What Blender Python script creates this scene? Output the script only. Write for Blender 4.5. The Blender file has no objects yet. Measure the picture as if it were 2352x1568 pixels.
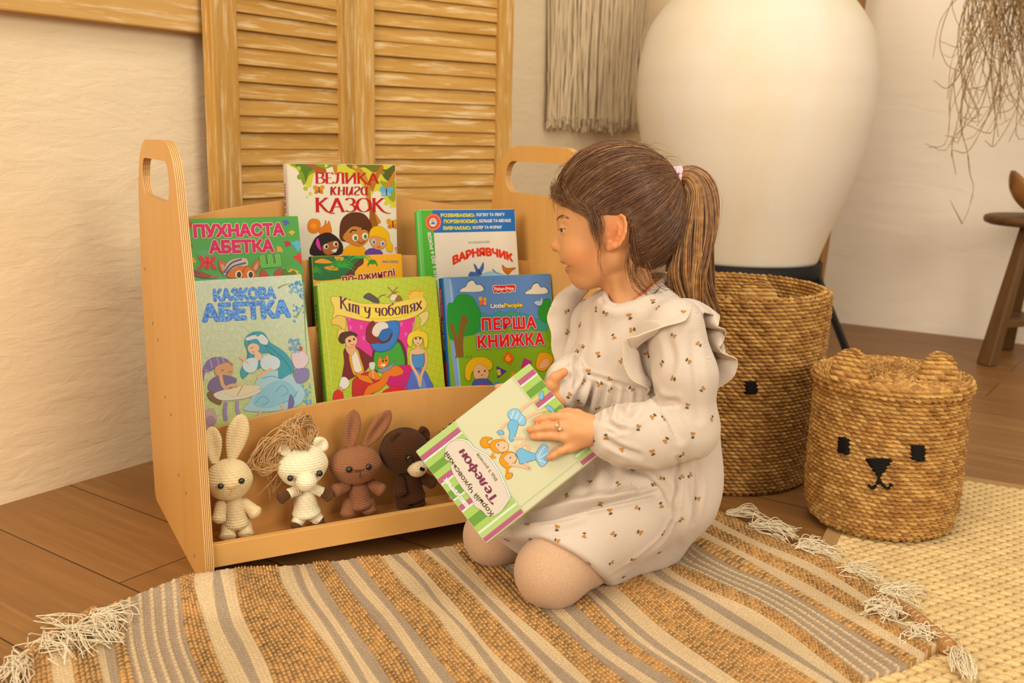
import bpy, bmesh, math, random
import numpy as np
from mathutils import Vector, Matrix
from mathutils.bvhtree import BVHTree

random.seed(7)
RNG = np.random.default_rng(11)
SC = bpy.context.scene
COL = SC.collection

# ------------------------------------------------------------------ camera
FPX, CX, CY = 2287.0, 1176.0, 784.0
PITCH, ROLL, CAM_H = math.radians(11.6), math.radians(1.25), 0.66
_a = math.pi / 2 - PITCH
RC = np.array([[1, 0, 0], [0, math.cos(_a), -math.sin(_a)], [0, math.sin(_a), math.cos(_a)]]) @ \
     np.array([[math.cos(ROLL), -math.sin(ROLL), 0], [math.sin(ROLL), math.cos(ROLL), 0], [0, 0, 1]])
CPOS = np.array([0, 0, CAM_H])
cam_data = bpy.data.cameras.new('camera')
cam = bpy.data.objects.new('camera', cam_data)
COL.objects.link(cam)
M4 = Matrix.Identity(4)
for i in range(3):
    for j in range(3):
        M4[i][j] = RC[i][j]
M4[2][3] = CAM_H
cam.matrix_world = M4
cam_data.sensor_width = 36.0
cam_data.lens = FPX / 2352.0 * 36.0
cam_data.clip_start = 0.02
cam_data.dof.use_dof = True
cam_data.dof.focus_distance = 1.55
cam_data.dof.aperture_fstop = 5.0
SC.camera = cam

# ------------------------------------------------------------------ light
SC.view_settings.view_transform = 'Standard'
SC.view_settings.look = 'None'
SC.view_settings.gamma = 1.0
SC.view_settings.use_curve_mapping = False
SC.view_settings.exposure = -0.09
world = bpy.data.worlds.new('world')
SC.world = world
world.use_nodes = True
world.node_tree.nodes['Background'].inputs[0].default_value = (1.0, 0.92, 0.77, 1)
world.node_tree.nodes['Background'].inputs[1].default_value = 0.56

def area(name, loc, target, size, energy, color):
    l = bpy.data.lights.new(name, 'AREA')
    l.shape = 'RECTANGLE'
    l.size, l.size_y = size
    l.energy = energy
    l.color = color
    o = bpy.data.objects.new(name, l)
    COL.objects.link(o)
    o.location = loc
    o.rotation_euler = (Vector(target) - Vector(loc)).to_track_quat('-Z', 'Y').to_euler()
    return o
# a wide window behind and to the right of the photographer, and an added fill light, not a window, behind on the left
area('window_light', (3.0, -2.2, 2.5), (0.3, 2.4, 0.5), (2.2, 1.8), 128, (1.0, 0.90, 0.73))
area('fill_light_left', (-2.2, -1.9, 1.9), (0.4, 2.4, 0.5), (2.2, 1.6), 122, (1.0, 0.88, 0.69))
# added overhead fill to brighten the walls and jar, no known lamp
area('overhead_fill', (0.2, 0.9, 2.65), (0.6, 2.2, 0.2), (1.5, 1.5), 34, (1.0, 0.91, 0.76))

# ------------------------------------------------------------------ pixel helpers (points measured in the photograph)
def ray(u, v):
    return RC @ np.array([(u - CX) / FPX, -(v - CY) / FPX, -1.0])
def fl(u, v, z=0.0):                       # on a horizontal plane
    d = ray(u, v)
    return CPOS + d * ((z - CAM_H) / d[2])
def onp(u, v, p0, n):                      # on any plane
    d = ray(u, v)
    n = np.asarray(n, float)
    return CPOS + d * (np.dot(np.asarray(p0) - CPOS, n) / np.dot(d, n))
def W(u, v, d):                            # at a depth along the optical axis
    return CPOS + ray(u, v) * d
CAMR, CAMU, CAMB = RC[:, 0].copy(), RC[:, 1].copy(), RC[:, 2].copy()

# ------------------------------------------------------------------ colours and materials
LIGHT_TINT = np.array([1.06, 0.985, 0.86])
def s2l(h):
    h = h.lstrip('#')
    c = np.array([int(h[i:i + 2], 16) / 255 for i in (0, 2, 4)])
    return np.where(c <= 0.04045, c / 12.92, ((c + 0.055) / 1.055) ** 2.4)
def alb(h):                                # a colour as seen under the warm light -> the surface's own colour
    c = s2l(h) / LIGHT_TINT
    return tuple(np.clip(c, 0.002, 0.9)) + (1.0,)

def richer(h, k=1.28, v=0.86):                # printing inks: a little deeper than the paper colours read off the photograph
    c = np.array([int(h.lstrip('#')[i:i + 2], 16) for i in (0, 2, 4)], float)
    g = c @ np.array([.3, .59, .11])
    c = np.clip((g + (c - g) * k) * v, 3, 250).astype(int)
    return '#%02x%02x%02x' % tuple(c)
_mats = {}
def M(h, rough=0.55, spec=0.3, sheen=0.0, coat=0.0, metal=0.0):
    key = (h, rough, spec, sheen, coat, metal)
    if key in _mats:
        return _mats[key]
    m = bpy.data.materials.new('surface_' + h.lstrip('#'))
    m.use_nodes = True
    b = m.node_tree.nodes['Principled BSDF']
    b.inputs['Base Color'].default_value = alb(h)
    b.inputs['Roughness'].default_value = rough
    b.inputs['Specular IOR Level'].default_value = spec
    b.inputs['Metallic'].default_value = metal
    if sheen: b.inputs['Sheen Weight'].default_value = sheen
    if coat: b.inputs['Coat Weight'].default_value = coat
    _mats[key] = m
    return m

class NT:
    """small helper around a material's node tree"""
    def __init__(s, name, rough=0.6, spec=0.25):
        s.m = bpy.data.materials.new(name)
        s.m.use_nodes = True
        s.t = s.m.node_tree
        s.b = s.t.nodes['Principled BSDF']
        s.b.inputs['Roughness'].default_value = rough
        s.b.inputs['Specular IOR Level'].default_value = spec
    def n(s, kind, **kw):
        nd = s.t.nodes.new(kind)
        for k, v in kw.items():
            if k.startswith('_'):
                setattr(nd, k[1:], v)
            else:
                nd.inputs[k.replace('__', ' ')].default_value = v
        return nd
    def l(s, a, b):
        s.t.links.new(a, b)
    def coord(s, kind='UV', scale=(1, 1, 1), rot=(0, 0, 0), loc=(0, 0, 0)):
        tc = s.n('ShaderNodeTexCoord')
        mp = s.n('ShaderNodeMapping')
        mp.inputs['Scale'].default_value = scale
        mp.inputs['Rotation'].default_value = rot
        mp.inputs['Location'].default_value = loc
        s.l(tc.outputs[kind], mp.inputs['Vector'])
        return mp.outputs['Vector']
    def noise(s, vec, scale, detail=4, rough=0.55, dist=0.0):
        nd = s.n('ShaderNodeTexNoise')
        nd.inputs['Scale'].default_value = scale
        nd.inputs['Detail'].default_value = detail
        nd.inputs['Roughness'].default_value = rough
        nd.inputs['Distortion'].default_value = dist
        s.l(vec, nd.inputs['Vector'])
        return nd.outputs['Fac']
    def ramp(s, fac, stops):
        r = s.n('ShaderNodeValToRGB')
        el = r.color_ramp.elements
        while len(el) < len(stops): el.new(0.5)
        for e, (p, c) in zip(el, stops):
            e.position = p
            e.color = alb(c) if isinstance(c, str) else c
        s.l(fac, r.inputs['Fac'])
        return r.outputs['Color']
    def mix(s, fac, a, b, mode='MIX'):
        mx = s.n('ShaderNodeMix')
        mx.data_type = 'RGBA'
        mx.blend_type = mode
        for sock, val in ((0, fac), (6, a), (7, b)):
            if hasattr(val, 'is_linked') or hasattr(val, 'links'):
                s.l(val, mx.inputs[sock])
            elif isinstance(val, str):
                mx.inputs[sock].default_value = alb(val)
            else:
                mx.inputs[sock].default_value = val
        return mx.outputs[2]
    def math(s, op, a, b=0.0):
        nd = s.n('ShaderNodeMath')
        nd.operation = op
        for i, val in enumerate((a, b)):
            if hasattr(val, 'links'): s.l(val, nd.inputs[i])
            else: nd.inputs[i].default_value = val
        return nd.outputs[0]
    def base(s, c):
        s.l(c, s.b.inputs['Base Color'])
    def bump(s, h, strength=0.3, dist=0.002):
        b = s.n('ShaderNodeBump')
        b.inputs['Strength'].default_value = strength
        b.inputs['Distance'].default_value = dist
        s.l(h, b.inputs['Height'])
        s.l(b.outputs['Normal'], s.b.inputs['Normal'])

def wood(name, c1, c2, c3, sx=3.0, sy=60.0, rough=0.5, spec=0.3, bump=0.1, streak=None):
    """UV in metres, u along the grain"""
    t = NT(name, rough, spec)
    v = t.coord('UV', (sx, sy, 1))
    n1 = t.noise(v, 1.0, 5, 0.6, 0.6)
    v2 = t.coord('UV', (sx * 0.35, sy * 0.12, 1))
    n2 = t.noise(v2, 1.0, 3, 0.5, 0.8)
    c = t.ramp(n1, [(0.3, c1), (0.7, c2)])
    c = t.mix(t.math('MULTIPLY', n2, 0.9), c, c3)
    if streak:
        v3 = t.coord('UV', (sx * 1.6, sy * 1.3, 1), loc=(3.1, 7.7, 0))
        n3 = t.noise(v3, 1.0, 6, 0.65, 0.3)
        f = t.ramp(n3, [(0.52, (0, 0, 0, 1)), (0.68, (1, 1, 1, 1))])
        c = t.mix(t.math('MULTIPLY', f, 0.6), c, streak)
    t.base(c)
    t.bump(n1, bump, 0.001)
    return t.m

# ------------------------------------------------------------------ objects
def link(o, parent=None):
    COL.objects.link(o)
    if parent is not None:
        o.parent = parent
    return o
def tag(o, label=None, cat=None, group=None, kind=None):
    if label: o['label'] = label
    if cat: o['category'] = cat
    if group: o['group'] = group
    if kind: o['kind'] = kind
    return o
def thing(name, label, cat, loc=(0, 0, 0), group=None):
    o = bpy.data.objects.new(name, None)
    o.empty_display_size = 0.05
    o.location = tuple(loc)
    COL.objects.link(o)
    bpy.context.view_layer.update()
    return tag(o, label, cat, group)

def mesh(name, verts, faces, mat, parent=None, smooth=False, uv=None, mi=None, col=None):
    """verts are world coordinates; a parent Empty keeps them in place"""
    me = bpy.data.meshes.new(name)
    verts = np.asarray(verts, np.float32).reshape(-1, 3)
    if parent is not None:
        p = parent
        while p is not None:
            verts = verts - np.array(p.location, np.float32)
            p = p.parent
    if isinstance(faces, np.ndarray):
        nf, k = faces.shape
        me.vertices.add(len(verts))
        me.vertices.foreach_set('co', verts.ravel())
        me.loops.add(nf * k)
        me.loops.foreach_set('vertex_index', faces.astype(np.int32).ravel())
        me.polygons.add(nf)
        me.polygons.foreach_set('loop_start', np.arange(0, nf * k, k, dtype=np.int32))
        me.update(calc_edges=True)
    else:
        me.from_pydata([tuple(map(float, v)) for v in verts], [], [tuple(f) for f in faces])
        me.update()
    for m in (mat if isinstance(mat, (list, tuple)) else [mat]):
        me.materials.append(m)
    if smooth:
        me.polygons.foreach_set('use_smooth', np.ones(len(me.polygons), bool))
    if mi is not None:
        me.polygons.foreach_set('material_index', np.asarray(mi, np.int32))
    if uv is not None:                     # per vertex
        idx = np.empty(len(me.loops), np.int32)
        me.loops.foreach_get('vertex_index', idx)
        l = me.uv_layers.new(name='UVMap')
        l.data.foreach_set('uv', np.asarray(uv, np.float32)[idx].ravel())
    if col is not None:
        a = me.color_attributes.new('Col', 'FLOAT_COLOR', 'POINT')
        a.data.foreach_set('color', np.asarray(col, np.float32).ravel())
    me.validate()
    return link(bpy.data.objects.new(name, me), parent)

class MB:
    """collects shapes into one mesh with per-face uv (u along the grain, metres)"""
    def __init__(s):
        s.v, s.f, s.u, s.mi = [], [], [], []
    def quadstrip(s, grid, closed_u=False, closed_v=False, mi=0, uv=None):
        g = np.asarray(grid, float)
        n, m = g.shape[:2]
        o = len(s.v)
        s.v += list(g.reshape(-1, 3))
        for i in range(n - (0 if closed_u else 1)):
            for j in range(m - (0 if closed_v else 1)):
                a = o + i * m + j
                b = o + i * m + (j + 1) % m
                c = o + ((i + 1) % n) * m + (j + 1) % m
                d = o + ((i + 1) % n) * m + j
                s.f.append((a, b, c, d))
                s.mi.append(mi)
                if uv is not None:
                    s.u.append([uv(i, j), uv(i, j + 1), uv(i + 1, j + 1), uv(i + 1, j)])
                else:
                    s.u.append([(i * .01, j * .01)] * 4)
    def poly(s, pts, uv=None, mi=0):
        o = len(s.v)
        s.v += [np.asarray(p, float) for p in pts]
        s.f.append(tuple(range(o, o + len(pts))))
        s.mi.append(mi)
        s.u.append(uv or [(0, 0)] * len(pts))
    def box(s, o, ax, ay, az, size, grain=0, mi=0):
        """corner o, unit axes, sizes; grain = index of the grain axis"""
        o, A = np.asarray(o, float), [np.asarray(a, float) for a in (ax, ay, az)]
        off = (random.random() * 9, random.random() * 9)
        def P(i, j, k): return o + A[0] * size[0] * i + A[1] * size[1] * j + A[2] * size[2] * k
        def U(i, j, k):
            c = [size[0] * i, size[1] * j, size[2] * k]
            g = c.pop(grain)
            return (g + off[0], c[0] + c[1] + off[1])
        for F in (((0,0,0),(0,1,0),(1,1,0),(1,0,0)), ((0,0,1),(1,0,1),(1,1,1),(0,1,1)), ((0,0,0),(1,0,0),(1,0,1),(0,0,1)),
                  ((0,1,0),(0,1,1),(1,1,1),(1,1,0)), ((0,0,0),(0,0,1),(0,1,1),(0,1,0)), ((1,0,0),(1,1,0),(1,1,1),(1,0,1))):
            s.poly([P(*c) for c in F], [U(*c) for c in F], mi)
    def prism(s, outline, nrm, thick, to2d, holes=None, grain=(0, 1), mi=0, mi_edge=None):
        """extrude a 2-D outline list [(a,b)] mapped by to2d(a,b)->3D along nrm; optional one hole ring (same length not needed)"""
        nrm = np.asarray(nrm, float) * thick
        off = (random.random() * 9, random.random() * 9)
        bm = bmesh.new()
        rings = [outline] + (holes or [])
        edges = []
        for ring in rings:
            vs = [bm.verts.new((a, b, 0)) for a, b in ring]
            edges += [bm.edges.new((vs[i], vs[(i + 1) % len(vs)])) for i in range(len(vs))]
        r = bmesh.ops.triangle_fill(bm, use_beauty=True, use_dissolve=False, edges=edges)
        bm.verts.index_update()
        pts = [(v.co.x, v.co.y) for v in bm.verts]
        tris = [[v.index for v in f.verts] for f in bm.faces]
        bm.free()
        gu = lambda a, b: ((a, b) if grain == (1, 0) else (b, a))
        for side in (0, 1):
            for t in tris:
                a, b, c = t
                (x1, y1), (x2, y2), (x3, y3) = pts[a], pts[b], pts[c]
                ccw = (x2 - x1) * (y3 - y1) - (x3 - x1) * (y2 - y1) > 0
                if ccw == (side == 0): t = t[::-1]
                s.poly([to2d(*pts[i]) + nrm * side for i in t], [(gu(*pts[i])[0] + off[0], gu(*pts[i])[1] + off[1]) for i in t], mi)
        for ring in rings:
            L = 0
            for i in range(len(ring)):
                a, b = ring[i], ring[(i + 1) % len(ring)]
                d = math.hypot(b[0] - a[0], b[1] - a[1])
                s.poly([to2d(*a), to2d(*b), to2d(*b) + nrm, to2d(*a) + nrm],
                       [(L, 0), (L + d, 0), (L + d, thick), (L, thick)], mi if mi_edge is None else mi_edge)
                L += d
    def build(s, name, mats, parent=None, smooth=False, bevel=0.0, label=None):
        o = mesh(name, s.v, s.f, mats, parent, smooth, mi=s.mi)
        me = o.data
        l = me.uv_layers.new(name='UVMap')
        flat = [c for f in s.u for uvp in f for c in uvp]
        if len(flat) == 2 * len(me.loops):
            l.data.foreach_set('uv', np.array(flat, np.float32))
        if bevel or smooth:
            bm = bmesh.new(); bm.from_mesh(me)
            bmesh.ops.remove_doubles(bm, verts=bm.verts, dist=1e-5)
            bmesh.ops.recalc_face_normals(bm, faces=bm.faces)
            bm.to_mesh(me); bm.free()
        if bevel:
            md = o.modifiers.new('bevel', 'BEVEL')
            md.width = bevel; md.segments = 2; md.limit_method = 'ANGLE'; md.angle_limit = math.radians(40)
        if label: o['label'] = label
        return o

def nrmz(v):
    v = np.asarray(v, float)
    return v / (np.linalg.norm(v, axis=-1, keepdims=True) + 1e-12)
def catmull(P, n):
    """smooth curve through points P -> n samples"""
    P = np.asarray(P, float)
    if len(P) == 2: return P[0] + (P[1] - P[0]) * np.linspace(0, 1, n)[:, None]
    Q = np.vstack([2 * P[0] - P[1], P, 2 * P[-1] - P[-2]])
    t = np.linspace(0, len(P) - 1 - 1e-9, n)
    i = t.astype(int); f = (t - i)[:, None]
    p0, p1, p2, p3 = Q[i], Q[i + 1], Q[i + 2], Q[i + 3]
    return 0.5 * (2 * p1 + (p2 - p0) * f + (2 * p0 - 5 * p1 + 4 * p2 - p3) * f ** 2 + (3 * p1 - p0 - 3 * p2 + p3) * f ** 3)
def tubes(paths, radii, k=5, flat=1.0):
    """paths (S,N,3) all same N; radii (S,N) -> verts, quads as arrays; flat<1 squashes along the second normal"""
    P = np.asarray(paths, float)
    S, N, _ = P.shape
    T = nrmz(np.gradient(P, axis=1))
    ref = np.where(np.abs(T[..., 2:3]) > 0.9, np.array([1.0, 0, 0]), np.array([0, 0, 1.0]))
    A = nrmz(np.cross(T, ref)); B = np.cross(T, A)
    R = np.broadcast_to(np.asarray(radii, float), (S, N))
    th = np.linspace(0, 2 * np.pi, k, endpoint=False)
    V = P[:, :, None] + R[..., None, None] * (np.cos(th)[None, None, :, None] * A[:, :, None] + flat * np.sin(th)[None, None, :, None] * B[:, :, None])
    idx = np.arange(S * N * k).reshape(S, N, k)
    a, b = idx[:, :-1], idx[:, 1:]
    F = np.stack([a, np.roll(a, -1, 2), np.roll(b, -1, 2), b], -1).reshape(-1, 4)
    return V.reshape(-1, 3), F
def gridfaces(n, m, cu=False, cv=False):
    idx = np.arange(n * m).reshape(n, m)
    if cu: idx = np.vstack([idx, idx[:1]])
    if cv: idx = np.hstack([idx, idx[:, :1]])
    return np.stack([idx[:-1, :-1], idx[1:, :-1], idx[1:, 1:], idx[:-1, 1:]], -1).reshape(-1, 4)
def revolve(profile, n=64):
    """profile [(r,z)] -> local verts, faces"""
    p = np.asarray(profile, float)
    th = np.linspace(0, 2 * np.pi, n, endpoint=False)
    V = np.stack([p[:, 0:1] * np.cos(th), p[:, 0:1] * np.sin(th), np.repeat(p[:, 1:2], n, 1)], -1)
    return V.reshape(-1, 3), gridfaces(len(p), n, False, True)[:, ::-1]

# ------------------------------------------------------------------ implicit surfaces -> one continuous mesh
def smin(a, b, k):
    h = np.clip(0.5 + 0.5 * (b - a) / k, 0, 1)
    return b + (a - b) * h - k * h * (1 - h)
def smax(a, b, k):
    return -smin(-a, -b, k)
def s_ell(p, c, r):
    q = (p - np.asarray(c)) / np.asarray(r)
    k0 = np.linalg.norm(q, axis=1)
    k1 = np.linalg.norm(q / np.asarray(r), axis=1) + 1e-9
    return np.where(k0 < 0.25, (k0 - 1) * min(r), k0 * (k0 - 1) / k1)
def s_cap(p, a, b, ra, rb=None):
    rb = ra if rb is None else rb
    a, b = np.asarray(a, float), np.asarray(b, float)
    ab = b - a
    t = np.clip(((p - a) @ ab) / (ab @ ab + 1e-12), 0, 1)
    return np.linalg.norm(p - a - t[:, None] * ab, axis=1) - (ra + (rb - ra) * t)
def s_chain(p, pts, rad, k):
    d = None
    for i in range(len(pts) - 1):
        e = s_cap(p, pts[i], pts[i + 1], rad[i], rad[i + 1])
        d = e if d is None else smin(d, e, k)
    return d
def isosurface(f, lo, hi, h, lev=4):
    """octree surface nets: f takes (N,3); returns verts, quads"""
    lo, hi = np.asarray(lo, float), np.asarray(hi, float)
    H = h * 2 ** lev
    n = np.ceil((hi - lo) / H).astype(int)
    cells = np.stack(np.meshgrid(*[np.arange(k) for k in n], indexing='ij'), -1).reshape(-1, 3)
    size = H
    for L in range(lev + 1):
        c = lo + (cells + 0.5) * size
        d = f(c)
        cells = cells[np.abs(d) < size * 0.87 * 1.5]
        if L < lev:
            off = np.stack(np.meshgrid([0, 1], [0, 1], [0, 1], indexing='ij'), -1).reshape(-1, 3)
            cells = (cells[:, None] * 2 + off[None]).reshape(-1, 3)
            size /= 2
    D = (n * 2 ** lev + 3).astype(np.int64)
    key = lambda c: (c[..., 0] * D[1] + c[..., 1]) * D[2] + c[..., 2]
    off = np.stack(np.meshgrid([0, 1], [0, 1], [0, 1], indexing='ij'), -1).reshape(-1, 3)
    cor = cells[:, None] + off[None]
    ck = key(cor)
    uk, inv = np.unique(ck.ravel(), return_inverse=True)
    ui = np.stack([uk // (D[1] * D[2]), (uk // D[2]) % D[1], uk % D[2]], -1)
    val = f(lo + ui * h)
    v8 = val[inv].reshape(-1, 8)
    act = (v8.min(1) < 0) & (v8.max(1) >= 0)
    cells, v8, cor = cells[act], v8[act], cor[act]
    E = [(0,1),(2,3),(4,5),(6,7),(0,2),(1,3),(4,6),(5,7),(0,4),(1,5),(2,6),(3,7)]
    acc = np.zeros((len(cells), 3)); cnt = np.zeros(len(cells))
    for a, b in E:
        s = (v8[:, a] < 0) != (v8[:, b] < 0)
        t = np.where(s, v8[:, a] / (v8[:, a] - v8[:, b] + 1e-12), 0)
        p = cor[:, a] + (cor[:, b] - cor[:, a]) * t[:, None]
        acc += np.where(s[:, None], p, 0); cnt += s
    V = lo + acc / cnt[:, None] * h
    keys = key(cells)
    order = np.argsort(keys); sk = keys[order]
    quads = []
    for ax, (ca, cb) in enumerate(((0, 4), (0, 2), (0, 1))):
        s = (v8[:, ca] < 0) != (v8[:, cb] < 0)
        base = cells[s]; neg = v8[s, ca] < 0
        b1, b2 = [(1, 2), (2, 0), (0, 1)][ax]
        o1 = np.zeros(3, int); o1[b1] = 1
        o2 = np.zeros(3, int); o2[b2] = 1
        ids, ok = [], np.ones(len(base), bool)
        for c in (base, base - o1, base - o1 - o2, base - o2):
            k = key(c)
            pos = np.clip(np.searchsorted(sk, k), 0, len(sk) - 1)
            ok &= sk[pos] == k
            ids.append(order[pos])
        q = np.stack(ids, -1)
        q = np.where(neg[:, None], q, q[:, ::-1])
        quads.append(q[ok])
    return V, np.vstack(quads)
def vnoise(p, seed=0):
    """cheap smooth 3-D noise in about -1..1"""
    r = np.random.default_rng(seed)
    out = np.zeros(len(p))
    for _ in range(6):
        w = r.normal(size=3); w /= np.linalg.norm(w)
        out += np.sin(p @ w * r.uniform(0.7, 1.6) * 6.28 + r.uniform(0, 6.28))
    return out / 6 * 1.6
# ================================================================== the room
CORNER = np.array([0.699, 4.049, 0.0])
WLD = nrmz(np.array([1.602, 2.379, 0.0]))          # along the left wall, away from the camera
WLN = np.array([WLD[1], -WLD[0], 0.0])             # its normal, into the room
WRD = nrmz(np.array([0.524, -0.341, 0.0]))         # along the back wall, to the right
WRN = np.array([WRD[1], -WRD[0], 0.0])             # into the room (towards the camera)
UPZ = np.array([0, 0, 1.0])

def plaster(name, c1, c2, big, fine):
    t = NT(name, 0.75, 0.15)
    v = t.coord('Object', (1, 1, 1))
    n1 = t.noise(v, 1.6, 4, 0.55)
    t.base(t.ramp(n1, [(0.35, c1), (0.68, c2)]))
    va = t.coord('Object', (3.2, 3.2, 9), rot=(0.25, 0, 0))
    n2 = t.noise(va, 1.0, 3, 0.5, 1.2)
    n3 = t.noise(t.coord('Object', (14, 14, 45), rot=(0.3, 0, 0)), 1.0, 6, 0.62, 0.8)
    n4 = t.noise(v, 320, 2, 0.5)
    h = t.math('ADD', t.math('MULTIPLY', n2, big), t.math('ADD', t.math('MULTIPLY', n3, fine), t.math('MULTIPLY', n4, 0.03)))
    t.bump(h, 0.8, 0.010)
    return t.m
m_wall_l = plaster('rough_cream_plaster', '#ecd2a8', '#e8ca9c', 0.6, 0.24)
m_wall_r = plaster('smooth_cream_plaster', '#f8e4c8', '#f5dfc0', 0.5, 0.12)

def wall(name, a, b, n, mat, h=2.7):
    bm = MB()
    L = np.linalg.norm(b - a); d = (b - a) / L
    g = [[a + d * (L * i / 40) + UPZ * (h * j / 20) for j in range(21)] for i in range(41)]
    bm.quadstrip(g)
    g2 = [[p - n * 0.15 for p in row] for row in g]
    bm.quadstrip(g2)
    bm.poly([g[0][0], g2[0][0], g2[0][-1], g[0][-1]]); bm.poly([g[-1][0], g[-1][-1], g2[-1][-1], g2[-1][0]])
    bm.poly([g[0][-1], g2[0][-1], g2[-1][-1], g[-1][-1]])
    bm.poly([g[0][0], g[-1][0], g2[-1][0], g2[0][0]])
    return tag(bm.build(name, mat), kind='structure')
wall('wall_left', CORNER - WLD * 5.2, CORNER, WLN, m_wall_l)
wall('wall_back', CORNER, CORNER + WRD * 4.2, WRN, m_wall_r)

def floor_mat():
    t = NT('brown_laminate_planks', 0.42, 0.3)
    ang = math.atan2(-0.573, 0.82)
    tc = t.n('ShaderNodeTexCoord')
    mp = t.n('ShaderNodeMapping')
    mp.vector_type = 'TEXTURE'
    mp.inputs['Rotation'].default_value = (0, 0, ang)
    t.l(tc.outputs['Object'], mp.inputs['Vector'])
    mp2 = t.n('ShaderNodeMapping')
    mp2.inputs['Location'].default_value = (1.2568, -0.795 + 0.19 * 5, 0)
    t.l(mp.outputs['Vector'], mp2.inputs['Vector'])
    v = mp2.outputs['Vector']
    br = t.n('ShaderNodeTexBrick')
    br.offset = 0.37
    br.inputs['Scale'].default_value = 1.0
    br.inputs['Brick Width'].default_value = 1.29
    br.inputs['Row Height'].default_value = 0.19
    br.inputs['Mortar Size'].default_value = 0.0014
    br.inputs['Mortar Smooth'].default_value = 0.2
    br.inputs['Color1'].default_value = (0, 0, 0, 1)
    br.inputs['Color2'].default_value = (1, 1, 1, 1)
    br.inputs['Mortar'].default_value = (0.5, 0.5, 0.5, 1)
    t.l(v, br.inputs['Vector'])
    # grain
    ad = t.n('ShaderNodeVectorMath'); ad.operation = 'MULTIPLY_ADD'
    t.l(br.outputs['Color'], ad.inputs[0]); ad.inputs[1].default_value = (7, 5, 3); t.l(v, ad.inputs[2])
    m3 = t.n('ShaderNodeMapping'); m3.inputs['Scale'].default_value = (2.0, 26, 1)
    t.l(ad.outputs[0], m3.inputs['Vector'])
    n1 = t.noise(m3.outputs['Vector'], 1.0, 6, 0.62, 0.9)
    m4 = t.n('ShaderNodeMapping'); m4.inputs['Scale'].default_value = (5, 170, 1)
    t.l(ad.outputs[0], m4.inputs['Vector'])
    n2 = t.noise(m4.outputs['Vector'], 1.0, 3, 0.5, 0.2)
    c = t.ramp(n1, [(0.25, '#774a20'), (0.5, '#92602e'), (0.75, '#a8763e')])
    c = t.mix(t.math('MULTIPLY', n2, 0.8), c, '#6c421a')
    sep = t.n('ShaderNodeSeparateColor'); t.l(br.outputs['Color'], sep.inputs[0])
    c = t.mix(t.math('MULTIPLY', sep.outputs[0], 0.2), c, '#b08048')
    c = t.mix(br.outputs['Fac'], c, '#38230f')
    t.base(c)
    t.bump(t.math('ADD', t.math('MULTIPLY', n2, 0.3), t.math('MULTIPLY', br.outputs['Fac'], -2.0)), 0.25, 0.001)
    return t.m
bm = MB()
bm.box((-4.5, -1.5, -0.1), (1, 0, 0), (0, 1, 0), (0, 0, 1), (10, 9, 0.1))
tag(bm.build('floor', floor_mat()), kind='structure')

# ------------------------------------------------------------------ louvered shutters against the left wall
m_shutter = wood('golden_dry_brushed_wood', '#a8742c', '#d3a65c', '#b98438', 4, 60, 0.6, 0.2, 0.35, streak='#ecd3a0')
m_board = wood('golden_brushed_board', '#bd8b45', '#d9ad68', '#cd9a52', 4, 55, 0.6, 0.2, 0.3, streak='#ecd2a2')
PW = CORNER + WLN * 0.045
s0 = onp(472, 300, PW, WLN); s1 = onp(795, 300, PW, WLN)
s0[2] = s1[2] = 0
def shutter(name, a, d, width, label, st_l, st_r, pitch, zoff):
    n = np.array([d[1], -d[0], 0.0])
    t = thing(name, label, 'shutter', a, 'louvered shutters leaning against the wall')
    H, dep = 1.75, 0.030
    fr = MB()
    fr.box(a, d, n, UPZ, (st_l, dep, H), 2)
    fr.box(a + d * (width - st_r), d, n, UPZ, (st_r, dep, H), 2)
    fr.box(a + d * st_l + n * 0.003, d, n, UPZ, (width - st_l - st_r, dep - 0.006, 0.09), 0)
    fr.box(a + d * st_l + n * 0.003 + UPZ * (H - 0.09), d, n, UPZ, (width - st_l - st_r, dep - 0.006, 0.09), 0)
    fr.build('frame', m_shutter, t, bevel=0.003)
    sl = MB()
    z = 0.092 + zoff
    rg = random.Random(len(name) + int(zoff * 1e4))
    while z < H - 0.10:
        ay = nrmz(n * 0.20 + np.array([0, 0, -0.98]))       # the slat's width direction: down and outwards
        o = a + d * (st_l - 0.004) + UPZ * (z + pitch * 0.98) + n * 0.011
        az = np.cross(d, ay)
        tw = rg.uniform(-0.02, 0.02)
        sl.box(o + n * rg.uniform(-0.002, 0.002), nrmz(d + UPZ * tw * 0.25), ay, az, (width - st_l - st_r + 0.008, pitch * 1.12, 0.005), 0)
        z += pitch
    sl.build('louvre_panel', m_shutter, t, bevel=0.0015)
    return t
dl = nrmz(s1 - s0)
wl_ = np.linalg.norm(s1 - s0)
shutter('louvered_shutter', s0, dl, wl_ - 0.003, 'golden brown louvered shutter next to the rough plaster wall and wooden board', 0.048 * wl_ / 0.30, 0.030 * wl_ / 0.30, 0.0335, 0.0)
vp = ray(4450, 340); d2 = nrmz(np.array([vp[0], vp[1], 0]))
n2 = np.array([d2[1], -d2[0], 0])
b0 = s1 + dl * 0.006
e0 = onp(1162, 200, b0, n2)
w2 = np.dot(e0 - b0, d2)
shutter('louvered_shutter', b0, d2, w2, 'golden brown louvered shutter nearest the macrame hanging, behind the storybook with red title', 0.045 * w2 / 0.36, 0.035 * w2 / 0.36, 0.0335, 0.012)

# the wooden board on the wall beside the shutters
PB = CORNER + WLN * 0.03
zb = onp(470, 78, PB, WLN)[2]
e1 = onp(471, 40, PB, WLN); e1[2] = zb
bm = MB()
bm.box(e1 - WLD * 1.6 - WLN * 0.03, WLD, WLN, UPZ, (1.6, 0.03, 0.16), 0)
tag(bm.build('trim_1', m_board, bevel=0.003), kind='structure')

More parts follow.
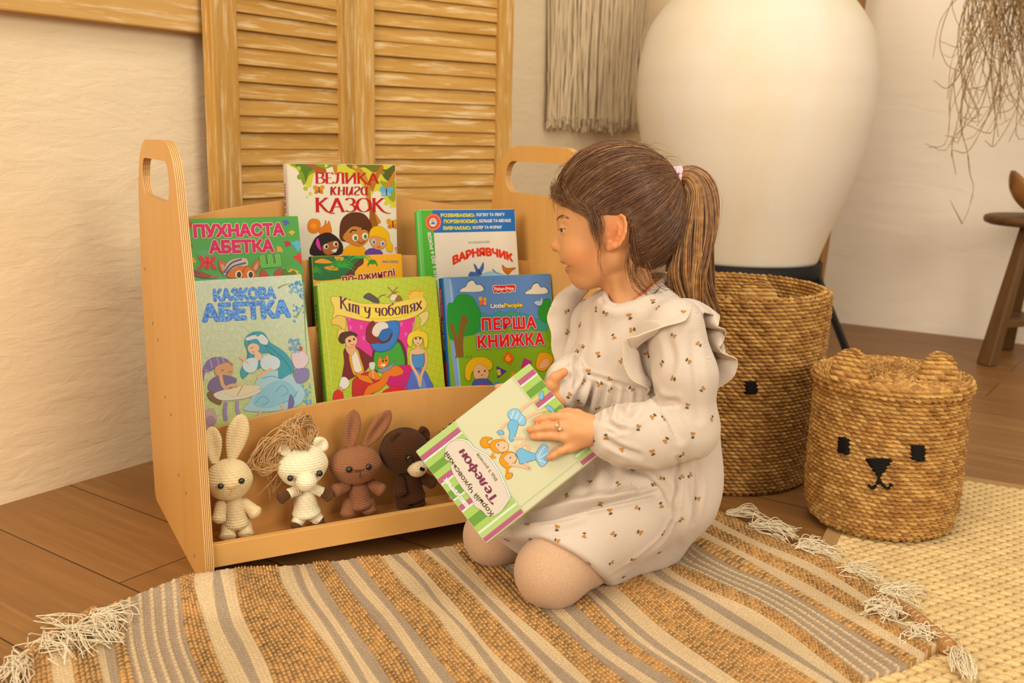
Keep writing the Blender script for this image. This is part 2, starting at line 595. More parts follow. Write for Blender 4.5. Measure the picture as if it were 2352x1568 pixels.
# ------------------------------------------------------------------ big jar on an iron stand
JD = 3.02
def jarpt(v): return W(1752 - 0.082 * v, v, JD)
jc = jarpt(300); jx, jy = jc[0], jc[1]
jz = lambda v: W(1752 - 0.082 * v, v, JD)[2]
prof = []
for v, r in ((-175, 95), (-160, 92), (-150, 96), (-130, 104), (-90, 132), (0, 194), (40, 224), (85, 249), (157, 265), (210, 267), (265, 264), (340, 250), (394, 236), (458, 215), (516, 194), (564, 178), (604, 166)):
    prof.append((r / FPX * JD, jz(v)))
prof = prof[::-1]
pp = catmull([(r, z, 0) for r, z in prof], 70)[:, :2]
ztop, zbase = pp[-1, 1], pp[0, 1]
inner = [(r - 0.018, z) for r, z in pp[::-1][:14]]
full = [(0.0, zbase)] + [tuple(x) for x in pp] + inner + [(0.0, inner[-1][1] - 0.02)]
V, Fq = revolve(full, 128)
t = NT('pale_glazed_clay', 0.65, 0.2)
v = t.coord('Object', (1, 1, 1))
n1 = t.noise(t.coord('Object', (5, 5, 2)), 1.0, 5, 0.6, 0.4)
n2 = t.noise(t.coord('Object', (9, 9, 160)), 1.0, 3, 0.5)
c = t.ramp(n1, [(0.35, '#e8d1ac'), (0.62, '#ead8bf')])
c = t.mix(t.math('MULTIPLY', n2, 0.25), c, '#e6cca0')
t.base(c); t.bump(n2, 0.08, 0.001)
jar = thing('clay_jar', 'huge pale cream clay jar standing on a black iron stand in the corner', 'jar', (jx, jy, zbase))
mesh('jar_body', V + np.array([jx, jy, 0]), Fq, t.m, jar, True)

iron = M('#16120f', 0.6, 0.25)
st = thing('iron_stand', 'black iron three-legged stand carrying the clay jar', 'stand', (jx, jy, 0))
rb = prof[0][0]
V, Fq = revolve([(rb + 0.014, zbase - 0.052), (rb + 0.018, zbase - 0.05), (rb + 0.018, zbase + 0.004), (rb + 0.012, zbase + 0.006), (rb + 0.006, zbase + 0.004), (rb - 0.03, zbase - 0.008), (rb - 0.03, zbase - 0.052), (rb + 0.014, zbase - 0.052)], 96)
mesh('ring', V + np.array([jx, jy, 0]), Fq, iron, st, False)
lt = W(1872, 606, JD - 0.03); lb = fl(1922, 866)
al = math.atan2(lt[1] - jy, lt[0] - jx)
for k in range(3):
    a_ = al + k * 2 * math.pi / 3
    u = np.array([math.cos(a_), math.sin(a_), 0])
    rr = np.hypot(lb[0] - jx, lb[1] - jy)
    top = np.array([jx, jy, zbase - 0.01]) + u * (rb + 0.006)
    bot = np.array([jx, jy, 0.0]) + u * max(rr, rb + 0.05)
    ax = np.cross(u, UPZ); ay = nrmz(bot - top)
    b = MB()
    b.box(top - ax * 0.015 - u * 0.014, ax, ay, np.cross(ax, ay), (0.030, np.linalg.norm(bot - top) - 0.006, 0.016), 1)
    b.build('leg', iron, st, bevel=0.001)

# wooden pole standing in the corner behind the jar
m_pole = wood('reddish_pole_wood', '#8c5c26', '#b07c3a', '#a06c2e', 4, 60, 0.5, 0.3, 0.1)
p_hi = W(1976, 5, 3.34); p_lo = W(1884, 610, 3.34)
dd = nrmz(p_lo - p_hi); foot = p_lo + dd * (p_lo[2] - 0.012) / (-dd[2]); tip = p_hi - dd * 0.5
V, Fq = tubes([[foot + (tip - foot) * s for s in np.linspace(0, 1, 12)]], 0.0185, 14)
bm = MB(); bm.v = list(V); bm.f = [tuple(f) for f in Fq]; bm.mi = [0] * len(Fq); bm.u = [[(0, 0)] * 4] * len(Fq)
bm.poly(V[:14][::-1]); bm.poly(V[-14:])
tag(bm.build('wooden_pole', m_pole, smooth=True), 'slim reddish brown wooden pole leaning in the corner behind the clay jar', 'pole')

# ------------------------------------------------------------------ macrame hanging on the left wall
PM = CORNER + WLN * 0.02
ma = onp(1266, 0, PM, WLN); mb_ = onp(1482, 0, PM, WLN)
zend = onp(1365, 285, PM, WLN)[2]
L = np.dot(mb_ - ma, WLD)
mh = thing('macrame_hanging', 'off-white macrame wall hanging of long cotton cords near the clay jar', 'wall hanging', (ma[0], ma[1], zend))
S = 250
x = np.sort(RNG.uniform(0, L, S)); dep = RNG.uniform(0.006, 0.028, S)
zz = np.linspace(0, 1, 26)
top = 1.45
P = np.zeros((S, 26, 3))
end = zend + RNG.normal(0, 0.012, S) - 0.005
for i in range(S):
    wob = np.cumsum(RNG.normal(0, 0.0016, 26)); wob -= wob.mean() * 0
    p = ma * np.array([1, 1, 0]) + WLD * x[i]
    P[i] = p + WLD * wob[:, None] + WLN * (dep[i] - 0.018 + 0.004 * np.sin(zz * 9 + i))[:, None]
    P[i, :, 2] = top + (end[i] - top) * zz
V, Fq = tubes(P, RNG.uniform(0.0022, 0.0042, (S, 1)) * np.ones((S, 26)), 6)
t = NT('natural_cotton_cord', 0.9, 0.1)
c = t.ramp(t.noise(t.coord('Object', (60, 60, 12)), 1.0, 3), [(0.3, '#d8b98c'), (0.7, '#e8cda2')])
t.base(c)
cords = mesh('cords', V, Fq, t.m, mh, True); cords['kind'] = 'stuff'
S2 = 420
x = RNG.uniform(0, L, S2); P = np.zeros((S2, 5, 3))
for i in range(S2):
    p = ma * np.array([1, 1, 0]) + WLD * x[i] + WLN * RNG.uniform(-0.01, 0.012)
    w = np.cumsum(RNG.normal(0, 0.004, (5, 2)), 0)
    zs = zend + 0.02 - np.linspace(0, 1, 5) * RNG.uniform(0.015, 0.05)
    P[i] = p + WLD * w[:, :1] + WLN * w[:, 1:]
    P[i, :, 2] = zs
V, Fq = tubes(P, 0.0009, 3)
fr_ = mesh('frayed_ends', V, Fq, t.m, mh, True); fr_['kind'] = 'stuff'
rod = MB()
Vr, Fr = tubes([[ma * np.array([1, 1, 0]) + UPZ * top + WLD * (L * s) for s in np.linspace(-0.08, 1.08, 6)]], 0.012, 10)
mesh('rod', Vr, Fr, m_pole, mh, True)

# ------------------------------------------------------------------ three-legged stool and bowl at the right
m_stool = wood('worn_brown_wood', '#553618', '#755029', '#664420', 5, 45, 0.5, 0.3, 0.15)
foot = fl(2266, 838)
sd = 3.09
seat_l = W(2264, 500, sd)
zs = W(2300, 498, sd - 0.1)[2]
R_ = 0.172
sc = np.array([seat_l[0] + R_, seat_l[1] - 0.02, zs])
stl = thing('wooden_stool', 'low worn wooden three-legged stool at the right edge by the wall', 'stool', (sc[0], sc[1], 0))
V, Fq = revolve([(0, zs - 0.03), (R_ - 0.02, zs - 0.03), (R_ - 0.004, zs - 0.024), (R_, zs - 0.014), (R_ - 0.003, zs - 0.004), (R_ - 0.014, zs), (0, zs)], 64)
def uvflat(V): return np.stack([V[:, 0] - V[:, 1] * 0.3, V[:, 1] + V[:, 2]], -1)
mesh('seat', V + np.array([sc[0], sc[1], 0]), Fq, m_stool, stl, True, uv=uvflat(V))
a0 = math.atan2(foot[1] - sc[1], foot[0] - sc[0])
brace_pts = []
for k in range(3):
    a_ = a0 + k * 2 * math.pi / 3
    u = np.array([math.cos(a_), math.sin(a_), 0])
    r0 = np.hypot(foot[0] - sc[0], foot[1] - sc[1])
    bot = np.array([sc[0], sc[1], 0]) + u * r0
    top_ = np.array([sc[0], sc[1], zs - 0.028]) + u * (R_ * 0.42)
    ay = nrmz(bot - top_); ax = nrmz(np.cross(u, UPZ)); az = np.cross(ax, ay)
    b = MB()
    Lg = np.linalg.norm(bot - top_)
    g = []
    for q, (hw, hd) in ((0, (0.016, 0.014)), (1, (0.025, 0.020))):
        c_ = top_ + ay * Lg * q
        if q == 1: c_ = c_.copy()
        ring = [c_ + ax * hw * i + az * hd * j for i, j in ((-1, -1), (1, -1), (1, 1), (-1, 1))]
        if q == 1: ring = [np.array([p[0], p[1], 0.001]) for p in ring]
        g.append(ring)
    b.quadstrip(g, closed_v=True, uv=lambda i, j: (i * Lg, j * 0.04 + k))
    b.poly(g[0]); b.poly(g[1][::-1])
    b.build('leg', m_stool, stl, bevel=0.004)
    brace_pts.append(bot + (top_ - bot) * 0.30)
b = MB()
cen = sum(brace_pts) / 3
for p in brace_pts:
    d_ = nrmz(cen - p); s_ = np.cross(UPZ, d_)
    b.box(p - s_ * 0.022 - UPZ * 0.012, d_, s_, UPZ, (np.linalg.norm(cen - p) + 0.02, 0.044, 0.022), 0)
b.build('brace', m_stool, stl, bevel=0.003)

# boat-shaped carved bowl on the stool
m_bowl = wood('carved_bowl_wood', '#8a5a2a', '#b0783c', '#9a672f', 6, 40, 0.35, 0.4, 0.1)
bw = thing('wooden_bowl', 'carved boat-shaped wooden bowl with a raised tip on the stool', 'bowl', (sc[0] + 0.02, sc[1] - 0.02, zs + 0.001))
bc = np.array(bw.location)
g_o, g_i = [], []
Lb, Wb, Hb = 0.15, 0.075, 0.135
for i in range(25):
    s = -1 + 2 * i / 24
    wloc = Wb * math.sqrt(max(0, 1 - abs(s) ** 2.4)) + 0.004
    rim = 0.060 + (Hb - 0.060) * abs(s) ** 3
    bot_ = 0.0 + 0.085 * abs(s) ** 3.2
    ro, ri = [], []
    for j in range(13):
        th = math.pi * j / 12
        zz_ = bot_ + (rim - bot_) * (1 - math.sin(th)) ** 1.0
        ro.append(bc + np.array([s * Lb, -math.cos(th) * wloc, zz_]))
        ri.append(bc + np.array([s * (Lb - 0.012), -math.cos(th) * max(wloc - 0.009, 0.001), max(zz_, bot_ + 0.012) + 0.0004]))
    g_o.append(ro); g_i.append(ri)
b = MB()
b.quadstrip(g_o, uv=lambda i, j: (i * .012, j * .01)); b.quadstrip([r[::-1] for r in g_i], uv=lambda i, j: (i * .012, j * .01))
for e in (0, -1): b.quadstrip([[r[e] for r in g_o], [r[e] for r in g_i]])
b.quadstrip([g_o[0], g_i[0]]); b.quadstrip([g_o[-1], g_i[-1]])
b.build('bowl_body', m_bowl, bw, smooth=True)

# ------------------------------------------------------------------ dried twigs hanging at the top right
tw_d = 2.75
hub = W(2330, -420, tw_d)
tw = thing('dried_twigs', 'bundle of dried curly twigs hanging down over the stool at the right', 'dried twigs', hub)
paths = []
rg = np.random.default_rng(5)
def twig(pts, jit=14):
    P = []
    for u, v in pts: P.append(W(u + rg.normal(0, jit * 0.3), v, tw_d + rg.normal(0, 0.05)))
    return catmull(P, 26)
for i in range(150):
    u_end = rg.choice([rg.uniform(2170, 2330), rg.uniform(2240, 2420), rg.uniform(2330, 2500)])
    v_end = rg.uniform(60, 340) - 0.0 * u_end
    u0 = 2330 + rg.normal(0, 30)
    um = u_end + rg.normal(0, 38) + 12
    n_ = 7
    pts = [(u0, -420)]
    for k in range(1, n_):
        f = k / (n_ - 1)
        v_ = -420 + (v_end + 420) * f
        base_u = u0 + (u_end - u0) * f ** 0.8
        pts.append((base_u + rg.normal(0, 10) + (38 * math.sin(f * 9 + i) * f), v_))
    if rg.random() < 0.45: pts.append((pts[-1][0] + rg.choice([-1, 1]) * rg.uniform(20, 60), pts[-1][1] + rg.uniform(-25, 25)))
    paths.append(twig(pts))
paths.append(twig([(2330, -420), (2250, -150), (2165, 60), (2170, 140), (2205, 165)], 0))
paths.append(twig([(2330, -420), (2280, 0), (2215, 200), (2208, 290), (2222, 350), (2228, 400), (2236, 430), (2225, 480), (2210, 514)], 0))
paths.append(twig([(2330, -420), (2300, -60), (2230, 120), (2180, 200), (2145, 185)], 0))
paths.append(twig([(2330, -420), (2290, 0), (2260, 230), (2190, 320), (2195, 400)], 0))
paths.append(twig([(2330, -420), (2310, -20), (2290, 200), (2230, 340), (2190, 345), (2185, 360)], 0))
paths.append(twig([(2210, 514), (2190, 475), (2182, 458)], 0))
rad = np.stack([np.linspace(rg.uniform(0.0016, 0.0027), rg.uniform(0.0006, 0.0011), 26) for _ in paths])
V, Fq = tubes(paths, rad, 5)
t = NT('dry_brown_twig', 0.8, 0.15)
t.base(t.ramp(t.noise(t.coord('Object', (30, 30, 30)), 1.0, 2), [(0.3, '#866540'), (0.7, '#b8955f')]))
o = mesh('twigs', V, Fq, t.m, tw, True); o['kind'] = 'stuff'
V, Fq = tubes([[hub + UPZ * s for s in np.linspace(-0.06, 1.28 - 0.0, 8)]], 0.004, 6)
mesh('hanging_cord', V, Fq, t.m, tw, True)

# ================================================================== plywood book rack
BO = np.array([-0.428, 1.327, 0.0])                 # outer front foot of the left panel
BR = nrmz(np.array([0.876, 0.482, 0.0]))            # along the front, to the right
BB = np.array([-BR[1], BR[0], 0.0])                 # to the back
BW, BT = 0.70, 0.0125
def B(r, b, z): return BO + BR * r + BB * b + UPZ * z
m_ply = wood('birch_plywood_face', '#d69c50', '#e2ae66', '#d29244', 1.6, 24, 0.42, 0.35, 0.03)
m_ply_dk = wood('birch_plywood_board', '#d0924a', '#dca45c', '#c4823a', 1.6, 18, 0.42, 0.35, 0.03)
def ply_edge():
    t = NT('plywood_edge', 0.5, 0.3)
    tc = t.n('ShaderNodeTexCoord'); sp = t.n('ShaderNodeSeparateXYZ'); t.l(tc.outputs['UV'], sp.inputs[0])
    f = t.math('FRACT', t.math('MULTIPLY', sp.outputs[1], 4.6 / BT))
    s = t.math('GREATER_THAN', f, 0.52)
    n = t.noise(t.coord('UV', (60, 900, 1)), 1.0, 3)
    c = t.mix(s, '#e3b673', '#a4652c')
    t.base(t.mix(t.math('MULTIPLY', n, 0.35), c, '#c08845'))
    return t.m
m_edge = ply_edge()
rack = thing('book_rack', 'low birch plywood book display rack with handle holes standing by the shutters', 'book rack', BO)

def arc_pts(cx, cy, r, a0, a1, n=8):
    return [(cx + r * math.cos(math.radians(a0 + (a1 - a0) * i / n)), cy + r * math.sin(math.radians(a0 + (a1 - a0) * i / n))) for i in range(n + 1)]
outl = [(0.012, 0.0), (0.438, 0.0)] + arc_pts(0.430, 0.022, 0.022, -60, 0, 5) + \
       [(0.462, 0.14), (0.474, 0.32), (0.470, 0.45), (0.460, 0.53), (0.449, 0.575), (0.432, 0.605), (0.405, 0.628), (0.375, 0.640), (0.345, 0.6435), (0.20, 0.6435), (0.165, 0.640), (0.140, 0.628), (0.122, 0.612), (0.106, 0.580), (0.090, 0.520), (0.060, 0.42), (0.040, 0.31), (0.028, 0.18), (0.016, 0.06)]
oc = catmull([(a, b, 0) for a, b in outl[7:-1]], 60)[:, :2]
outline = outl[:7] + [tuple(p) for p in oc] + outl[-1:]
hole = arc_pts(0.360, 0.583, 0.030, -90, 90, 10)
hole = arc_pts(0.372, 0.5835, 0.0305, -90, 90, 10) + arc_pts(0.192, 0.5835, 0.0305, 90, 270, 10)
for r0 in (0.0, BW - BT):
    b = MB()
    b.prism(outline, BR, BT, lambda x, y, r0=r0: B(r0, x, y), holes=[hole], grain=(0, 1), mi=0, mi_edge=1)
    b.build('side_panel', [m_ply, m_edge], rack)
# small pale screw plugs marked in the outer side, as parts of the left panel
def board(name, b0, z0, ztop, zmid, th=0.009, lean=0.0):
    """an upright board between the side panels with an arched top edge"""
    n = 24
    top = []
    for i in range(n + 1):
        s = i / n
        top.append((BT + (BW - 2 * BT) * (1 - s), ztop + (zmid - ztop) * (1 - (2 * s - 1) ** 2)))
    o = [(BT, z0), (BW - BT, z0)] + top
    m = MB()
    m.prism(o, BB, th, lambda x, y: B(x, b0 + lean * (y - z0), y), grain=(0, 1), mi=0, mi_edge=1)
    return m.build(name, [m_ply_dk, m_edge], rack)
RAIL_B = 0.022
m = MB(); m.box(B(BT, RAIL_B, 0.036), BR, BB, UPZ, (BW - 2 * BT, 0.012, 0.035), 0)
m.build('front_rail', m_ply, rack, bevel=0.0008)
m = MB(); m.box(B(BT, RAIL_B + 0.012, 0.040), BR, BB, UPZ, (BW - 2 * BT, 0.40, 0.010), 0)
m.build('bottom_shelf', m_ply_dk, rack)
P1, P2, P3, P4 = 0.120, 0.215, 0.295, 0.375
board('front_board', P1, 0.050, 0.211, 0.242)
board('second_board', P2, 0.050, 0.325, 0.345)
board('third_board', P3, 0.050, 0.425, 0.447)
board('back_board', P4, 0.050, 0.503, 0.547)
for k, (b0, b1, z) in enumerate(((P1 + .009, P2, 0.105), (P2 + .009, P3, 0.175), (P3 + .009, P4, 0.260))):
    m = MB(); m.box(B(BT, b0, z), BR, BB, UPZ, (BW - 2 * BT, b1 - b0, 0.009), 0)
    m.build('ledge', m_ply_dk, rack)
# screw heads on the outer face of the left panel
for (u, v) in ((333, 617), (351, 742), (363, 780), (380, 912), (393, 952), (411, 1090), (428, 1132), (447, 1275)):
    p = onp(u, v, BO, BR)
    V, Fq = revolve([(0, 0.0), (0.0028, 0.0), (0.0030, 0.0006), (0, 0.0007)], 10)
    Vw = p + V[:, :1] * BB + V[:, 1:2] * UPZ - V[:, 2:3] * BR
    mesh('screw', Vw, Fq[:, ::-1], M('#8d7a5c', 0.4, 0.5), rack)
# ================================================================== lettering
_tcache = {}
def font_mesh(s, off=0.0, shear=0.0, space=1.0):
    """flat letters from the built-in font -> verts (N,2) from 0..w, faces; off thickens the strokes"""
    V, F = _font_mesh(s, shear, space)
    if not off: return V, F, np.zeros(len(V))
    n = 8 if off < .05 else 14
    VV, FF = [V], list(F)
    for k in range(n):
        a = 2 * math.pi * k / n
        FF += [tuple(i + len(V) * (k + 1) for i in f) for f in F]
        VV.append(V + off * np.array([math.cos(a), math.sin(a)]))
    return np.vstack(VV), FF, np.repeat(np.arange(n + 1)[::-1], len(V))
def _font_mesh(s, shear, space):
    key = (s, shear, space)
    if key not in _tcache:
        c = bpy.data.curves.new('lettering', 'FONT')
        c.body = s; c.size = 1.0; c.shear = shear; c.space_character = space
        c.resolution_u = 4; c.fill_mode = 'FRONT'
        o = bpy.data.objects.new('lettering', c)
        COL.objects.link(o)
        dg = bpy.context.evaluated_depsgraph_get()
        me = bpy.data.meshes.new_from_object(o.evaluated_get(dg))
        V = np.array([v.co[:2] for v in me.vertices]); F = [tuple(p.vertices) for p in me.polygons]
        bpy.data.objects.remove(o); bpy.data.curves.remove(c); bpy.data.meshes.remove(me)
        _tcache[key] = (V, F)
    V, F = _tcache[key]
    return V.copy(), F
# a small drawn alphabet with thick stems, thin bars and serifs: strokes in a box 1 high; 's' ends carry serifs
def _arc(cx, cy, rx, ry, a0, a1, n=14):
    return [(cx + rx * math.cos(math.radians(a0 + (a1 - a0) * i / n)), cy + ry * math.sin(math.radians(a0 + (a1 - a0) * i / n))) for i in range(n + 1)]
SERIF = {
 'В': (.62, [[(.12,0),(.12,1)], [(.12,1)]+_arc(.30,.76,.22,.24,90,-90), [(.12,.52)]+_arc(.32,.26,.26,.26,90,-90)+[(.12,0)]], [(.12,0),(.12,1)]),
 'Е': (.56, [[(.12,0),(.12,1)], [(.12,1),(.50,1),(.50,.86)], [(.12,.52),(.42,.52)], [(.12,0),(.52,0),(.52,.16)]], [(.12,0),(.12,1)]),
 'Л': (.70, [[(.58,0),(.58,1)], [(.58,1),(.30,1),(.24,.3),(.14,.02),(.02,.04)]], [(.58,0)]),
 'И': (.76, [[(.12,0),(.12,1)], [(.64,0),(.64,1)], [(.12,.05),(.64,.95)]], [(.12,0),(.12,1),(.64,0),(.64,1)]),
 'К': (.72, [[(.12,0),(.12,1)], [(.12,.48),(.56,1)], [(.24,.60),(.48,.18),(.62,0),(.84,-.12),(.96,-.10)]], [(.12,0),(.12,1),(.56,1)]),
 'А': (.74, [[(.06,0),(.36,1)], [(.36,1),(.66,0)], [(.18,.36),(.55,.36)]], [(.06,0),(.66,0)]),
 'З': (.56, [[(.08,.86)]+_arc(.26,.76,.22,.24,130,-90), [(.24,.52)]+_arc(.26,.26,.27,.26,90,-140)], []),
 'О': (.80, [_arc(.40,.5,.34,.5,0,360,28)], []),
 'Н': (.76, [[(.12,0),(.12,1)], [(.64,0),(.64,1)], [(.12,.5),(.64,.5)]], [(.12,0),(.12,1),(.64,0),(.64,1)]),
 'к': (.50, [[(.10,0),(.14,.68)], [(.12,.32),(.42,.68)], [(.22,.40),(.34,.04),(.46,.04)]], []),
 'н': (.52, [[(.08,0),(.12,.68)], [(.40,0),(.44,.68)], [(.10,.36),(.42,.36)]], []),
 'и': (.54, [[(.12,.68),(.08,.12),(.16,0),(.26,.06),(.42,.5)], [(.44,.68),(.40,.08),(.50,.02)]], []),
 'г': (.44, [[(.06,.58),(.16,.68),(.32,.66),(.38,.54),(.30,.40),(.12,.24),(.08,.08),(.18,0),(.38,.06)]], []),
 'а': (.52, [_arc(.24,.34,.18,.33,70,350,16), [(.42,.68),(.38,.08),(.50,.02)]], []),
 'і': (.26, [[(.12,0),(.12,.66)], [(.12,.92),(.12,.99)]], [(.12,0)]),
 'т': (.72, [[(.10,0),(.12,.66)], [(.12,.56),(.22,.66),(.32,.62),(.34,.5),(.34,0)], [(.34,.56),(.44,.66),(.54,.62),(.56,.5),(.56,0),(.64,.0)]], [(.10,0),(.34,0)]),
 'у': (.54, [[(.06,.66),(.10,.30),(.20,.20),(.32,.26),(.42,.5)], [(.44,.66),(.38,.0),(.26,-.26),(.08,-.24)]], []),
 'ч': (.50, [[(.08,.66),(.10,.36),(.20,.28),(.36,.36)], [(.38,.66),(.38,0)]], [(.38,0)]),
 'о': (.54, [_arc(.27,.33,.20,.33,0,360,20)], []),
 'б': (.54, [_arc(.27,.31,.19,.31,0,360,20), [(.08,.36),(.10,.7),(.24,.86),(.40,.92),(.46,1.02)]], []),
 'я': (.54, [[(.42,0),(.42,.66)], [(.42,.66)]+_arc(.24,.50,.15,.16,90,270)+[(.42,.34)], [(.26,.34),(.12,.06),(.02,.0)]], [(.42,0)]),
 'х': (.54, [[(.06,0),(.44,.66)], [(.06,.66),(.46,0)]], [(.06,0),(.44,.66),(.06,.66),(.46,0)]),
 'К2': (.66, [[(.12,0),(.12,1)], [(.12,.46),(.52,1)], [(.24,.58),(.60,0)]], [(.12,0),(.12,1),(.52,1),(.60,0)]),
 'Т': (.66, [[(.33,0),(.33,.86)], [(.04,.72),(.06,.9),(.60,.94),(.64,.74)]], [(.33,0)]),
 'е': (.54, [[(.10,.36),(.44,.40)]+_arc(.27,.33,.19,.33,10,320,16)], []),
 'л': (.56, [[(.44,0),(.44,.66)], [(.44,.66),(.24,.66),(.18,.16),(.06,.0)]], [(.44,0)]),
 'ф': (.70, [_arc(.34,.36,.26,.28,0,360,22), [(.34,-.16),(.34,.92)]], [(.34,-.16),(.34,.92)]),
 ' ': (.30, [], []),
}
def serif_mesh(s, thick=0.13, thin=0.05, serif=0.10, alias=None):
    V, F, K = [], [], []
    x, ns = 0.0, 0
    for ch in s:
        w, strokes, ends = SERIF[(alias or {}).get(ch, ch)]
        for st in strokes:
            P = np.array(st, float)
            if len(P) > 2: P = P if len(P) > 12 else catmull(np.c_[P, np.zeros(len(P))], max(8, len(P) * 4))[:, :2] if not (len(P) <= 3) else P
            for i in range(len(P)):
                pass
            T = nrmz(np.gradient(P, axis=0)); N = np.stack([-T[:, 1], T[:, 0]], 1)
            wd = (thin + (thick - thin) * np.abs(T[:, 1]) ** 1.5) / 2
            if abs(P[0] - P[-1]).max() > 1e-6: pass
            o = len(V)
            for p, n_, q in zip(P, N, wd):
                V.append((x + p[0] + n_[0] * q, p[1] + n_[1] * q)); V.append((x + p[0] - n_[0] * q, p[1] - n_[1] * q))
            ns += 1; K += [ns % 9] * (len(V) - o)
            for i in range(len(P) - 1):
                F.append((o + 2 * i, o + 2 * i + 1, o + 2 * i + 3, o + 2 * i + 2))
        for ex, ey in ends:
            o = len(V); h = thin * 0.5
            V += [(x + ex - serif, ey - h), (x + ex + serif, ey - h), (x + ex + serif, ey + h), (x + ex - serif, ey + h)]
            F.append((o, o + 1, o + 2, o + 3)); ns += 1; K += [ns % 9] * 4
        x += w
    return np.array(V), F, np.array(K, float)

# ================================================================== books
class Z:
    """converts coordinates read in an enlarged crop back to photograph pixels"""
    def __init__(s, ox, oy, k): s.o, s.k = (ox, oy), k
    def __call__(s, *pts): return [(s.o[0] + x / s.k, s.o[1] + y / s.k) for x, y in pts]
ZA = Z(400, 360, 4.127); ZB = Z(420, 620, 3.856); ZC = Z(940, 460, 3.408); ZD = Z(920, 780, 3.267)

class Book:
    def __init__(s, name, label, cat_group, p0, ex, ey, w, h, th, cover, spine=None, back=None, radius=0.002, pages='#efe0c2', hard=True, spine_side=-1):
        """p0: bottom-left corner of the front cover, ex/ey unit vectors, ez = out of the cover"""
        s.p0, s.ex, s.ey = np.asarray(p0, float), nrmz(ex), nrmz(ey)
        s.ez = np.cross(s.ex, s.ey)
        s.w, s.h, s.th = w, h, th
        s.t = thing(name, label, 'book', s.p0 - s.ez * th * 0.5 + s.ex * w * 0.5, cat_group)
        s.layer = 0
        s.outline = 0.00045
        s.art = {}
        cb = 0.0022 if hard else 0.0006
        b = MB()
        def rr(x0, y0, x1, y1, r):
            o = []
            for cx_, cy_, a in ((x1 - r, y0 + r, -90), (x1 - r, y1 - r, 0), (x0 + r, y1 - r, 90), (x0 + r, y0 + r, 180)):
                o += [(cx_ + r * math.cos(math.radians(a + q * 15)), cy_ + r * math.sin(math.radians(a + q * 15))) for q in range(7)]
            return o
        out = rr(0, 0, w, h, radius)
        b.prism(out, -s.ez, cb, lambda x, y: s.p0 + s.ex * x + s.ey * y, grain=(1, 0), mi=0)
        b.prism(out, s.ez, cb, lambda x, y: s.p0 - s.ez * th + s.ex * x + s.ey * y, grain=(1, 0), mi=2)
        # rounded spine
        x0 = 0.0 if spine_side < 0 else w
        g, ring = [], []
        for q in range(9):
            a = math.pi * q / 8
            g.append([s.p0 + s.ex * (x0 + spine_side * (0.0030 * math.sin(a) if hard else 0.0006 * math.sin(a))) - s.ez * th * (0.5 - 0.5 * math.cos(a)) + s.ey * yy for yy in (radius * 0.6, h - radius * 0.6)])
        b.quadstrip(g, mi=1)
        gi = [[p - s.ex * spine_side * cb for p in row] for row in g]
        b.quadstrip([r[::-1] for r in gi], mi=1)
        for e in (0, 1): b.quadstrip([[r[e] for r in g], [r[e] for r in gi]], mi=1)
        # uv on the cover in units of the cover
        cov = b.build('cover', [cover if not isinstance(cover, str) else M(richer(cover), 0.4, 0.25), M(richer(spine), 0.45, 0.25) if isinstance(spine or cover, str) and (spine or isinstance(cover, str)) and isinstance(spine if spine else cover, str) else (spine or cover), M(richer(back), 0.4, 0.3) if isinstance(back, str) else (back or (cover if not isinstance(cover, str) else M(richer(cover), 0.4, 0.25)))], s.t)
        me = cov.data
        co = np.empty(len(me.vertices) * 3, np.float32); me.vertices.foreach_get('co', co); co = co.reshape(-1, 3) + np.array(s.t.location, np.float32)
        uvv = np.stack([(co - s.p0) @ s.ex / w, (co - s.p0) @ s.ey / h], -1)
        idx = np.empty(len(me.loops), np.int32); me.loops.foreach_get('vertex_index', idx)
        me.uv_layers[0].data.foreach_set('uv', uvv[idx].astype(np.float32).ravel())
        ins = 0.003 if hard else 0.0002
        pb = MB()
        xs = 0.001 if spine_side < 0 else ins
        pb.box(s.p0 + s.ex * xs + s.ey * ins - s.ez * (th - cb - .0001), s.ex, s.ey, s.ez, (w - ins - 0.001, h - 2 * ins, th - 2 * cb - .0002), 1)
        t = M(pages, 0.8, 0.1)
        pb.build('page_block', t, s.t)
    def P(s, u, v):                         # photograph pixel -> (x, y) on the cover
        q = onp(u, v, s.p0, s.ez) - s.p0
        return np.array([q @ s.ex, q @ s.ey])
    def _add(s, part, V2, F, color, lift=None, mat=None, K=None):
        s.layer += 1
        z = 0.00006 + 0.000008 * s.layer if lift is None else lift
        d = s.art.setdefault(part, dict(v=[], f=[], mi=[], mats=[]))
        m = mat or M(richer(color), 0.4, 0.2)
        if m not in d['mats']: d['mats'].append(m)
        k = d['mats'].index(m); o = len(d['v'])
        V2 = np.asarray(V2, float)
        d['v'] += list(s.p0 + np.outer(V2[:, 0], s.ex) + np.outer(V2[:, 1], s.ey) + (s.ez * z if K is None else np.outer(z + K * 4e-6, s.ez)))
        if K is not None: s.layer += K.max() * .5
        for f in F:
            d['f'].append(tuple(o + i for i in f)); d['mi'].append(k)
    def _clip(s, V):
        V = np.array(V, float)
        V[:, 0] = np.clip(V[:, 0], 0.0006, s.w - 0.0006); V[:, 1] = np.clip(V[:, 1], 0.0006, s.h - 0.0006)
        return V
    def poly2(s, V, color, part='cover_print', mat=None):
        V = s._clip(V)
        a = 0.5 * np.sum(V[:, 0] * np.roll(V[:, 1], -1) - np.roll(V[:, 0], -1) * V[:, 1])
        if a < 0: V = V[::-1]
        s._add(part, V, [tuple(range(len(V)))], color, mat=mat)
    def poly(s, pts, color, part='cover_print', mat=None): s.poly2([s.P(*p) for p in pts], color, part, mat)
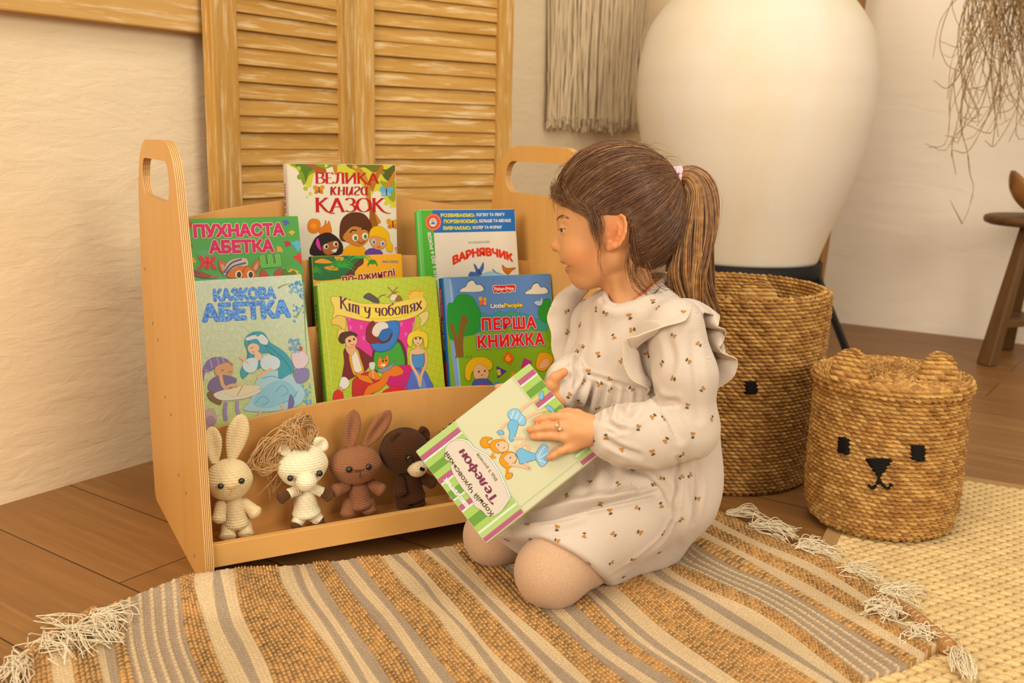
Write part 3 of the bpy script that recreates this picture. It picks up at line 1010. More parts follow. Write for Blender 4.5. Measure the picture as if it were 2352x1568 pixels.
    def blob(s, pts, color, part='cover_print', n=None):
        V = np.array([s.P(*p) for p in pts])
        V3 = np.c_[V, np.zeros(len(V))]
        Q = np.vstack([V3[-1:], V3, V3[:2]])
        c = catmull(Q, (len(Q) - 1) * 6 + 1)[6:-6, :2]
        c = c[:-1] if len(c) > 8 else c
        if s.outline and np.ptp(c, axis=0).min() > .006:          # printed contour line
            T = np.roll(c, -1, 0) - np.roll(c, 1, 0); N = nrmz(np.stack([T[:, 1], -T[:, 0]], -1))
            a = 0.5 * np.sum(c[:, 0] * np.roll(c[:, 1], -1) - np.roll(c[:, 0], -1) * c[:, 1])
            s.poly2(c + N * (s.outline if a > 0 else -s.outline), richer(color, 1.0, .5), part)
        s.poly2(c, color, part)
    def ell(s, u, v, ru, rv, color, rot=0, part='cover_print'):
        c, sn = math.cos(math.radians(rot)), math.sin(math.radians(rot))
        s.poly([(u + ru * math.cos(a) * c - rv * math.sin(a) * sn, v + ru * math.cos(a) * sn + rv * math.sin(a) * c) for a in np.linspace(0, 2 * math.pi, 21)[:-1]], color, part)
    def line(s, pts, wpx, color, part='cover_print', taper=False):
        P = np.array(pts, float)
        if len(P) > 2: P = catmull(np.c_[P, np.zeros(len(P))], len(P) * 6)[:, :2]
        T = nrmz(np.gradient(P, axis=0)); N = np.stack([-T[:, 1], T[:, 0]], 1)
        w = wpx / 2 * (np.linspace(1, 0.15, len(P)) if taper else np.ones(len(P)))
        A, Bq = P + N * w[:, None], P - N * w[:, None]
        V = s._clip([s.P(*p) for p in np.vstack([A, Bq])]); n = len(P)
        F = [(i, i + 1, n + i + 1, n + i) for i in range(n - 1)]
        s._add(part, V, [f[::-1] for f in F] if True else F, color)
    def text(s, txt, a, b, hpx, color, off=0.0, part='lettering', serif=None, arc=0.0, shear=0.0, ring=None, space=1.0, down=None, mat=None):
        """baseline from pixel a to pixel b, cap height in pixels; ring = list of (extra offset, colour) drawn behind"""
        A, Bp = s.P(*a), s.P(*b)
        ex = (Bp - A); L = np.linalg.norm(ex); ex = ex / L
        ey = np.array([-ex[1], ex[0]])
        if down: ey = -ey
        m = s.P(*((np.array(a) + np.array(b)) / 2)); 
        up = np.array(a) + np.array(b); q = s.P(up[0] / 2 + 0, up[1] / 2 - hpx)
        q2 = np.linalg.norm(s.P(up[0] / 2 + (b[1] - a[1]) / max(1, math.hypot(b[0]-a[0], b[1]-a[1])) * hpx, up[1] / 2 - (b[0] - a[0]) / max(1, math.hypot(b[0]-a[0], b[1]-a[1])) * hpx) - m)
        H = q2
        layers = ([(off + r, c, None) for r, c in (ring or [])]) + [(off, color, mat)]
        V0, _, _ = (serif_mesh(txt, **serif) if serif is not None else font_mesh(txt, 0.0, shear, space))
        w0, x0 = V0[:, 0].max() - V0[:, 0].min(), V0[:, 0].min()
        caph = 1.0 if serif is not None else 0.727
        for o_, c_, m_ in layers:
            V, F, K = (serif_mesh(txt, **{**serif, 'thick': serif.get('thick', .13) + 2 * (o_ - off), 'thin': serif.get('thin', .05) + 2 * (o_ - off)}) if serif is not None else font_mesh(txt, o_, shear, space))
            if len(V) == 0: continue
            x = (V[:, 0] - x0) / w0; y = V[:, 1] / caph
            yy = y * H + arc * (1 - (2 * x - 1) ** 2) * L
            Q = A + np.outer(x * L, ex) + np.outer(yy, ey)
            s._add(part, s._clip(Q), [f for f in F], c_, mat=m_, K=K)
    def spine_text(s, txt, f0, f1, hgt, color, down=True, off=0.03, tab=None):
        """lettering along the spine, from fraction f0 to f1 of the height"""
        if tab:
            q = [(.5 - tab[1], tab[2]), (.5 + tab[1], tab[2]), (.5 + tab[1], tab[3]), (.5 - tab[1], tab[3])]
            d = s.art.setdefault('spine_print', dict(v=[], f=[], mi=[], mats=[])); m = M(richer(tab[0]), .4, .2)
            if m not in d['mats']: d['mats'].append(m)
            o = len(d['v']); d['v'] += [s.p0 - s.ex * .00325 - s.ez * s.th * a + s.ey * s.h * b for a, b in q]
            d['f'].append((o, o + 1, o + 2, o + 3)); d['mi'].append(d['mats'].index(m))
        V, F, K = font_mesh(txt, off)
        x = (V[:, 0] - V[:, 0].min()) / (V[:, 0].max() - V[:, 0].min())
        y = V[:, 1] / .727 - .5
        dirn, up = (-s.ey, s.ez) if down else (s.ey, -s.ez)
        L = abs(f1 - f0) * s.h
        P3 = s.p0 - s.ex * .00335 - s.ez * s.th * .5 + s.ey * s.h * f0 + np.outer(x * L, dirn) + np.outer(y * hgt, up) - np.outer(K * 4e-6, s.ex)
        d = s.art.setdefault('spine_lettering', dict(v=[], f=[], mi=[], mats=[])); m = M(richer(color), .4, .2)
        if m not in d['mats']: d['mats'].append(m)
        o = len(d['v']); d['v'] += list(P3); d['f'] += [tuple(i + o for i in f) for f in F]; d['mi'] += [d['mats'].index(m)] * len(F)
    def finish(s):
        for part, d in s.art.items():
            mesh(part, d['v'], d['f'], d['mats'], s.t, mi=d['mi'])
        s.art = {}

def tier(b_bot, z_bot, b_top, z_top):
    """cover plane of a tier leaning back: a point, its normal, its up direction"""
    up = nrmz(BB * (b_top - b_bot) + UPZ * (z_top - z_bot))
    p = B(0, b_bot, z_bot)
    return p, np.cross(BR, up), up
def rack_book(name, label, tr, tl_px, tr_px, low_px, th, z_led, h=None, **kw):
    p, n, up = tr(th)
    a, b = onp(*tl_px, p, n), onp(*tr_px, p, n)
    ex = nrmz(b - a); w = np.linalg.norm(b - a)
    c = onp(*low_px, p, n)
    side = nrmz(b - c); ey = nrmz(side - ex * (side @ ex))
    if h is None: h = (a[2] - z_led) / ey[2] - 0.001
    bk = Book(name, label, 'storybooks displayed on the rack', a - ey * h, ex, ey, w, h, th, **kw)
    return bk

def grad_cover(name, stops, rough=0.4, noise=None, axis=1):
    t = NT(name, rough, 0.25)
    tc = t.n('ShaderNodeTexCoord'); sp = t.n('ShaderNodeSeparateXYZ'); t.l(tc.outputs['UV'], sp.inputs[0])
    f = sp.outputs[axis]
    if noise: f = t.math('ADD', f, t.math('MULTIPLY', t.math('SUBTRACT', t.noise(t.coord('UV', (noise[0], noise[0], 1)), 1.0, 4), 0.5), noise[1]))
    t.base(t.ramp(f, [(a, richer(b)) for a, b in stops]))
    return t.m

def T1(th): return tier(P1 + .010 + th, 0.115, P2 - .001 - th, 0.335)
def T2(th): return tier(P2 + .010 + th, 0.185, P3 - .001 - th, 0.437)
def T3(th): return tier(P3 + .010 + th, 0.270, P4 - .001 - th, 0.540)
# ---------------------------------------------------------------- the big book of tales, top row
bk = rack_book('storybook', 'thick white storybook with red title and leafy border, tallest on the rack', T3, (661, 375), (908, 378), (929, 592), 0.026, 0.270,
               cover=grad_cover('white_to_sky_print', [(0.0, '#a9c4bf'), (0.30, '#b9cfc6'), (0.42, '#f4e6cb'), (0.95, '#f6e7c8')]), spine='#f3e2cc', back='#f3e2cc')
bk.outline = 0
bk.blob(ZA((1100,60),(1180,130),(1210,220),(1290,290),(1330,160),(1400,110),(1500,90),(1620,200),(1700,190),(1800,300),(1830,420),(1900,330),(1960,340),(2010,420),(2090,480),(2140,460),(2130,60),(1600,40)), '#d8cf52')
bk.blob(ZA((1110,65),(1170,120),(1215,250),(1240,260),(1290,170),(1420,120),(1530,85),(1600,62),(1400,50)), '#8f9a34')
bk.blob(ZA((1150,70),(1220,150),(1250,240),(1270,160),(1330,110),(1320,62)), '#5f7a22')
bk.blob(ZA((1950,110),(2010,120),(2090,80),(2095,200),(2050,240),(1990,200)), '#5d5f24')
bk.blob(ZA((1950,230),(1990,300),(2040,400),(2090,420),(2110,300),(2100,230),(2030,240)), '#9aa032')
bk.blob(ZA((1640,70),(1700,120),(1800,100),(1900,150),(1980,90),(1900,66)), '#75731f')
bk.blob(ZA((1210,62),(1290,90),(1350,150),(1420,160),(1440,120),(1350,85),(1330,62)), '#a5642a')
bk.blob(ZA((1500,64),(1520,160),(1545,160),(1540,64)), '#c08238')
bk.blob(ZA((1700,70),(1780,120),(1830,200),(1860,330),(1880,480),(1960,620),(1880,620),(1840,480),(1810,330),(1780,200),(1690,110)), '#c08a42')
bk.blob(ZA((1850,250),(1930,130),(1960,90),(1985,100),(1930,210),(1880,330)), '#b5772f')
bk.blob(ZA((1990,300),(2060,180),(2098,130),(2100,190),(2040,280),(2000,330)), '#c8873c')
bk.blob(ZA((1870,470),(1920,600),(1960,780),(1880,760),(1850,600)), '#9c6128')
for x, y, r, c in ((1190,190,26,'#8aa23a'),(1245,300,22,'#b8c048'),(1180,110,22,'#b6c23e'),(1290,350,18,'#dcd36a'),(1260,380,12,'#e5dc8a'),(2010,440,22,'#d9cf60'),(1975,150,20,'#8f8a3a'),(2060,470,18,'#e0d670'),(1720,95,16,'#c8c840'),(1440,85,14,'#dce060')):
    bk.ell(*ZA((x, y))[0], r / 4.127, r / 4.127, c)
bk.outline = 0.0004
# three children and a squirrel, plain faces
bk.blob(ZA((1265,640),(1300,590),(1370,600),(1385,660),(1350,720),(1280,710)), '#e08a1e')
bk.ell(*ZA((1320,655))[0], 7, 6, '#f0a53a')
bk.blob(ZA((1370,690),(1420,650),(1435,600),(1450,650),(1465,605),(1485,660),(1490,720),(1440,750),(1390,740)), '#dd841c')
bk.blob(ZA((1300,930),(1320,800),(1380,740),(1470,720),(1560,780),(1600,860),(1560,930)), '#2b1a12')
bk.blob(ZA((1360,770),(1345,830),(1390,890),(1385,840)), '#d8459a')
bk.blob(ZA((1405,850),(1470,810),(1545,800),(1560,860),(1500,920),(1430,920)), '#b06f3a')
for x in (1440, 1530): bk.ell(*ZA((x, 850 if x < 1500 else 826))[0], 5.5, 6, '#f3e6d2'); bk.ell(*ZA((x + 4, 852 if x < 1500 else 828))[0], 3, 4, '#4a2c1a')
bk.blob(ZA((1490,890),(1540,870),(1530,905)), '#f6ead6')
bk.blob(ZA((1600,930),(1640,850),(1720,830),(1800,860),(1800,930)), '#f0b41e')
bk.blob(ZA((1570,680),(1600,580),(1680,530),(1790,540),(1860,620),(1870,700),(1840,760),(1600,800)), '#5a3216')
bk.blob(ZA((1600,770),(1640,700),(1700,660),(1790,680),(1840,720),(1830,800),(1760,850),(1680,830)), '#c98746')
for x in (1715, 1808): bk.ell(*ZA((x, 765 if x < 1750 else 752))[0], 7, 8, '#f6ecd8'); bk.ell(*ZA((x + 4, 770 if x < 1750 else 756))[0], 3.6, 5, '#5c7a2a')
bk.line(ZA((1665,720),(1690,695),(1730,700)), 3, '#3c2010'); bk.line(ZA((1775,690),(1800,680),(1820,690)), 3, '#3c2010')
bk.line(ZA((1740,800),(1770,820),(1805,800)), 2, '#6e2c18')
bk.blob(ZA((1810,925),(1850,870),(1940,880),(1970,925)), '#6a4a92')
bk.blob(ZA((1850,720),(1890,665),(1960,660),(2030,720),(2045,800),(2070,840),(2060,900),(2010,880),(2000,780),(1870,790)), '#f2c228')
bk.blob(ZA((1850,790),(1890,750),(1970,770),(2010,800),(1980,870),(1900,870)), '#e0a468')
for x in (1890, 1975): bk.ell(*ZA((x, 805 if x < 1900 else 820))[0], 4.5, 6, '#f6ecd8'); bk.ell(*ZA((x + 2, 808 if x < 1900 else 823))[0], 2.8, 4, '#3f7aa0')
bk.line(ZA((1920,850),(1940,856),(1955,848)), 1.6, '#9c4030')
def butterfly(x, y, k, c1, c2, rot=0):
    for sx in (-1, 1):
        bk.ell(x + sx * 5 * k, y - 3 * k, 5.5 * k, 4 * k, c1, sx * -35 + rot); bk.ell(x + sx * 4 * k, y + 4 * k, 4 * k, 3 * k, c2, sx * 35 + rot)
    bk.line([(x, y - 5 * k), (x + 1, y + 6 * k)], 1.5 * k, '#4a2a12')
butterfly(*ZA((1370,310))[0], 1.3, '#e0962a', '#c47a1e'); butterfly(*ZA((2010,330))[0], 1.5, '#6fb0cf', '#86c0d8', 15)
butterfly(*ZA((2070,635))[0], 1.5, '#e6a02c', '#d8881e', 20); butterfly(*ZA((2125,880))[0], 0.9, '#ec93a4', '#f0a8b0')
SF = dict(thick=.15, thin=.05, serif=.10)
bk.text('ВЕЛИКА', *ZA((1338, 250), (1945, 252)), 24, '#b5151b', serif=SF)
bk.text('книга', *ZA((1478, 362), (1840, 362)), 28, '#a81a1e', serif=dict(thick=.13, thin=.05, serif=.06))
bk.text('КАЗОК', *ZA((1338, 520), (2050, 520)), 31, '#b5151b', serif=SF)
bk.spine_text('ВЕЛИКА КНИГА КАЗОК', .38, .90, .008, '#a81a1e', down=False, off=.01)
bk.finish()
# ---------------------------------------------------------------- green puzzle alphabet, middle row left
bk = rack_book('alphabet_book', 'thin green alphabet book with bold pink title and puzzle pieces', T2, (424, 503), (684, 496), (705, 663), 0.006, 0.184, hard=False,
               cover=grad_cover('green_puzzle_print', [(0.40, '#dcc88c'), (0.55, '#c9cd9a'), (0.66, '#7fb59c'), (0.74, '#57a04c'), (1.0, '#4f9a3e')], noise=(6, 0.05)))
for k in range(18):                                # thin puzzle seams
    y = 505 + 7 * k
def jig(x, y, k, c, rot=0):
    r = math.radians(rot)
    def R(px, py): return (x + k * (px * math.cos(r) - py * math.sin(r)), y + k * (px * math.sin(r) + py * math.cos(r)))
    bk.poly([R(*q) for q in ((-1,-1),(1,-1),(1,1),(-1,1))], c)
    for ax, ay in ((1.35,0),(-1.35,0),(0,1.35),(0,-1.35)):
        if (ax, ay) != (0, -1.35): bk.poly([R(ax + .5 * math.cos(a), ay + .5 * math.sin(a)) for a in np.linspace(0, 6.28, 11)[:-1]], c)
for a in (((1060,620),5,'#5b5aa8',20),((1115,715),4,'#e8b52a',0),((1075,820),5,'#b0244a',30),((1000,875),5,'#e8a83a',45),((1075,980),8,'#5fa042',30),((1200,950),9,'#cf3a30',0),((135,640),7,'#c22a2c',10),((160,980),7,'#e0a028',20),((1180,830),9,'#6db4c2',10),((285,920),9,'#6aa66e',10),((1130,1110),10,'#ecc02c',15),((140,840),5,'#9c2a3a',15)):
    jig(*ZA(a[0])[0], a[1], a[2], a[3])
bk.text('ПУХНАСТА', *ZA((195, 762), (1040, 742)), 27, '#c2185b', off=.062, ring=[(.034, '#f3dcae')])
bk.text('АБЕТКА', *ZA((340, 912), (940, 896)), 27, '#c2185b', off=.062, ring=[(.034, '#f3dcae')])
bk.text('Ж', *ZA((235, 1052), (392, 1058)), 25, '#c8322a', off=.06, ring=[(.03, '#3c2a1a'), (.012, '#f1d9b0')])
bk.text('Ш', *ZA((835, 1045), (1000, 1030)), 25, '#74bc50', off=.06, ring=[(.03, '#2c3a1a'), (.012, '#f1d9b0')])
# a spotted calf in a striped cap, a bird and two ears
bk.blob(ZA((420,990),(450,980),(500,1020),(530,1100),(470,1110),(430,1060)), '#c9743c'); bk.blob(ZA((440,1010),(480,1040),(500,1090),(460,1080)), '#e6a58a')
bk.blob(ZA((735,1050),(770,990),(810,980),(800,1060),(740,1110)), '#c9743c'); bk.blob(ZA((750,1060),(780,1010),(795,1010),(780,1070)), '#e6a58a')
bk.blob(ZA((510,1140),(520,1090),(600,1040),(700,1040),(760,1090),(780,1140),(640,1150)), '#dd7a24')
for x in (610, 722): bk.ell(*ZA((x, 1115))[0], 8, 9, '#f5e8d0'); bk.ell(*ZA((x + 3, 1118))[0], 5, 7, '#4a2614')
for x, y in ((620,1040),(660,1065),(680,1045),(650,1090)): bk.ell(*ZA((x, y))[0], 2.2, 2.2, '#a8401a')
bk.blob(ZA((465,1110),(500,1010),(580,965),(680,965),(695,1030),(600,1040),(530,1080),(490,1115)), '#d9c7a8')
for q in (((470,1100),(540,1010),(640,970)),((490,1108),(560,1040),(680,1005))): bk.line(ZA(*q), 4, '#5b4a6e')
bk.blob(ZA((170,1080),(230,1080),(300,1110),(380,1140),(270,1145),(190,1120)), '#a05a2c'); bk.blob(ZA((330,1150),(380,1125),(420,1140)), '#c9743c')
bk.line(ZA((180,1085),(240,1110)), 4, '#7a3f6a')
bk.blob(ZA((815,1140),(830,1070),(880,1110),(900,1145)), '#c44a34'); bk.blob(ZA((945,1140),(960,1090),(1010,1060),(1025,1110),(1010,1140)), '#c44a34')
bk.blob(ZA((1020,1120),(1045,1065),(1090,1100),(1130,1080),(1150,1120)), '#6b7a2a')
bk.line(ZA((1200,1110),(1240,1180)), 9, '#7a9a30'); 
bk.blob([(700,640),(706,700),(712,760),(716,760),(712,690),(706,640)], '#2c2016')
bk.finish()
# ---------------------------------------------------------------- jungle book, middle row centre
bk = rack_book('storybook', 'orange and green storybook with palm leaves, mostly hidden in the middle row', T2, (716, 588), (922, 583), (927, 633), 0.014, 0.184,
               cover='#f0b21a', spine='#2f4a2a', back='#3a2418')
bk.blob(ZA((1280,945),(1420,938),(1560,935),(1700,938),(1760,950),(1740,1010),(1680,1060),(1690,1130),(1300,1160)), '#2f6a3a')
bk.blob(ZA((1330,1000),(1400,965),(1500,1000),(1440,1010)), '#e0a028'); bk.blob(ZA((1420,1050),(1500,1030),(1560,1070),(1480,1075)), '#d99a26')
bk.blob(ZA((1520,945),(1600,950),(1600,985),(1540,980)), '#caa040')
bk.blob(ZA((1620,1130),(1680,1060),(1750,980),(1790,960),(1790,1010),(1740,1050),(1700,1110),(1690,1135)), '#5a3416')
for (x, y), L_, c in (((1590,1040),130,'#3d9a3a'),((1760,950),110,'#4aa84a'),((1880,1010),50,'#3a8a3c'),((1320,1090),90,'#3f9040')):
    for a in (-170, -140, -110, -60, -30, -5, 20, 160, 195):
        r = math.radians(a)
        bk.line(ZA((x, y), (x + L_ * .55 * math.cos(r), y + L_ * .45 * math.sin(r) - 12), (x + L_ * math.cos(r), y + L_ * .62 * math.sin(r) + 22)), 5.5, c, taper=True)
bk.text('ІРИНА СОНЕЧКО', *ZA((1972, 1004), (2124, 1004)), 5, '#4d86a8', off=.02)
bk.text('по-джинглі', *ZA((1600, 1188), (2092, 1124)), 16, '#8c1218', off=.035, ring=[(.05, '#f6e4b4')])
bk.finish()
bk = None
# ---------------------------------------------------------------- counting book, middle row right
bk = rack_book('learning_book', 'white and blue learning book with green side strip and red arched title', T2, (958, 482), (1182, 480), (1211, 629), 0.010, 0.184,
               cover='#f3e4cb', spine='#5fae4c', back='#5fae4c', radius=0.006)
bk.poly2([(0.0, 0.0), (0.030, 0.0), (0.030, bk.h), (0.0, bk.h)], '#62ad45')
bk.poly2([(0.0, 0.0), (0.007, 0.0), (0.007, bk.h), (0.0, bk.h)], '#79c26c')
hb = bk.P(*ZC((855, 240))[0])[1]
bk.poly2([(0.030, hb), (bk.w, hb), (bk.w, bk.h), (0.030, bk.h)], '#2f6ea3')
bk.ell(*ZC((188, 170))[0], 18.5, 19.5, '#d8582a'); bk.ell(*ZC((188, 170))[0], 16.5, 17.5, '#f0c9a0'); bk.ell(*ZC((188, 170))[0], 15.5, 16.5, '#dd5a28'); bk.ell(*ZC((186, 172))[0], 9, 10, '#c9d8d4')
bk.ell(*ZC((184, 158))[0], 3.4, 3.4, '#e9b489'); bk.blob(ZC((170,185),(186,168),(202,185)), '#4d7aa8'); bk.blob(ZC((165,195),(186,188),(208,196),(186,204)), '#f2e6cc')
for k, (t1, t2, y, x0, xm, x1) in enumerate((('РОЗВИВАЄМО:', 'ЛОГІКУ ТА УВАГУ', 128, 248, 510, 746), ('ПОРІВНЮЄМО:', 'БІЛЬШЕ ТА МЕНШЕ', 176, 272, 535, 796), ('ВИВЧАЄМО:', 'КОЛІР ТА ФОРМУ', 228, 268, 484, 724))):
    bk.text(t1, *ZC((x0, y + 2), (xm, y)), 7.6, '#f0dc28', off=.045)
    bk.text(t2, *ZC((xm + 14, y - 4), (x1, y - 8)), 6.4, '#f5ead8', off=.04)
bk.text('НАТАЛЯ БЕЗПАЛОВА', *ZC((462, 338), (630, 332)), 4.6, '#9fae92', off=.01)
bk.text('ВАРНЯВЧИК', *ZC((345, 500), (808, 478)), 17, '#d6401f', off=.065, arc=.11)
bk.text('ВІД 2 ДО 6 РОКІВ', *ZC((226, 622), (166, 250)), 7.0, '#f3ead6', off=.05)
bk.blob(ZC((470,596),(480,560),(520,560),(505,500),(520,510),(540,540),(560,520),(578,486),(580,530),(565,570),(585,596)), '#4d6c9e'); bk.ell(*ZC((545,560))[0], 4, 5, '#38507e')
bk.blob(ZC((560,596),(620,560),(720,575),(740,598)), '#a9cdd6'); bk.line(ZC((650,540),(680,565),(715,580)), 3, '#4d6c9e', taper=True)
bk.blob(ZC((728,505),(760,530),(830,528),(800,550),(770,580),(735,545)), '#c9742c')
bk.finish()
# ---------------------------------------------------------------- foil fairy alphabet, front row left
def foil():
    t = NT('crinkled_foil_print', 0.35, 0.4)
    tc = t.n('ShaderNodeTexCoord'); sp = t.n('ShaderNodeSeparateXYZ'); t.l(tc.outputs['UV'], sp.inputs[0])
    n = t.noise(t.coord('UV', (34, 44, 1)), 1.0, 4, 0.6, 0.8)
    g = t.math('ADD', sp.outputs[1], t.math('MULTIPLY', t.math('SUBTRACT', n, 0.5), 0.16))
    n5 = t.noise(t.coord('UV', (5, 7, 1)), 1.0, 3)
    c = t.ramp(g, [(0.04, '#7f9c24'), (0.22, '#a5ad3e'), (0.46, '#a4ab60'), (0.62, '#a9b184'), (1.0, '#b4bfa2')])
    c = t.mix(t.math('MULTIPLY', n, 0.3), c, '#c9c49a')
    t.base(c); t.bump(n, 0.6, 0.0016)
    return t.m
def foil_blue():
    t = NT('crinkled_blue_foil', 0.4, 0.4)
    n = t.noise(t.coord('Object', (330, 330, 330)), 1.0, 3, 0.6, 0.5)
    t.base(t.ramp(n, [(0.38, '#1c56a6'), (0.54, '#4288cc'), (0.72, '#92c6ee')])); t.bump(n, 0.5, 0.001)
    return t.m
FB = foil_blue()
bk = rack_book('alphabet_book', 'silvery green foil alphabet book with crinkled blue title above the cream rabbit', T1, (436, 646), (692, 630), (720, 930), 0.011, 0.114, cover=foil(), spine='#b9c79a', back='#b9c79a')
bk.outline = 0.0002
bk.text('КАЗКОВА', *ZB((280, 272), (820, 248)), 25, '#4a90d9', off=.058, ring=[(.022, '#5b7fae')], mat=FB)
bk.text('АБЕТКА', *ZB((185, 452), (945, 408)), 36, '#4a90d9', off=.058, ring=[(.020, '#5b7fae')], mat=FB)
rg = random.Random(3)
for _ in range(46):
    x, y = ZB((rg.uniform(930, 1060), rg.uniform(90, 200)))[0] if rg.random() < .6 else ZB((rg.uniform(980, 1070), rg.uniform(200, 460)))[0]
    bk.ell(x, y, 2.6, 2.6, rg.choice(['#6fa9c4', '#86b9cc', '#5b93b4']))
for _ in range(26):
    x, y = ZB((rg.uniform(1050, 1140), rg.uniform(1020, 1190)))[0]; bk.ell(x, y, 2.6, 2.6, rg.choice(['#6fa9c4', '#86b9cc']))
for q in (((1060,90),(1075,300),(1085,560),(1100,760)),((840,160),(900,130),(960,120)),((1000,420),(1060,330))): bk.line(ZB(*q), 3, '#8fa05a', taper=True)
bk.blob(ZB((120,1290),(100,1200),(180,1240),(260,1230),(300,1320),(230,1400),(190,1410)), '#c9a9a4'); bk.blob(ZB((200,1330),(250,1290),(290,1340),(240,1390)), '#b08a94')
# a seated reader in a striped cap and a girl in a wide pale blue dress
bk.blob(ZB((540,1240),(600,1150),(640,1000),(720,900),(900,900),(1010,980),(1080,1100),(1010,1200),(800,1250)), '#b7d2d2')
bk.blob(ZB((620,1180),(700,1060),(840,980),(960,1020),(1000,1120),(880,1180),(740,1220)), '#9cc4cc')
for q in (((640,1180),(700,1120),(760,1160),(700,1200)),((820,1080),(880,1020),(930,1080),(870,1120)),((700,960),(780,940),(860,960)),((880,1180),(960,1140),(1020,1070))): bk.line(ZB(*q), 2, '#6fa6b4')
bk.blob(ZB((545,640),(570,580),(640,545),(720,560),(770,640),(850,690),(930,760),(985,880),(930,930),(850,960),(840,820),(790,740),(700,740),(680,800),(690,860),(600,900),(530,960),(510,890),(560,800),(570,730)), '#4a9aa2')
for q in (((620,560),(700,620),(760,720),(870,800)),((690,640),(790,700),(900,800),(960,890)),((580,620),(590,700),(570,800)),((640,770),(640,840),(560,920))): bk.line(ZB(*q), 2.2, '#2f7a86')
bk.blob(ZB((575,680),(610,650),(660,660),(675,700),(640,745),(590,730)), '#f0c7a2'); bk.blob(ZB((640,720),(690,740),(690,790),(640,800)), '#f0c7a2')
bk.line(ZB((600,690),(620,686)), 1.6, '#6a4a3a'); bk.line(ZB((610,725),(630,726)), 1.6, '#c0604a')
bk.blob(ZB((560,600),(640,575),(660,590),(700,570),(750,620),(740,660),(690,650),(650,610),(570,625)), '#e3e4dc')
bk.blob(ZB((530,820),(590,780),(660,790),(650,880),(590,910),(540,880)), '#dbe4df'); bk.blob(ZB((690,790),(760,750),(850,790),(850,860),(780,890),(700,870)), '#dbe4df')
bk.line(ZB((790,870),(720,910),(660,960)), 6, '#eebf98'); bk.line(ZB((580,830),(530,790),(500,770)), 5, '#eebf98')
bk.blob(ZB((200,900),(180,980),(165,990),(170,900),(220,800),(300,770),(390,790),(400,830),(300,860),(250,890)), '#86729a')
for q in (((240,790),(260,870)),((300,775),(320,850)),((350,775),(370,840)),((190,880),(230,900))): bk.line(ZB(*q), 3, '#b39aa8')
bk.blob(ZB((280,900),(300,850),(400,820),(440,860),(430,920),(370,950),(310,940)), '#d4a678'); bk.blob(ZB((390,800),(440,830),(430,850)), '#b98a4a')
bk.line(ZB((340,890),(360,885)), 2, '#5a3a2a'); bk.line(ZB((400,905),(430,900)), 2, '#9c5a3a')
bk.blob(ZB((220,1040),(250,970),(340,930),(450,950),(470,990),(380,1080),(270,1090)), '#7d6a86'); bk.line(ZB((330,920),(350,1010),(380,1050)), 8, '#dcae84'); bk.line(ZB((360,1050),(430,1020),(480,1020)), 7, '#dcae84')
bk.blob(ZB((215,1090),(270,1080),(340,1160),(320,1190),(240,1150)), '#7a5f38')
bk.blob(ZB((270,1100),(370,1060),(480,1050),(690,1060),(600,1120),(450,1150),(330,1150)), '#e6dcc4'); bk.blob(ZB((370,1080),(470,1040),(530,1020),(690,1030),(590,1090),(450,1120)), '#ead9b4')
bk.line(ZB((530,1022),(480,1110)), 1.6, '#a98a5a')
bk.line(ZB((380,1170),(370,1250),(380,1330)), 9, '#9a86a4'); bk.line(ZB((480,1160),(480,1230),(500,1280)), 8, '#a994ac'); bk.line(ZB((690,1240),(660,1320)), 6, '#e3b79a'); bk.line(ZB((860,1180),(900,1250)), 6, '#e3b79a')
bk.blob(ZB((960,760),(1000,720),(1080,730),(1110,800),(1060,870),(990,860)), '#e6cfcb'); bk.blob(ZB((980,900),(1040,870),(1110,880),(1110,960),(1050,1000),(1000,990)), '#8d83a4'); bk.blob(ZB((930,1220),(950,1100),(985,1170),(960,1230)), '#7c6c96')
bk.ell(*ZB((1042, 695))[0], 4.5, 5.5, '#b8623c')
for _ in range(30):
    x, y = ZB((rg.uniform(940, 1040), rg.uniform(610, 730)))[0]; bk.ell(x, y, 2.4, 2.4, rg.choice(['#6f9fc4', '#86b0cc']))
bk.finish()
# ---------------------------------------------------------------- puss in boots, front row centre
def dotted():
    t = NT('lime_dotted_print', 0.4, 0.25)
    tc = t.n('ShaderNodeTexCoord')
    mp = t.n('ShaderNodeMapping'); mp.inputs['Scale'].default_value = (21, 26, 1); mp.inputs['Rotation'].default_value = (0, 0, 0.35)
    t.l(tc.outputs['UV'], mp.inputs['Vector'])
    vm = t.n('ShaderNodeVectorMath'); vm.operation = 'FRACTION'; t.l(mp.outputs['Vector'], vm.inputs[0])
    v2 = t.n('ShaderNodeVectorMath'); v2.operation = 'DISTANCE'; t.l(vm.outputs[0], v2.inputs[0]); v2.inputs[1].default_value = (.5, .5, 0)
    ring = t.math('COMPARE', v2.outputs[1], 0.25); t.t.nodes[-1].inputs[2].default_value = 0.055
    sp = t.n('ShaderNodeSeparateXYZ'); t.l(tc.outputs['UV'], sp.inputs[0])
    c = t.ramp(sp.outputs[1], [(0.2, '#9fa812'), (0.75, '#a8aa12'), (1.0, '#a3b030')])
    t.base(t.mix(t.math('MULTIPLY', ring, 0.4), c, '#c6c64e'))
    return t.m
bk = rack_book('storybook', 'lime green storybook with a yellow scroll title and a blue feathered hat', T1, (728, 647), (1000, 633), (1028, 891), 0.017, 0.114, cover=dotted(), spine='#6f9636', back='#8fae3a', radius=0.011)
bk.line(ZB((1225, 90), (1330, 1160)), 2.2, '#cddc7a'); bk.line(ZB((1250, 90), (1352, 1150)), 1.2, '#c3d266')
bk.poly(ZB((1445,420),(1700,450),(2060,420),(1990,700),(1980,800),(1700,800),(1650,820),(1480,640)), '#cf3f86')
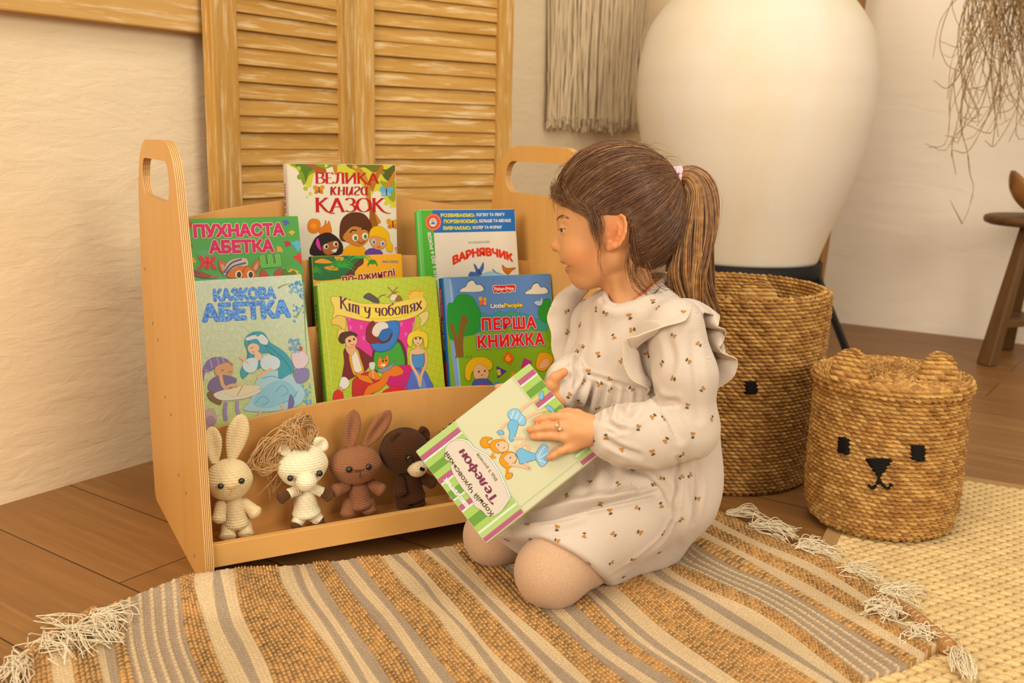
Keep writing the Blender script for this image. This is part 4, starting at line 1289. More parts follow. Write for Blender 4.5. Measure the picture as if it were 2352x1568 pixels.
for x, y in ((1475,430),(1485,510),(1580,505),(1600,605),(1660,540),(1935,480),(2040,480),(1975,570),(1640,800)):
    for a in (-90, -40, -140, 60, 120): bk.line(ZB((x, y), (x + 26 * math.cos(math.radians(a)), y + 30 * math.sin(math.radians(a)))), 1.8, '#e58fb4', taper=True)
bk.blob(ZB((1310,260),(1330,235),(1420,250),(1560,290),(1700,300),(1850,295),(1960,270),(2060,240),(2120,230),(2160,300),(2130,360),(2030,420),(1900,450),(1720,460),(1560,440),(1440,410),(1370,400),(1330,420),(1340,340)), '#f2d673')
bk.blob(ZB((1460,300),(1600,330),(1800,340),(2000,310),(2060,330),(1980,400),(1780,430),(1580,410)), '#f5dc58')
bk.blob(ZB((1320,440),(1380,405),(1440,430),(1430,530),(1380,490),(1325,480)), '#e9c56c'); bk.blob(ZB((2090,400),(2160,365),(2175,400),(2150,460),(2100,500),(2110,440)), '#ead392')
bk.blob(ZB((1370,560),(1390,520),(1440,550),(1400,640),(1372,600)), '#ecc973')
bk.ell(*ZB((2058, 207))[0], 17, 9.5, '#dfae4c', -12); bk.ell(*ZB((2056, 212))[0], 10, 5, '#f0cd72', -12); bk.poly(ZB((1990,225),(2130,190),(2125,235),(2010,262)), '#efcb62')
bk.text('Кіт у чоботях', *ZB((1392, 338), (2120, 340)), 27, '#5a2a50', serif=dict(thick=.15, thin=.06, serif=.08, alias={'К': 'К2'}), arc=-.085)
bk.blob(ZB((1600,240),(1640,205),(1680,220),(1730,260),(1735,290),(1690,285),(1650,265)), '#56504a'); bk.line(ZB((1725,260),(1750,230),(1795,215)), 1.6, '#56504a')
bk.blob(ZB((1840,270),(1850,210),(1880,210),(1910,262)), '#ecdcc0'); bk.blob(ZB((1845,212),(1862,190),(1885,212)), '#a8542c'); bk.blob(ZB((1880,270),(1910,225),(1940,262)), '#9c6a40')
for a in ((1815,150,1870,205),(1900,150,1850,205),(1810,240,1868,200),(1905,190,1850,200)): bk.line(ZB(a[:2], a[2:]), 2, '#9c7a4a')
# frame of a mirror, boy, girl, cat, cushions and the hat
bk.blob(ZB((1675,830),(1690,700),(1780,640),(1900,610),(1960,680),(1985,800),(1960,880),(1760,900),(1680,890)), '#5a3420'); bk.blob(ZB((1690,840),(1705,720),(1790,660),(1900,640),(1940,700),(1962,800),(1940,870),(1760,890),(1700,880)), '#4d9a3c')
bk.blob(ZB((1430,700),(1530,680),(1620,740),(1680,790),(1640,860),(1600,900),(1440,980),(1410,960),(1430,820)), '#6e2420')
bk.blob(ZB((1475,720),(1540,700),(1570,780),(1600,900),(1520,930),(1480,820)), '#e0a838'); bk.blob(ZB((1490,720),(1530,715),(1570,830),(1580,890),(1520,895)), '#f0e2cc')
bk.blob(ZB((1440,690),(1480,640),(1530,690),(1490,760)), '#e2b183')
bk.blob(ZB((1380,620),(1400,560),(1480,545),(1540,570),(1530,590),(1480,600),(1420,650)), '#4a2a18')
bk.blob(ZB((1440,610),(1500,580),(1540,610),(1530,660),(1490,685),(1450,670)), '#e8b98a'); bk.ell(*ZB((1475, 628))[0], 3, 3, '#4a2a18'); bk.ell(*ZB((1515, 612))[0], 2.4, 3, '#4a2a18'); bk.line(ZB((1485,660),(1500,664),(1515,656)), 1.4, '#a03a2a')
bk.blob(ZB((1400,960),(1440,950),(1475,1000),(1440,1050),(1385,1040)), '#f1e8d6'); bk.blob(ZB((1365,1060),(1400,1035),(1415,1090),(1370,1100)), '#e2a878')
bk.blob(ZB((1330,1165),(1335,1090),(1380,1060),(1415,1100),(1415,1150),(1370,1165)), '#c9382a')
bk.blob(ZB((1510,1130),(1500,1020),(1520,960),(1640,900),(1740,960),(1700,1080),(1600,1110)), '#b5302a')
bk.blob(ZB((1800,980),(1860,880),(1960,840),(2070,870),(2040,960),(1960,1040),(1850,1040)), '#b8246a'); bk.blob(ZB((1760,1090),(1860,1030),(1960,1050),(2030,1020),(1990,1070),(1880,1085)), '#c92a30')
bk.blob(ZB((1600,1115),(1640,1030),(1740,980),(1780,900),(1850,850),(1920,860),(1950,910),(1880,940),(1830,940),(1800,1000),(1740,1060),(1650,1100)), '#dd7d1c')
bk.blob(ZB((1520,900),(1580,930),(1640,940),(1680,1000),(1620,990),(1560,960)), '#dd8a2a'); bk.blob(ZB((1640,930),(1680,880),(1720,920),(1750,960),(1700,970)), '#e08a26')
bk.blob(ZB((1725,880),(1780,870),(1850,830),(1875,800),(1850,860),(1790,900),(1740,905)), '#8a93a0')
bk.blob(ZB((1725,850),(1735,770),(1765,790),(1790,780),(1810,745),(1820,800),(1810,840),(1770,870)), '#e08522'); bk.ell(*ZB((1770, 805))[0], 2.2, 3, '#2a3a1a'); bk.ell(*ZB((1798, 800))[0], 2, 3, '#2a3a1a'); bk.blob(ZB((1745,840),(1790,830),(1780,855)), '#f3e2c4')
bk.blob(ZB((1648,830),(1672,815),(1700,825),(1690,880),(1660,880)), '#dcd8c8'); bk.line(ZB((1680,880),(1685,960)), 1.8, '#cfcab8')
bk.blob(ZB((1980,1050),(2000,960),(2040,880),(2130,880),(2180,960),(2210,1048),(2080,1058)), '#5f6fae'); bk.blob(ZB((2040,900),(2080,890),(2130,960),(2160,1050),(2100,1054),(2060,960)), '#6d8fc0')
bk.blob(ZB((2035,745),(2080,735),(2130,745),(2125,850),(2040,855)), '#5b8cb4')
bk.blob(ZB((2010,720),(2080,690),(2150,715),(2120,740),(2040,745)), '#e6ba8c'); bk.line(ZB((2015,720),(2020,830),(2080,940),(2100,1030)), 6, '#e6ba8c'); bk.line(ZB((2150,720),(2150,830),(2110,930),(2095,1030)), 6, '#e0b080'); bk.line(ZB((2080,650),(2080,700)), 7, '#e6ba8c')
bk.blob(ZB((1985,640),(2000,570),(2050,540),(2110,540),(2160,570),(2165,660),(2140,690),(2120,600),(2040,600),(2020,680)), '#e8cf52')
bk.blob(ZB((2040,610),(2080,595),(2118,610),(2110,650),(2080,668),(2048,650)), '#ecc398'); bk.ell(*ZB((2062, 608))[0], 2, 2.6, '#3a2a22'); bk.ell(*ZB((2098, 606))[0], 2, 2.6, '#3a2a22'); bk.line(ZB((2070,648),(2090,647)), 1.6, '#b8402e')
bk.poly(ZB((2055,540),(2060,510),(2070,525),(2080,500),(2092,522),(2102,508),(2106,538)), '#e6b92c')
bk.blob(ZB((1665,660),(1720,690),(1790,680),(1860,620),(1900,540),(1890,470),(1840,450),(1790,460),(1900,450),(1912,520),(1900,610),(1850,690),(1760,725),(1690,705)), '#3f76ae')
bk.blob(ZB((1668,665),(1700,560),(1790,470),(1860,450),(1905,490),(1910,550),(1870,650),(1800,710),(1720,718)), '#4379b0'); bk.blob(ZB((1720,600),(1745,530),(1790,510),(1850,540),(1840,600),(1790,640),(1740,650)), '#3568a0'); bk.line(ZB((1725,605),(1760,640),(1820,620),(1850,560)), 5, '#5a2a20')
bk.blob(ZB((1625,600),(1630,510),(1680,450),(1700,500),(1690,560),(1740,630),(1690,650),(1650,640)), '#7a2a22'); bk.blob(ZB((1675,560),(1690,500),(1740,460),(1800,470),(1815,510),(1760,530),(1720,590)), '#e9dcc8')
bk.spine_text('Кіт у чоботях', .88, .42, .0085, '#3a3a2a', off=.0)
bk.spine_text('Казка', .30, .20, .006, '#c9cf8a', off=.0)
bk.finish()
# ---------------------------------------------------------------- first book, front row right
bk = rack_book('board_book', 'blue and green board book with red title, white clouds and trees', T1, (1018, 637), (1264, 628), (1288, 816), 0.018, 0.114, cover='#8aa93a', spine='#1f5f8e', back='#1f5f8e')
bk.blob(ZC((268,604),(330,1080),(420,1070),(600,1020),(760,980),(900,1010),(1160,1030),(1105,560),(700,585)), '#6f8fb8')
bk.blob(ZC((540,910),(560,880),(640,900),(700,870),(760,880),(790,860),(860,880),(930,900),(1000,930),(1080,920),(1140,950),(1160,1035),(560,1030),(540,960)), '#4f9c86')
bk.poly(ZC((268,1090),(420,1070),(600,1020),(760,985),(900,1005),(1160,1035),(1290,1470),(370,1470)), '#8fae34')
def cloud(x, y, k):
    pts = [(-95, 10), (-70, -12), (-45, -25), (-25, -60), (10, -72), (35, -40), (70, -38), (95, -5), (60, 14), (-60, 16)]
    bk.blob([(ZC((x + a * k, y + b_ * k))[0]) for a, b_ in [(q[0] * 1.05, q[1] * 1.07) for q in pts]], '#4a4f5c')
    bk.blob([(ZC((x + a * k, y + b_ * k))[0]) for a, b_ in pts], '#f3e6ce')
cloud(488, 700, 1.0); cloud(995, 718, .95)
bk.poly(ZC((268,606),(318,612),(345,700),(395,1465),(362,1465)), '#8fa9c8'); bk.line(ZC((318,615),(345,900),(400,1465)), 2.6, '#b7d0c8')
bk.blob(ZC((300,830),(340,800),(380,745),(440,735),(500,765),(530,820),(555,870),(560,960),(520,1040),(430,1060),(320,1080)), '#3d9440')
bk.blob(ZC((1010,860),(1040,790),(1080,770),(1110,800),(1118,940),(1050,950),(1015,910)), '#3d9440')
bk.blob(ZC((1080,1000),(1120,985),(1140,1100),(1090,1095)), '#7fa838'); 
bk.line(ZC((405,1230),(400,1100),(430,900)), 13, '#8a6434'); bk.line(ZC((385,1230),(360,1080),(325,960)), 9, '#8a6434'); bk.line(ZC((420,1000),(460,930)), 6, '#8a6434'); bk.line(ZC((1110,940),(1085,860)), 6, '#8a6434')
for x in (360, 440, 460, 1090, 1120, 480): bk.line(ZC((x, 1235 if x < 1000 else 1165), (x + 10, 1205 if x < 1000 else 1135)), 1.6, '#3c5a1c', taper=True)
# maker's tab
bk.blob(ZC((655,668),(740,662),(828,660),(832,700),(826,718),(805,712),(790,724),(765,716),(745,728),(720,718),(700,730),(675,722),(660,728)), '#f4ead8')
bk.blob(ZC((662,674),(740,668),(822,666),(825,700),(820,710),(803,704),(788,716),(765,708),(745,720),(720,710),(700,722),(677,714),(664,720)), '#cf2f26')
bk.text('Fisher-Price', *ZC((668, 706), (818, 700)), 7.6, '#f8efe0', off=.03)
bk.text('Little', *ZC((638, 842), (742, 838)), 10, '#f4ead8', off=.045, ring=[(.05, '#28406e')])
bk.text('People', *ZC((744, 838), (884, 832)), 10, '#f2d21e', off=.045, ring=[(.05, '#28406e')])
bk.text('ПЕРША', *ZC((572, 1015), (990, 998)), 26, '#d62a22', off=.048, ring=[(.064, '#2b4f8e'), (.034, '#f4e8d6')], space=1.12)
bk.text('КНИЖКА', *ZC((540, 1155), (1055, 1125)), 27, '#d62a22', off=.048, ring=[(.064, '#2b4f8e'), (.034, '#f4e8d6')], space=1.12)
# butterfly, bird, toy blocks
for x, y, r, c in ((555,770,4.5,'#e8b52c'),(590,775,4,'#e8b52c'),(560,805,4,'#e07a5a'),(590,805,4,'#e8b52c'),(573,790,4,'#e06a86')): bk.ell(*ZC((x, y))[0], r, r * 1.2, c)
bk.blob(ZC((975,800),(1000,785),(1020,790),(1035,760),(1042,790),(1030,820),(1000,822)), '#c6d0dc')
bk.poly(ZC((765,1178),(822,1225),(785,1288),(728,1240)), '#dd6a22'); bk.text('6', *ZC((758, 1258), (792, 1252)), 14, '#f0c23a', off=.03)
bk.poly(ZC((680,1295),(760,1335),(690,1392)), '#5a3a8c'); bk.text('1', *ZC((696, 1368), (712, 1364)), 13, '#f0c23a', off=.03)
bk.poly(ZC((895,1232),(960,1260),(940,1310),(872,1310)), '#b8387c'); bk.poly(ZC((785,1390),(800,1335),(830,1360),(860,1345),(850,1400)), '#e6a42c'); bk.ell(*ZC((690,1460))[0], 11, 12, '#4aa0a8')
# two plain smiling children at the lower edge
bk.blob(ZC((436,1380),(445,1290),(500,1235),(580,1228),(640,1260),(645,1310),(610,1330),(500,1330),(470,1410)), '#eebd30')
bk.blob(ZC((500,1330),(540,1280),(610,1320),(615,1380),(570,1410),(515,1395)), '#f0c08e'); bk.ell(*ZC((543, 1340))[0], 1.8, 2.6, '#2a2018'); bk.ell(*ZC((590, 1335))[0], 1.8, 2.6, '#2a2018'); bk.line(ZC((560,1368),(575,1366)), 2, '#a83c2c')
bk.blob(ZC((500,1468),(505,1410),(560,1395),(620,1405),(650,1468)), '#5a5f9c'); bk.ell(*ZC((575, 1450))[0], 4.5, 5.5, '#d62a22')
bk.blob(ZC((990,1280),(1010,1205),(1060,1190),(1110,1215),(1118,1260),(1060,1330),(1000,1320)), '#e8a92a'); bk.blob(ZC((1015,1310),(1040,1250),(1090,1240),(1080,1300)), '#f0b888')
bk.spine_text('Fisher-Price', .93, .78, .0045, '#f8efe0', off=.02, tab=('#cf2f26', .26, .77, .94))
bk.spine_text('Little People', .75, .58, .006, '#f2d21e', off=.03)
bk.spine_text('ПЕРША КНИЖКА', .52, .08, .009, '#d62a22', off=.04)
bk.finish()
# ================================================================== rugs
def attr_mat(name, rough=0.85, spec=0.1, nscale=500, namt=0.35, bumpd=0.0006, sheen=0.0):
    t = NT(name, rough, spec)
    a = t.n('ShaderNodeAttribute'); a.attribute_name = 'Col'
    n = t.noise(t.coord('Object', (nscale, nscale, nscale)), 1.0, 3, 0.6)
    c = t.mix(namt, a.outputs['Color'], t.mix(1.0, a.outputs['Color'], t.ramp(n, [(0.25, (0.35, 0.33, 0.30, 1)), (0.75, (1.5, 1.5, 1.5, 1))]), 'MULTIPLY'))
    t.base(c)
    t.bump(n, 0.5, bumpd)
    if sheen: t.b.inputs['Sheen Weight'].default_value = sheen
    return t.m
A3 = lambda h: np.array(alb(h)[:3])
# stripe borders of the rag rug: kind of the stripe to the right of it, then points from the far edge to the near edge
RUG = [
 ('J', [(60,1524),(60,1568)]), ('C', [(112,1488),(122,1568)]), ('J', [(158,1462),(174,1568)]), ('C', [(196,1432),(217,1477),(238,1568)]),
 ('G', [(236,1396),(240,1480),(256,1568)]), ('J', [(258,1386),(265,1480),(278,1568)]), ('S', [(285,1378),(290,1470),(312,1568)]),
 ('J', [(412,1326),(416,1360),(430,1470),(470,1568)]), ('C', [(447,1318),(449,1360),(495,1503),(523,1568)]), ('G', [(491,1312),(492,1360),(508,1436),(548,1513),(576,1568)]),
 ('C', [(505,1308),(533,1423),(559,1474),(599,1566)]), ('J', [(538,1305),(551,1388),(574,1446),(612,1520),(630,1568)]), ('C', [(638,1301),(653,1349),(704,1423),(755,1490),(803,1566)]),
 ('G', [(671,1298),(694,1357),(745,1433),(793,1510),(829,1568)]), ('C', [(687,1297),(712,1362),(763,1433),(814,1510),(847,1568)]), ('G', [(700,1296),(730,1357),(781,1433),(829,1505),(875,1568)]),
 ('J', [(717,1294),(755,1357),(806,1433),(862,1507),(900,1568)]), ('G', [(755,1290),(801,1354),(857,1423),(931,1510),(962,1568)]), ('C', [(775,1288),(829,1357),(888,1423),(944,1505),(990,1568)]),
 ('G', [(798,1285),(857,1357),(913,1423),(972,1505),(1020,1568)]), ('J', [(819,1281),(877,1357),(941,1433),(1000,1505),(1051,1568)]), ('C', [(875,1277),(931,1349),(1000,1413),(1043,1472),(1134,1568)]),
 ('G', [(897,1274),(959,1331),(1000,1382),(1060,1445),(1149,1568)]), ('C', [(913,1272),(972,1329),(1021,1394),(1089,1462),(1176,1568)]), ('J', [(936,1268),(1005,1344),(1054,1397),(1131,1495),(1214,1568)]),
 ('C', [(969,1264),(1031,1316),(1101,1385),(1205,1492),(1268,1568)]), ('G', [(986,1261),(1024,1293),(1116,1385),(1226,1498),(1295,1568)]), ('C', [(1006,1258),(1060,1311),(1143,1391),(1250,1498),(1333,1568)]),
 ('J', [(1041,1253),(1080,1299),(1167,1394),(1268,1480),(1360,1568)]), ('G', [(1088,1246),(1170,1316),(1247,1403),(1348,1495),(1440,1568)]), ('C', [(1112,1243),(1185,1314),(1262,1396),(1369,1492),(1476,1568)]),
 ('G', [(1145,1238),(1225,1320),(1298,1400),(1390,1486),(1512,1568)]), ('J', [(1172,1234),(1250,1318),(1324,1391),(1423,1483),(1545,1560)]), ('G', [(1208,1229),(1290,1318),(1369,1391),(1458,1480),(1589,1568)]),
 ('C', [(1217,1227),(1300,1316),(1377,1388),(1470,1474),(1607,1561)]), ('G', [(1232,1225),(1312,1314),(1390,1385),(1488,1474),(1625,1568)]), ('C', [(1246,1223),(1325,1312),(1404,1379),(1512,1474),(1649,1568)]),
 ('J', [(1272,1219),(1350,1300),(1425,1355),(1524,1445),(1700,1567)]), ('C', [(1370,1204),(1473,1320),(1565,1374),(1637,1430),(1745,1488),(1876,1568)]), ('G', [(1400,1199),(1500,1315),(1596,1373),(1723,1452),(1899,1558)]),
 ('C', [(1420,1196),(1520,1309),(1634,1376),(1755,1452),(1927,1568)]), ('J', [(1460,1190),(1526,1293),(1610,1347),(1760,1417),(1953,1564)]), ('S', [(1480,1187),(1540,1283),(1621,1325),(1787,1408),(1981,1558)]),
 ('J', [(1545,1177),(1576,1232),(1679,1299),(1819,1363),(2085,1526)]), ('C', [(1565,1174),(1592,1222),(1698,1276),(1867,1378),(2106,1512)]), ('J', [(1580,1171),(1598,1207),(1717,1272),(1875,1352),(2125,1500)]),
 ('C', [(1595,1169),(1608,1193),(1742,1260),(1895,1335),(2140,1488)]), ('J', [(1605,1167),(1618,1180),(1735,1240),(1905,1315),(2152,1480)]), ('E', [(1618,1160),(1700,1196),(1787,1239),(1950,1310),(2185,1482)])]
JCOL, CCOL, GCOL, TCOL = A3('#b07f45'), A3('#cfae80'), A3('#a58b6d'), A3('#dcc096')
NR = 440
tt = np.linspace(0, 1, NR)
bcurves = []
for k, (kind, pts) in enumerate(RUG):
    pts = list(pts)
    if pts[-1][1] > 1540 and pts[-1][0] < 1960:                 # continue below the picture to the rug's near edge
        a, b = np.array(pts[-2], float), np.array(pts[-1], float)
        d = (b - a) / np.linalg.norm(b - a)
        pts.append(tuple(b + d * (70 if b[0] < 1700 else 70 * (1960 - b[0]) / 260)))
    c = catmull([(x, y, 0) for x, y in pts], NR)[:, :2]
    seg = np.r_[0, np.cumsum(np.linalg.norm(np.diff(c, axis=0), axis=1))]
    s_ = np.interp(tt * seg[-1], seg, np.arange(NR))
    c = np.stack([np.interp(s_, np.arange(NR), c[:, j]) for j in (0, 1)], 1)
    bcurves.append(c)
cols, kinds, uu = [], [], []                                     # columns of the grid
for k in range(len(RUG) - 1):
    a, b = bcurves[k], bcurves[k + 1]
    wid = np.linalg.norm(fl(*a[NR // 2]) - fl(*b[NR // 2]))
    kind = RUG[k][0]
    strands = max(2, int(round(wid / 0.0060))) if kind == 'J' else max(2, int(round(wid / 0.005)))
    nsub = strands * (5 if kind == 'J' else 3)
    for j in range(nsub):
        f = j / nsub
        cols.append(a + (b - a) * f); kinds.append(kind); uu.append((k, f * strands, strands))
cols.append(bcurves[-1]); kinds.append('J'); uu.append((len(RUG) - 2, 0.0, 1))
G = np.stack(cols, 0)                                            # (columns, NR, 2)
nC = len(cols)
kk = np.array([u[0] for u in uu]); ph = np.array([u[1] for u in uu])
sid = np.floor(ph) + kk * 40
# height: flat on the floor, puckered edge against the rack's left foot, gentle waves, lifted where it lies over the second rug
cx = G[:, :, 0]
zed = 0.010 + 0.040 * np.exp(-((G[:, :1, 0] - 475) / 130.0) ** 2) + 0.006 * np.sin(G[:, :1, 0] / 37.0) ** 2
fall = np.clip(1 - tt[None, :] / 0.34, 0, 1) ** 1.6
zb_ = 0.007 + (zed - 0.007) * fall
P0 = fl(0, 0)
XY = np.stack([np.stack([fl(u, v)[:2] for u, v in col[::8]]) for col in G], 0)
XYf = np.stack([np.stack([np.interp(np.arange(NR), np.arange(0, NR, 8), XY[i, :, j]) for j in (0, 1)], -1) for i in range(nC)], 0)
wave = 0.0045 * (vnoise(XYf.reshape(-1, 2) @ np.array([[7.0, 2, 0], [3.0, 6, 0]]), 3).reshape(nC, NR) * 0.5 + 0.5)
over = 0.008 * np.clip((XYf[:, :, 0] - 0.47) / 0.08, 0, 1)
rng_s = np.random.default_rng(4)
tw_ = {s: rng_s.uniform(0, 1, 3) for s in np.unique(sid)}
rs = np.array([tw_[s] for s in sid])
leng = np.array([np.linalg.norm(XYf[i, 1:] - XYf[i, :-1], axis=1).sum() for i in range(nC)])
pos = tt[None, :] * leng[:, None]
isJ = np.array([k == 'J' for k in kinds]); isS = np.array([k == 'S' for k in kinds]); isG = np.array([k == 'G' for k in kinds])
bump = np.zeros((nC, NR)); col = np.zeros((nC, NR, 3))
cross = np.abs(np.sin(np.pi * (ph % 1.0)))[:, None]
pitch = 0.0098
u_ = pos / pitch + (np.floor(ph) % 2 * 0.5 + rs[:, 0] * 0.25)[:, None] + 0.15 * np.sin(pos * 60 + rs[:, 1:2] * 6)
lobe = np.abs(np.sin(np.pi * u_))
jb = 0.0038 * cross ** 0.6 * (0.35 + 0.65 * lobe ** 0.6)
thread = np.clip(1 - lobe / 0.36, 0, 1)
lobe_id = np.floor(u_) + sid[:, None] * 7.31
rv = np.modf(np.sin(lobe_id * 12.9898) * 43758.5453)[0]; rv = np.abs(rv)
blot = vnoise(np.c_[XYf.reshape(-1, 2) * 9, np.zeros(nC * NR)], 8).reshape(nC, NR)
jc_ = JCOL * (0.62 + 0.62 * rv + 0.16 * blot)[..., None] * np.array([1, 0.98, 0.94]) ** (rv[..., None] * 2)
jc_ = jc_ + (TCOL - jc_) * (np.clip(thread * 1.6, 0, 1) * (cross > 0.42))[..., None]
cb_ = 0.0012 * cross * np.abs(np.sin(np.pi * (pos / 0.0075 + (np.floor(ph) % 2 * 0.5)[:, None]))) ** 0.7
rv2 = 0.90 + 0.14 * (0.5 + 0.5 * blot)
cc_ = CCOL * rv2[..., None]; gc_ = GCOL * (rv2 * (0.93 + 0.14 * rng_s.random((nC, NR))))[..., None]
str_n = (np.floor(ph) % 3).astype(int)
isthin = isS & (str_n == 1)
thin_on = (np.abs(np.sin(np.pi * pos / 0.011)) > 0.25)
sc_ = np.where(((isthin[:, None]) & thin_on)[..., None], cc_, gc_)
bump = np.where(isJ[:, None], jb, cb_ + np.where(isthin[:, None], 0.0012, 0))
col = np.where(isJ[:, None, None], jc_, np.where(isG[:, None, None], gc_, np.where(isS[:, None, None], sc_, cc_)))
Zc = zb_ + wave + over + bump
dirs = np.stack([RC @ np.stack([(G[..., 0] - CX) / FPX, -(G[..., 1] - CY) / FPX, -np.ones((nC, NR))], 0).reshape(3, -1)], 0)[0].T.reshape(nC, NR, 3)
tq = ((zb_ + wave + over) - CAM_H) / dirs[..., 2]
V = CPOS + dirs * tq[..., None]
V[..., 2] += bump
# skirt down to the floor round the outline
def skirt(Vr, Cr, out):
    lowp = Vr.copy(); lowp[:, 2] = 0.0015; return lowp
Fq = gridfaces(nC, NR)
VV = [V.reshape(-1, 3)]; CC = [col.reshape(-1, 3)]; FF = [Fq]; base = nC * NR
for idx in (np.arange(nC) * NR, np.arange(nC) * NR + NR - 1, np.arange(NR), (nC - 1) * NR + np.arange(NR)):
    lo_ = VV[0][idx].copy(); lo_[:, 2] = np.minimum(lo_[:, 2] - 0.004, 0.003 + 0.0 * lo_[:, 2]) if True else 0
    lo_[:, 2] = np.maximum(lo_[:, 2], 0.001)
    VV.append(lo_); CC.append(CC[0][idx])
    m = len(idx); j = np.arange(m - 1)
    FF.append(np.stack([idx[j], idx[j + 1], base + j + 1, base + j], -1)); base += m
m_rug = attr_mat('striped_rag_weave', 0.9, 0.08, 420, 0.45, 0.0008)
m_cot = M('#e6cfa6', 0.9, 0.08)
rug = thing('striped_rug', 'striped rag rug of jute, cream and grey bands with frayed ends under the kneeling child', 'rug', fl(1000, 1450))
VV = np.vstack(VV); CC = np.vstack(CC)
mesh('woven_field', VV, np.vstack(FF), m_rug, rug, True, col=np.c_[np.clip(CC, 0, 1), np.ones(len(CC))])
def tassel(root_px, ends_px, n, spread, z=0.012, r=0.0007, curl=0.006, seed=0):
    rg = np.random.default_rng(seed)
    P = []; n = int(n * 1.7)
    for i in range(n):
        e = ends_px[i % len(ends_px)]
        a = fl(root_px[0] + rg.normal(0, 5), root_px[1] + rg.normal(0, 3), z + .004)
        b = fl(e[0] + rg.normal(0, spread), e[1] + rg.normal(0, spread * .6), 0.004 + z * .5)
        m1 = a + (b - a) * .33; m2 = a + (b - a) * .68
        for m_ in (m1, m2):
            m_[:2] += rg.normal(0, curl, 2); m_[2] = z + abs(rg.normal(0, .006))
        P.append(catmull([a, m1, m2, b], 16))
    V, F = tubes(P, np.full((n, 16), r), 5)
    mesh('tassel', V, F, m_cot, rug, True)
tassel((215, 1412), [(330, 1400), (300, 1425), (275, 1440), (260, 1472)], 26, 14, 0.02, curl=.012, seed=1)
tassel((165, 1440), [(110, 1430), (250, 1470), (280, 1472), (190, 1500)], 22, 12, 0.02, curl=.014, seed=2)
tassel((110, 1470), [(60, 1500), (150, 1520), (160, 1490)], 16, 12, 0.018, curl=.012, seed=3)
tassel((55, 1508), [(5, 1545), (-10, 1560), (30, 1575), (60, 1570)], 22, 10, 0.016, curl=.008, seed=4)
tassel((1672, 1178), [(1750, 1190), (1735, 1170), (1740, 1185)], 16, 7, 0.012, curl=.005, seed=5)
tassel((1727, 1204), [(1826, 1235), (1805, 1240), (1795, 1200), (1822, 1215)], 24, 8, 0.012, curl=.007, seed=6)
tassel((1833, 1255), [(1905, 1262), (1885, 1240), (1930, 1270), (1925, 1285)], 24, 8, 0.016, curl=.009, seed=7)
tassel((1945, 1305), [(2005, 1330), (2000, 1300), (2030, 1345)], 16, 10, 0.018, curl=.010, seed=8)
tassel((2025, 1355), [(2120, 1362), (2085, 1345), (2075, 1372), (2110, 1395)], 26, 9, 0.018, curl=.008, seed=9)
tassel((2060, 1395), [(1985, 1410), (2000, 1390), (2030, 1420), (2050, 1430)], 26, 12, 0.026, curl=.011, seed=10)
tassel((2110, 1440), [(2080, 1475), (2130, 1478), (2140, 1470)], 18, 10, 0.02, curl=.010, seed=11)
tassel((2195, 1488), [(2215, 1545), (2225, 1558), (2190, 1535), (2235, 1555)], 30, 8, 0.016, curl=.005, seed=12)
# rolled-over jute edges at both ends
def roll(pts, r, seed, dark=0.8):
    c = catmull([fl(u, v, r * .95 + 0.006) for u, v in pts], 130)
    N, K = 130, 24
    T = nrmz(np.gradient(c, axis=0)); A = nrmz(np.cross(T, UPZ)); Bq = np.cross(A, T)
    th = np.linspace(0, 2 * np.pi, K, endpoint=False)
    L = np.r_[0, np.cumsum(np.linalg.norm(np.diff(c, axis=0), axis=1))]
    u2 = (L / 0.010)[:, None] + 0.5 * (np.floor(th / (2 * np.pi / 6)) % 2)[None]
    prof_ = 1 + 0.16 * np.abs(np.sin(np.pi * u2)) * np.abs(np.sin(th * 3))[None]
    end = np.minimum(1, np.minimum(np.arange(N), np.arange(N)[::-1]) / 8.0 + .25)[:, None]
    V = c[:, None] + (r * prof_ * end)[..., None] * (np.cos(th)[None, :, None] * A[:, None] + np.sin(th)[None, :, None] * Bq[:, None])
    lob = np.abs(np.sin(np.pi * u2)); rnd = np.abs(np.modf(np.sin((np.floor(u2) + np.floor(th / (2 * np.pi / 6))[None] * 17) * 12.9898) * 43758.54)[0])
    cl = A3('#a87540') * (0.75 + .45 * rnd)[..., None]
    cl = cl + (TCOL - cl) * (lob < .2)[..., None]
    mesh('rolled_edge', V.reshape(-1, 3), gridfaces(N, K, False, True)[:, ::-1], m_rug, rug, True, col=np.c_[np.clip(cl.reshape(-1, 3), 0, 1), np.ones(N * K)])
roll([(228, 1398), (190, 1420), (150, 1440), (110, 1470), (70, 1505), (45, 1530)], 0.008, 1)
roll([(2045, 1390), (2085, 1408), (2125, 1440), (2160, 1470), (2185, 1492)], 0.0105, 2)

# ---------------------------------------------------------------- pale braided jute rug under the lidded basket
ja, jb2 = fl(2210, 1106), fl(2352, 1128)
JE1 = nrmz(jb2 - ja); JE2 = np.array([-JE1[1], JE1[0], 0]) * -1.0          # JE2 towards the camera
lc = fl(1924, 1236)
s_l = (lc - ja) @ JE1
JO = ja + JE1 * s_l
nx, ny = 520, 620
LX, LY = 1.0, 1.15
X, Y = np.meshgrid(np.linspace(0, LX, nx), np.linspace(0, LY, ny), indexing='ij')
rowp, stp = 0.0150, 0.020
row = np.floor(Y / rowp); fy = Y / rowp - row
sx_ = X / stp + 0.5 * (row % 2) + 0.55 * np.abs(fy - .5) * np.where(row % 2 == 0, 1, 1)
fx = sx_ - np.floor(sx_)
hgt = 0.0042 * np.sqrt(np.clip(np.sin(np.pi * fy), 0, 1)) * (0.55 + 0.45 * np.sin(np.pi * fx))
dotm = (np.abs(fx) < .16) & (np.abs(fy - .5) < .24)
hgt = np.where(dotm, hgt - .003, hgt)
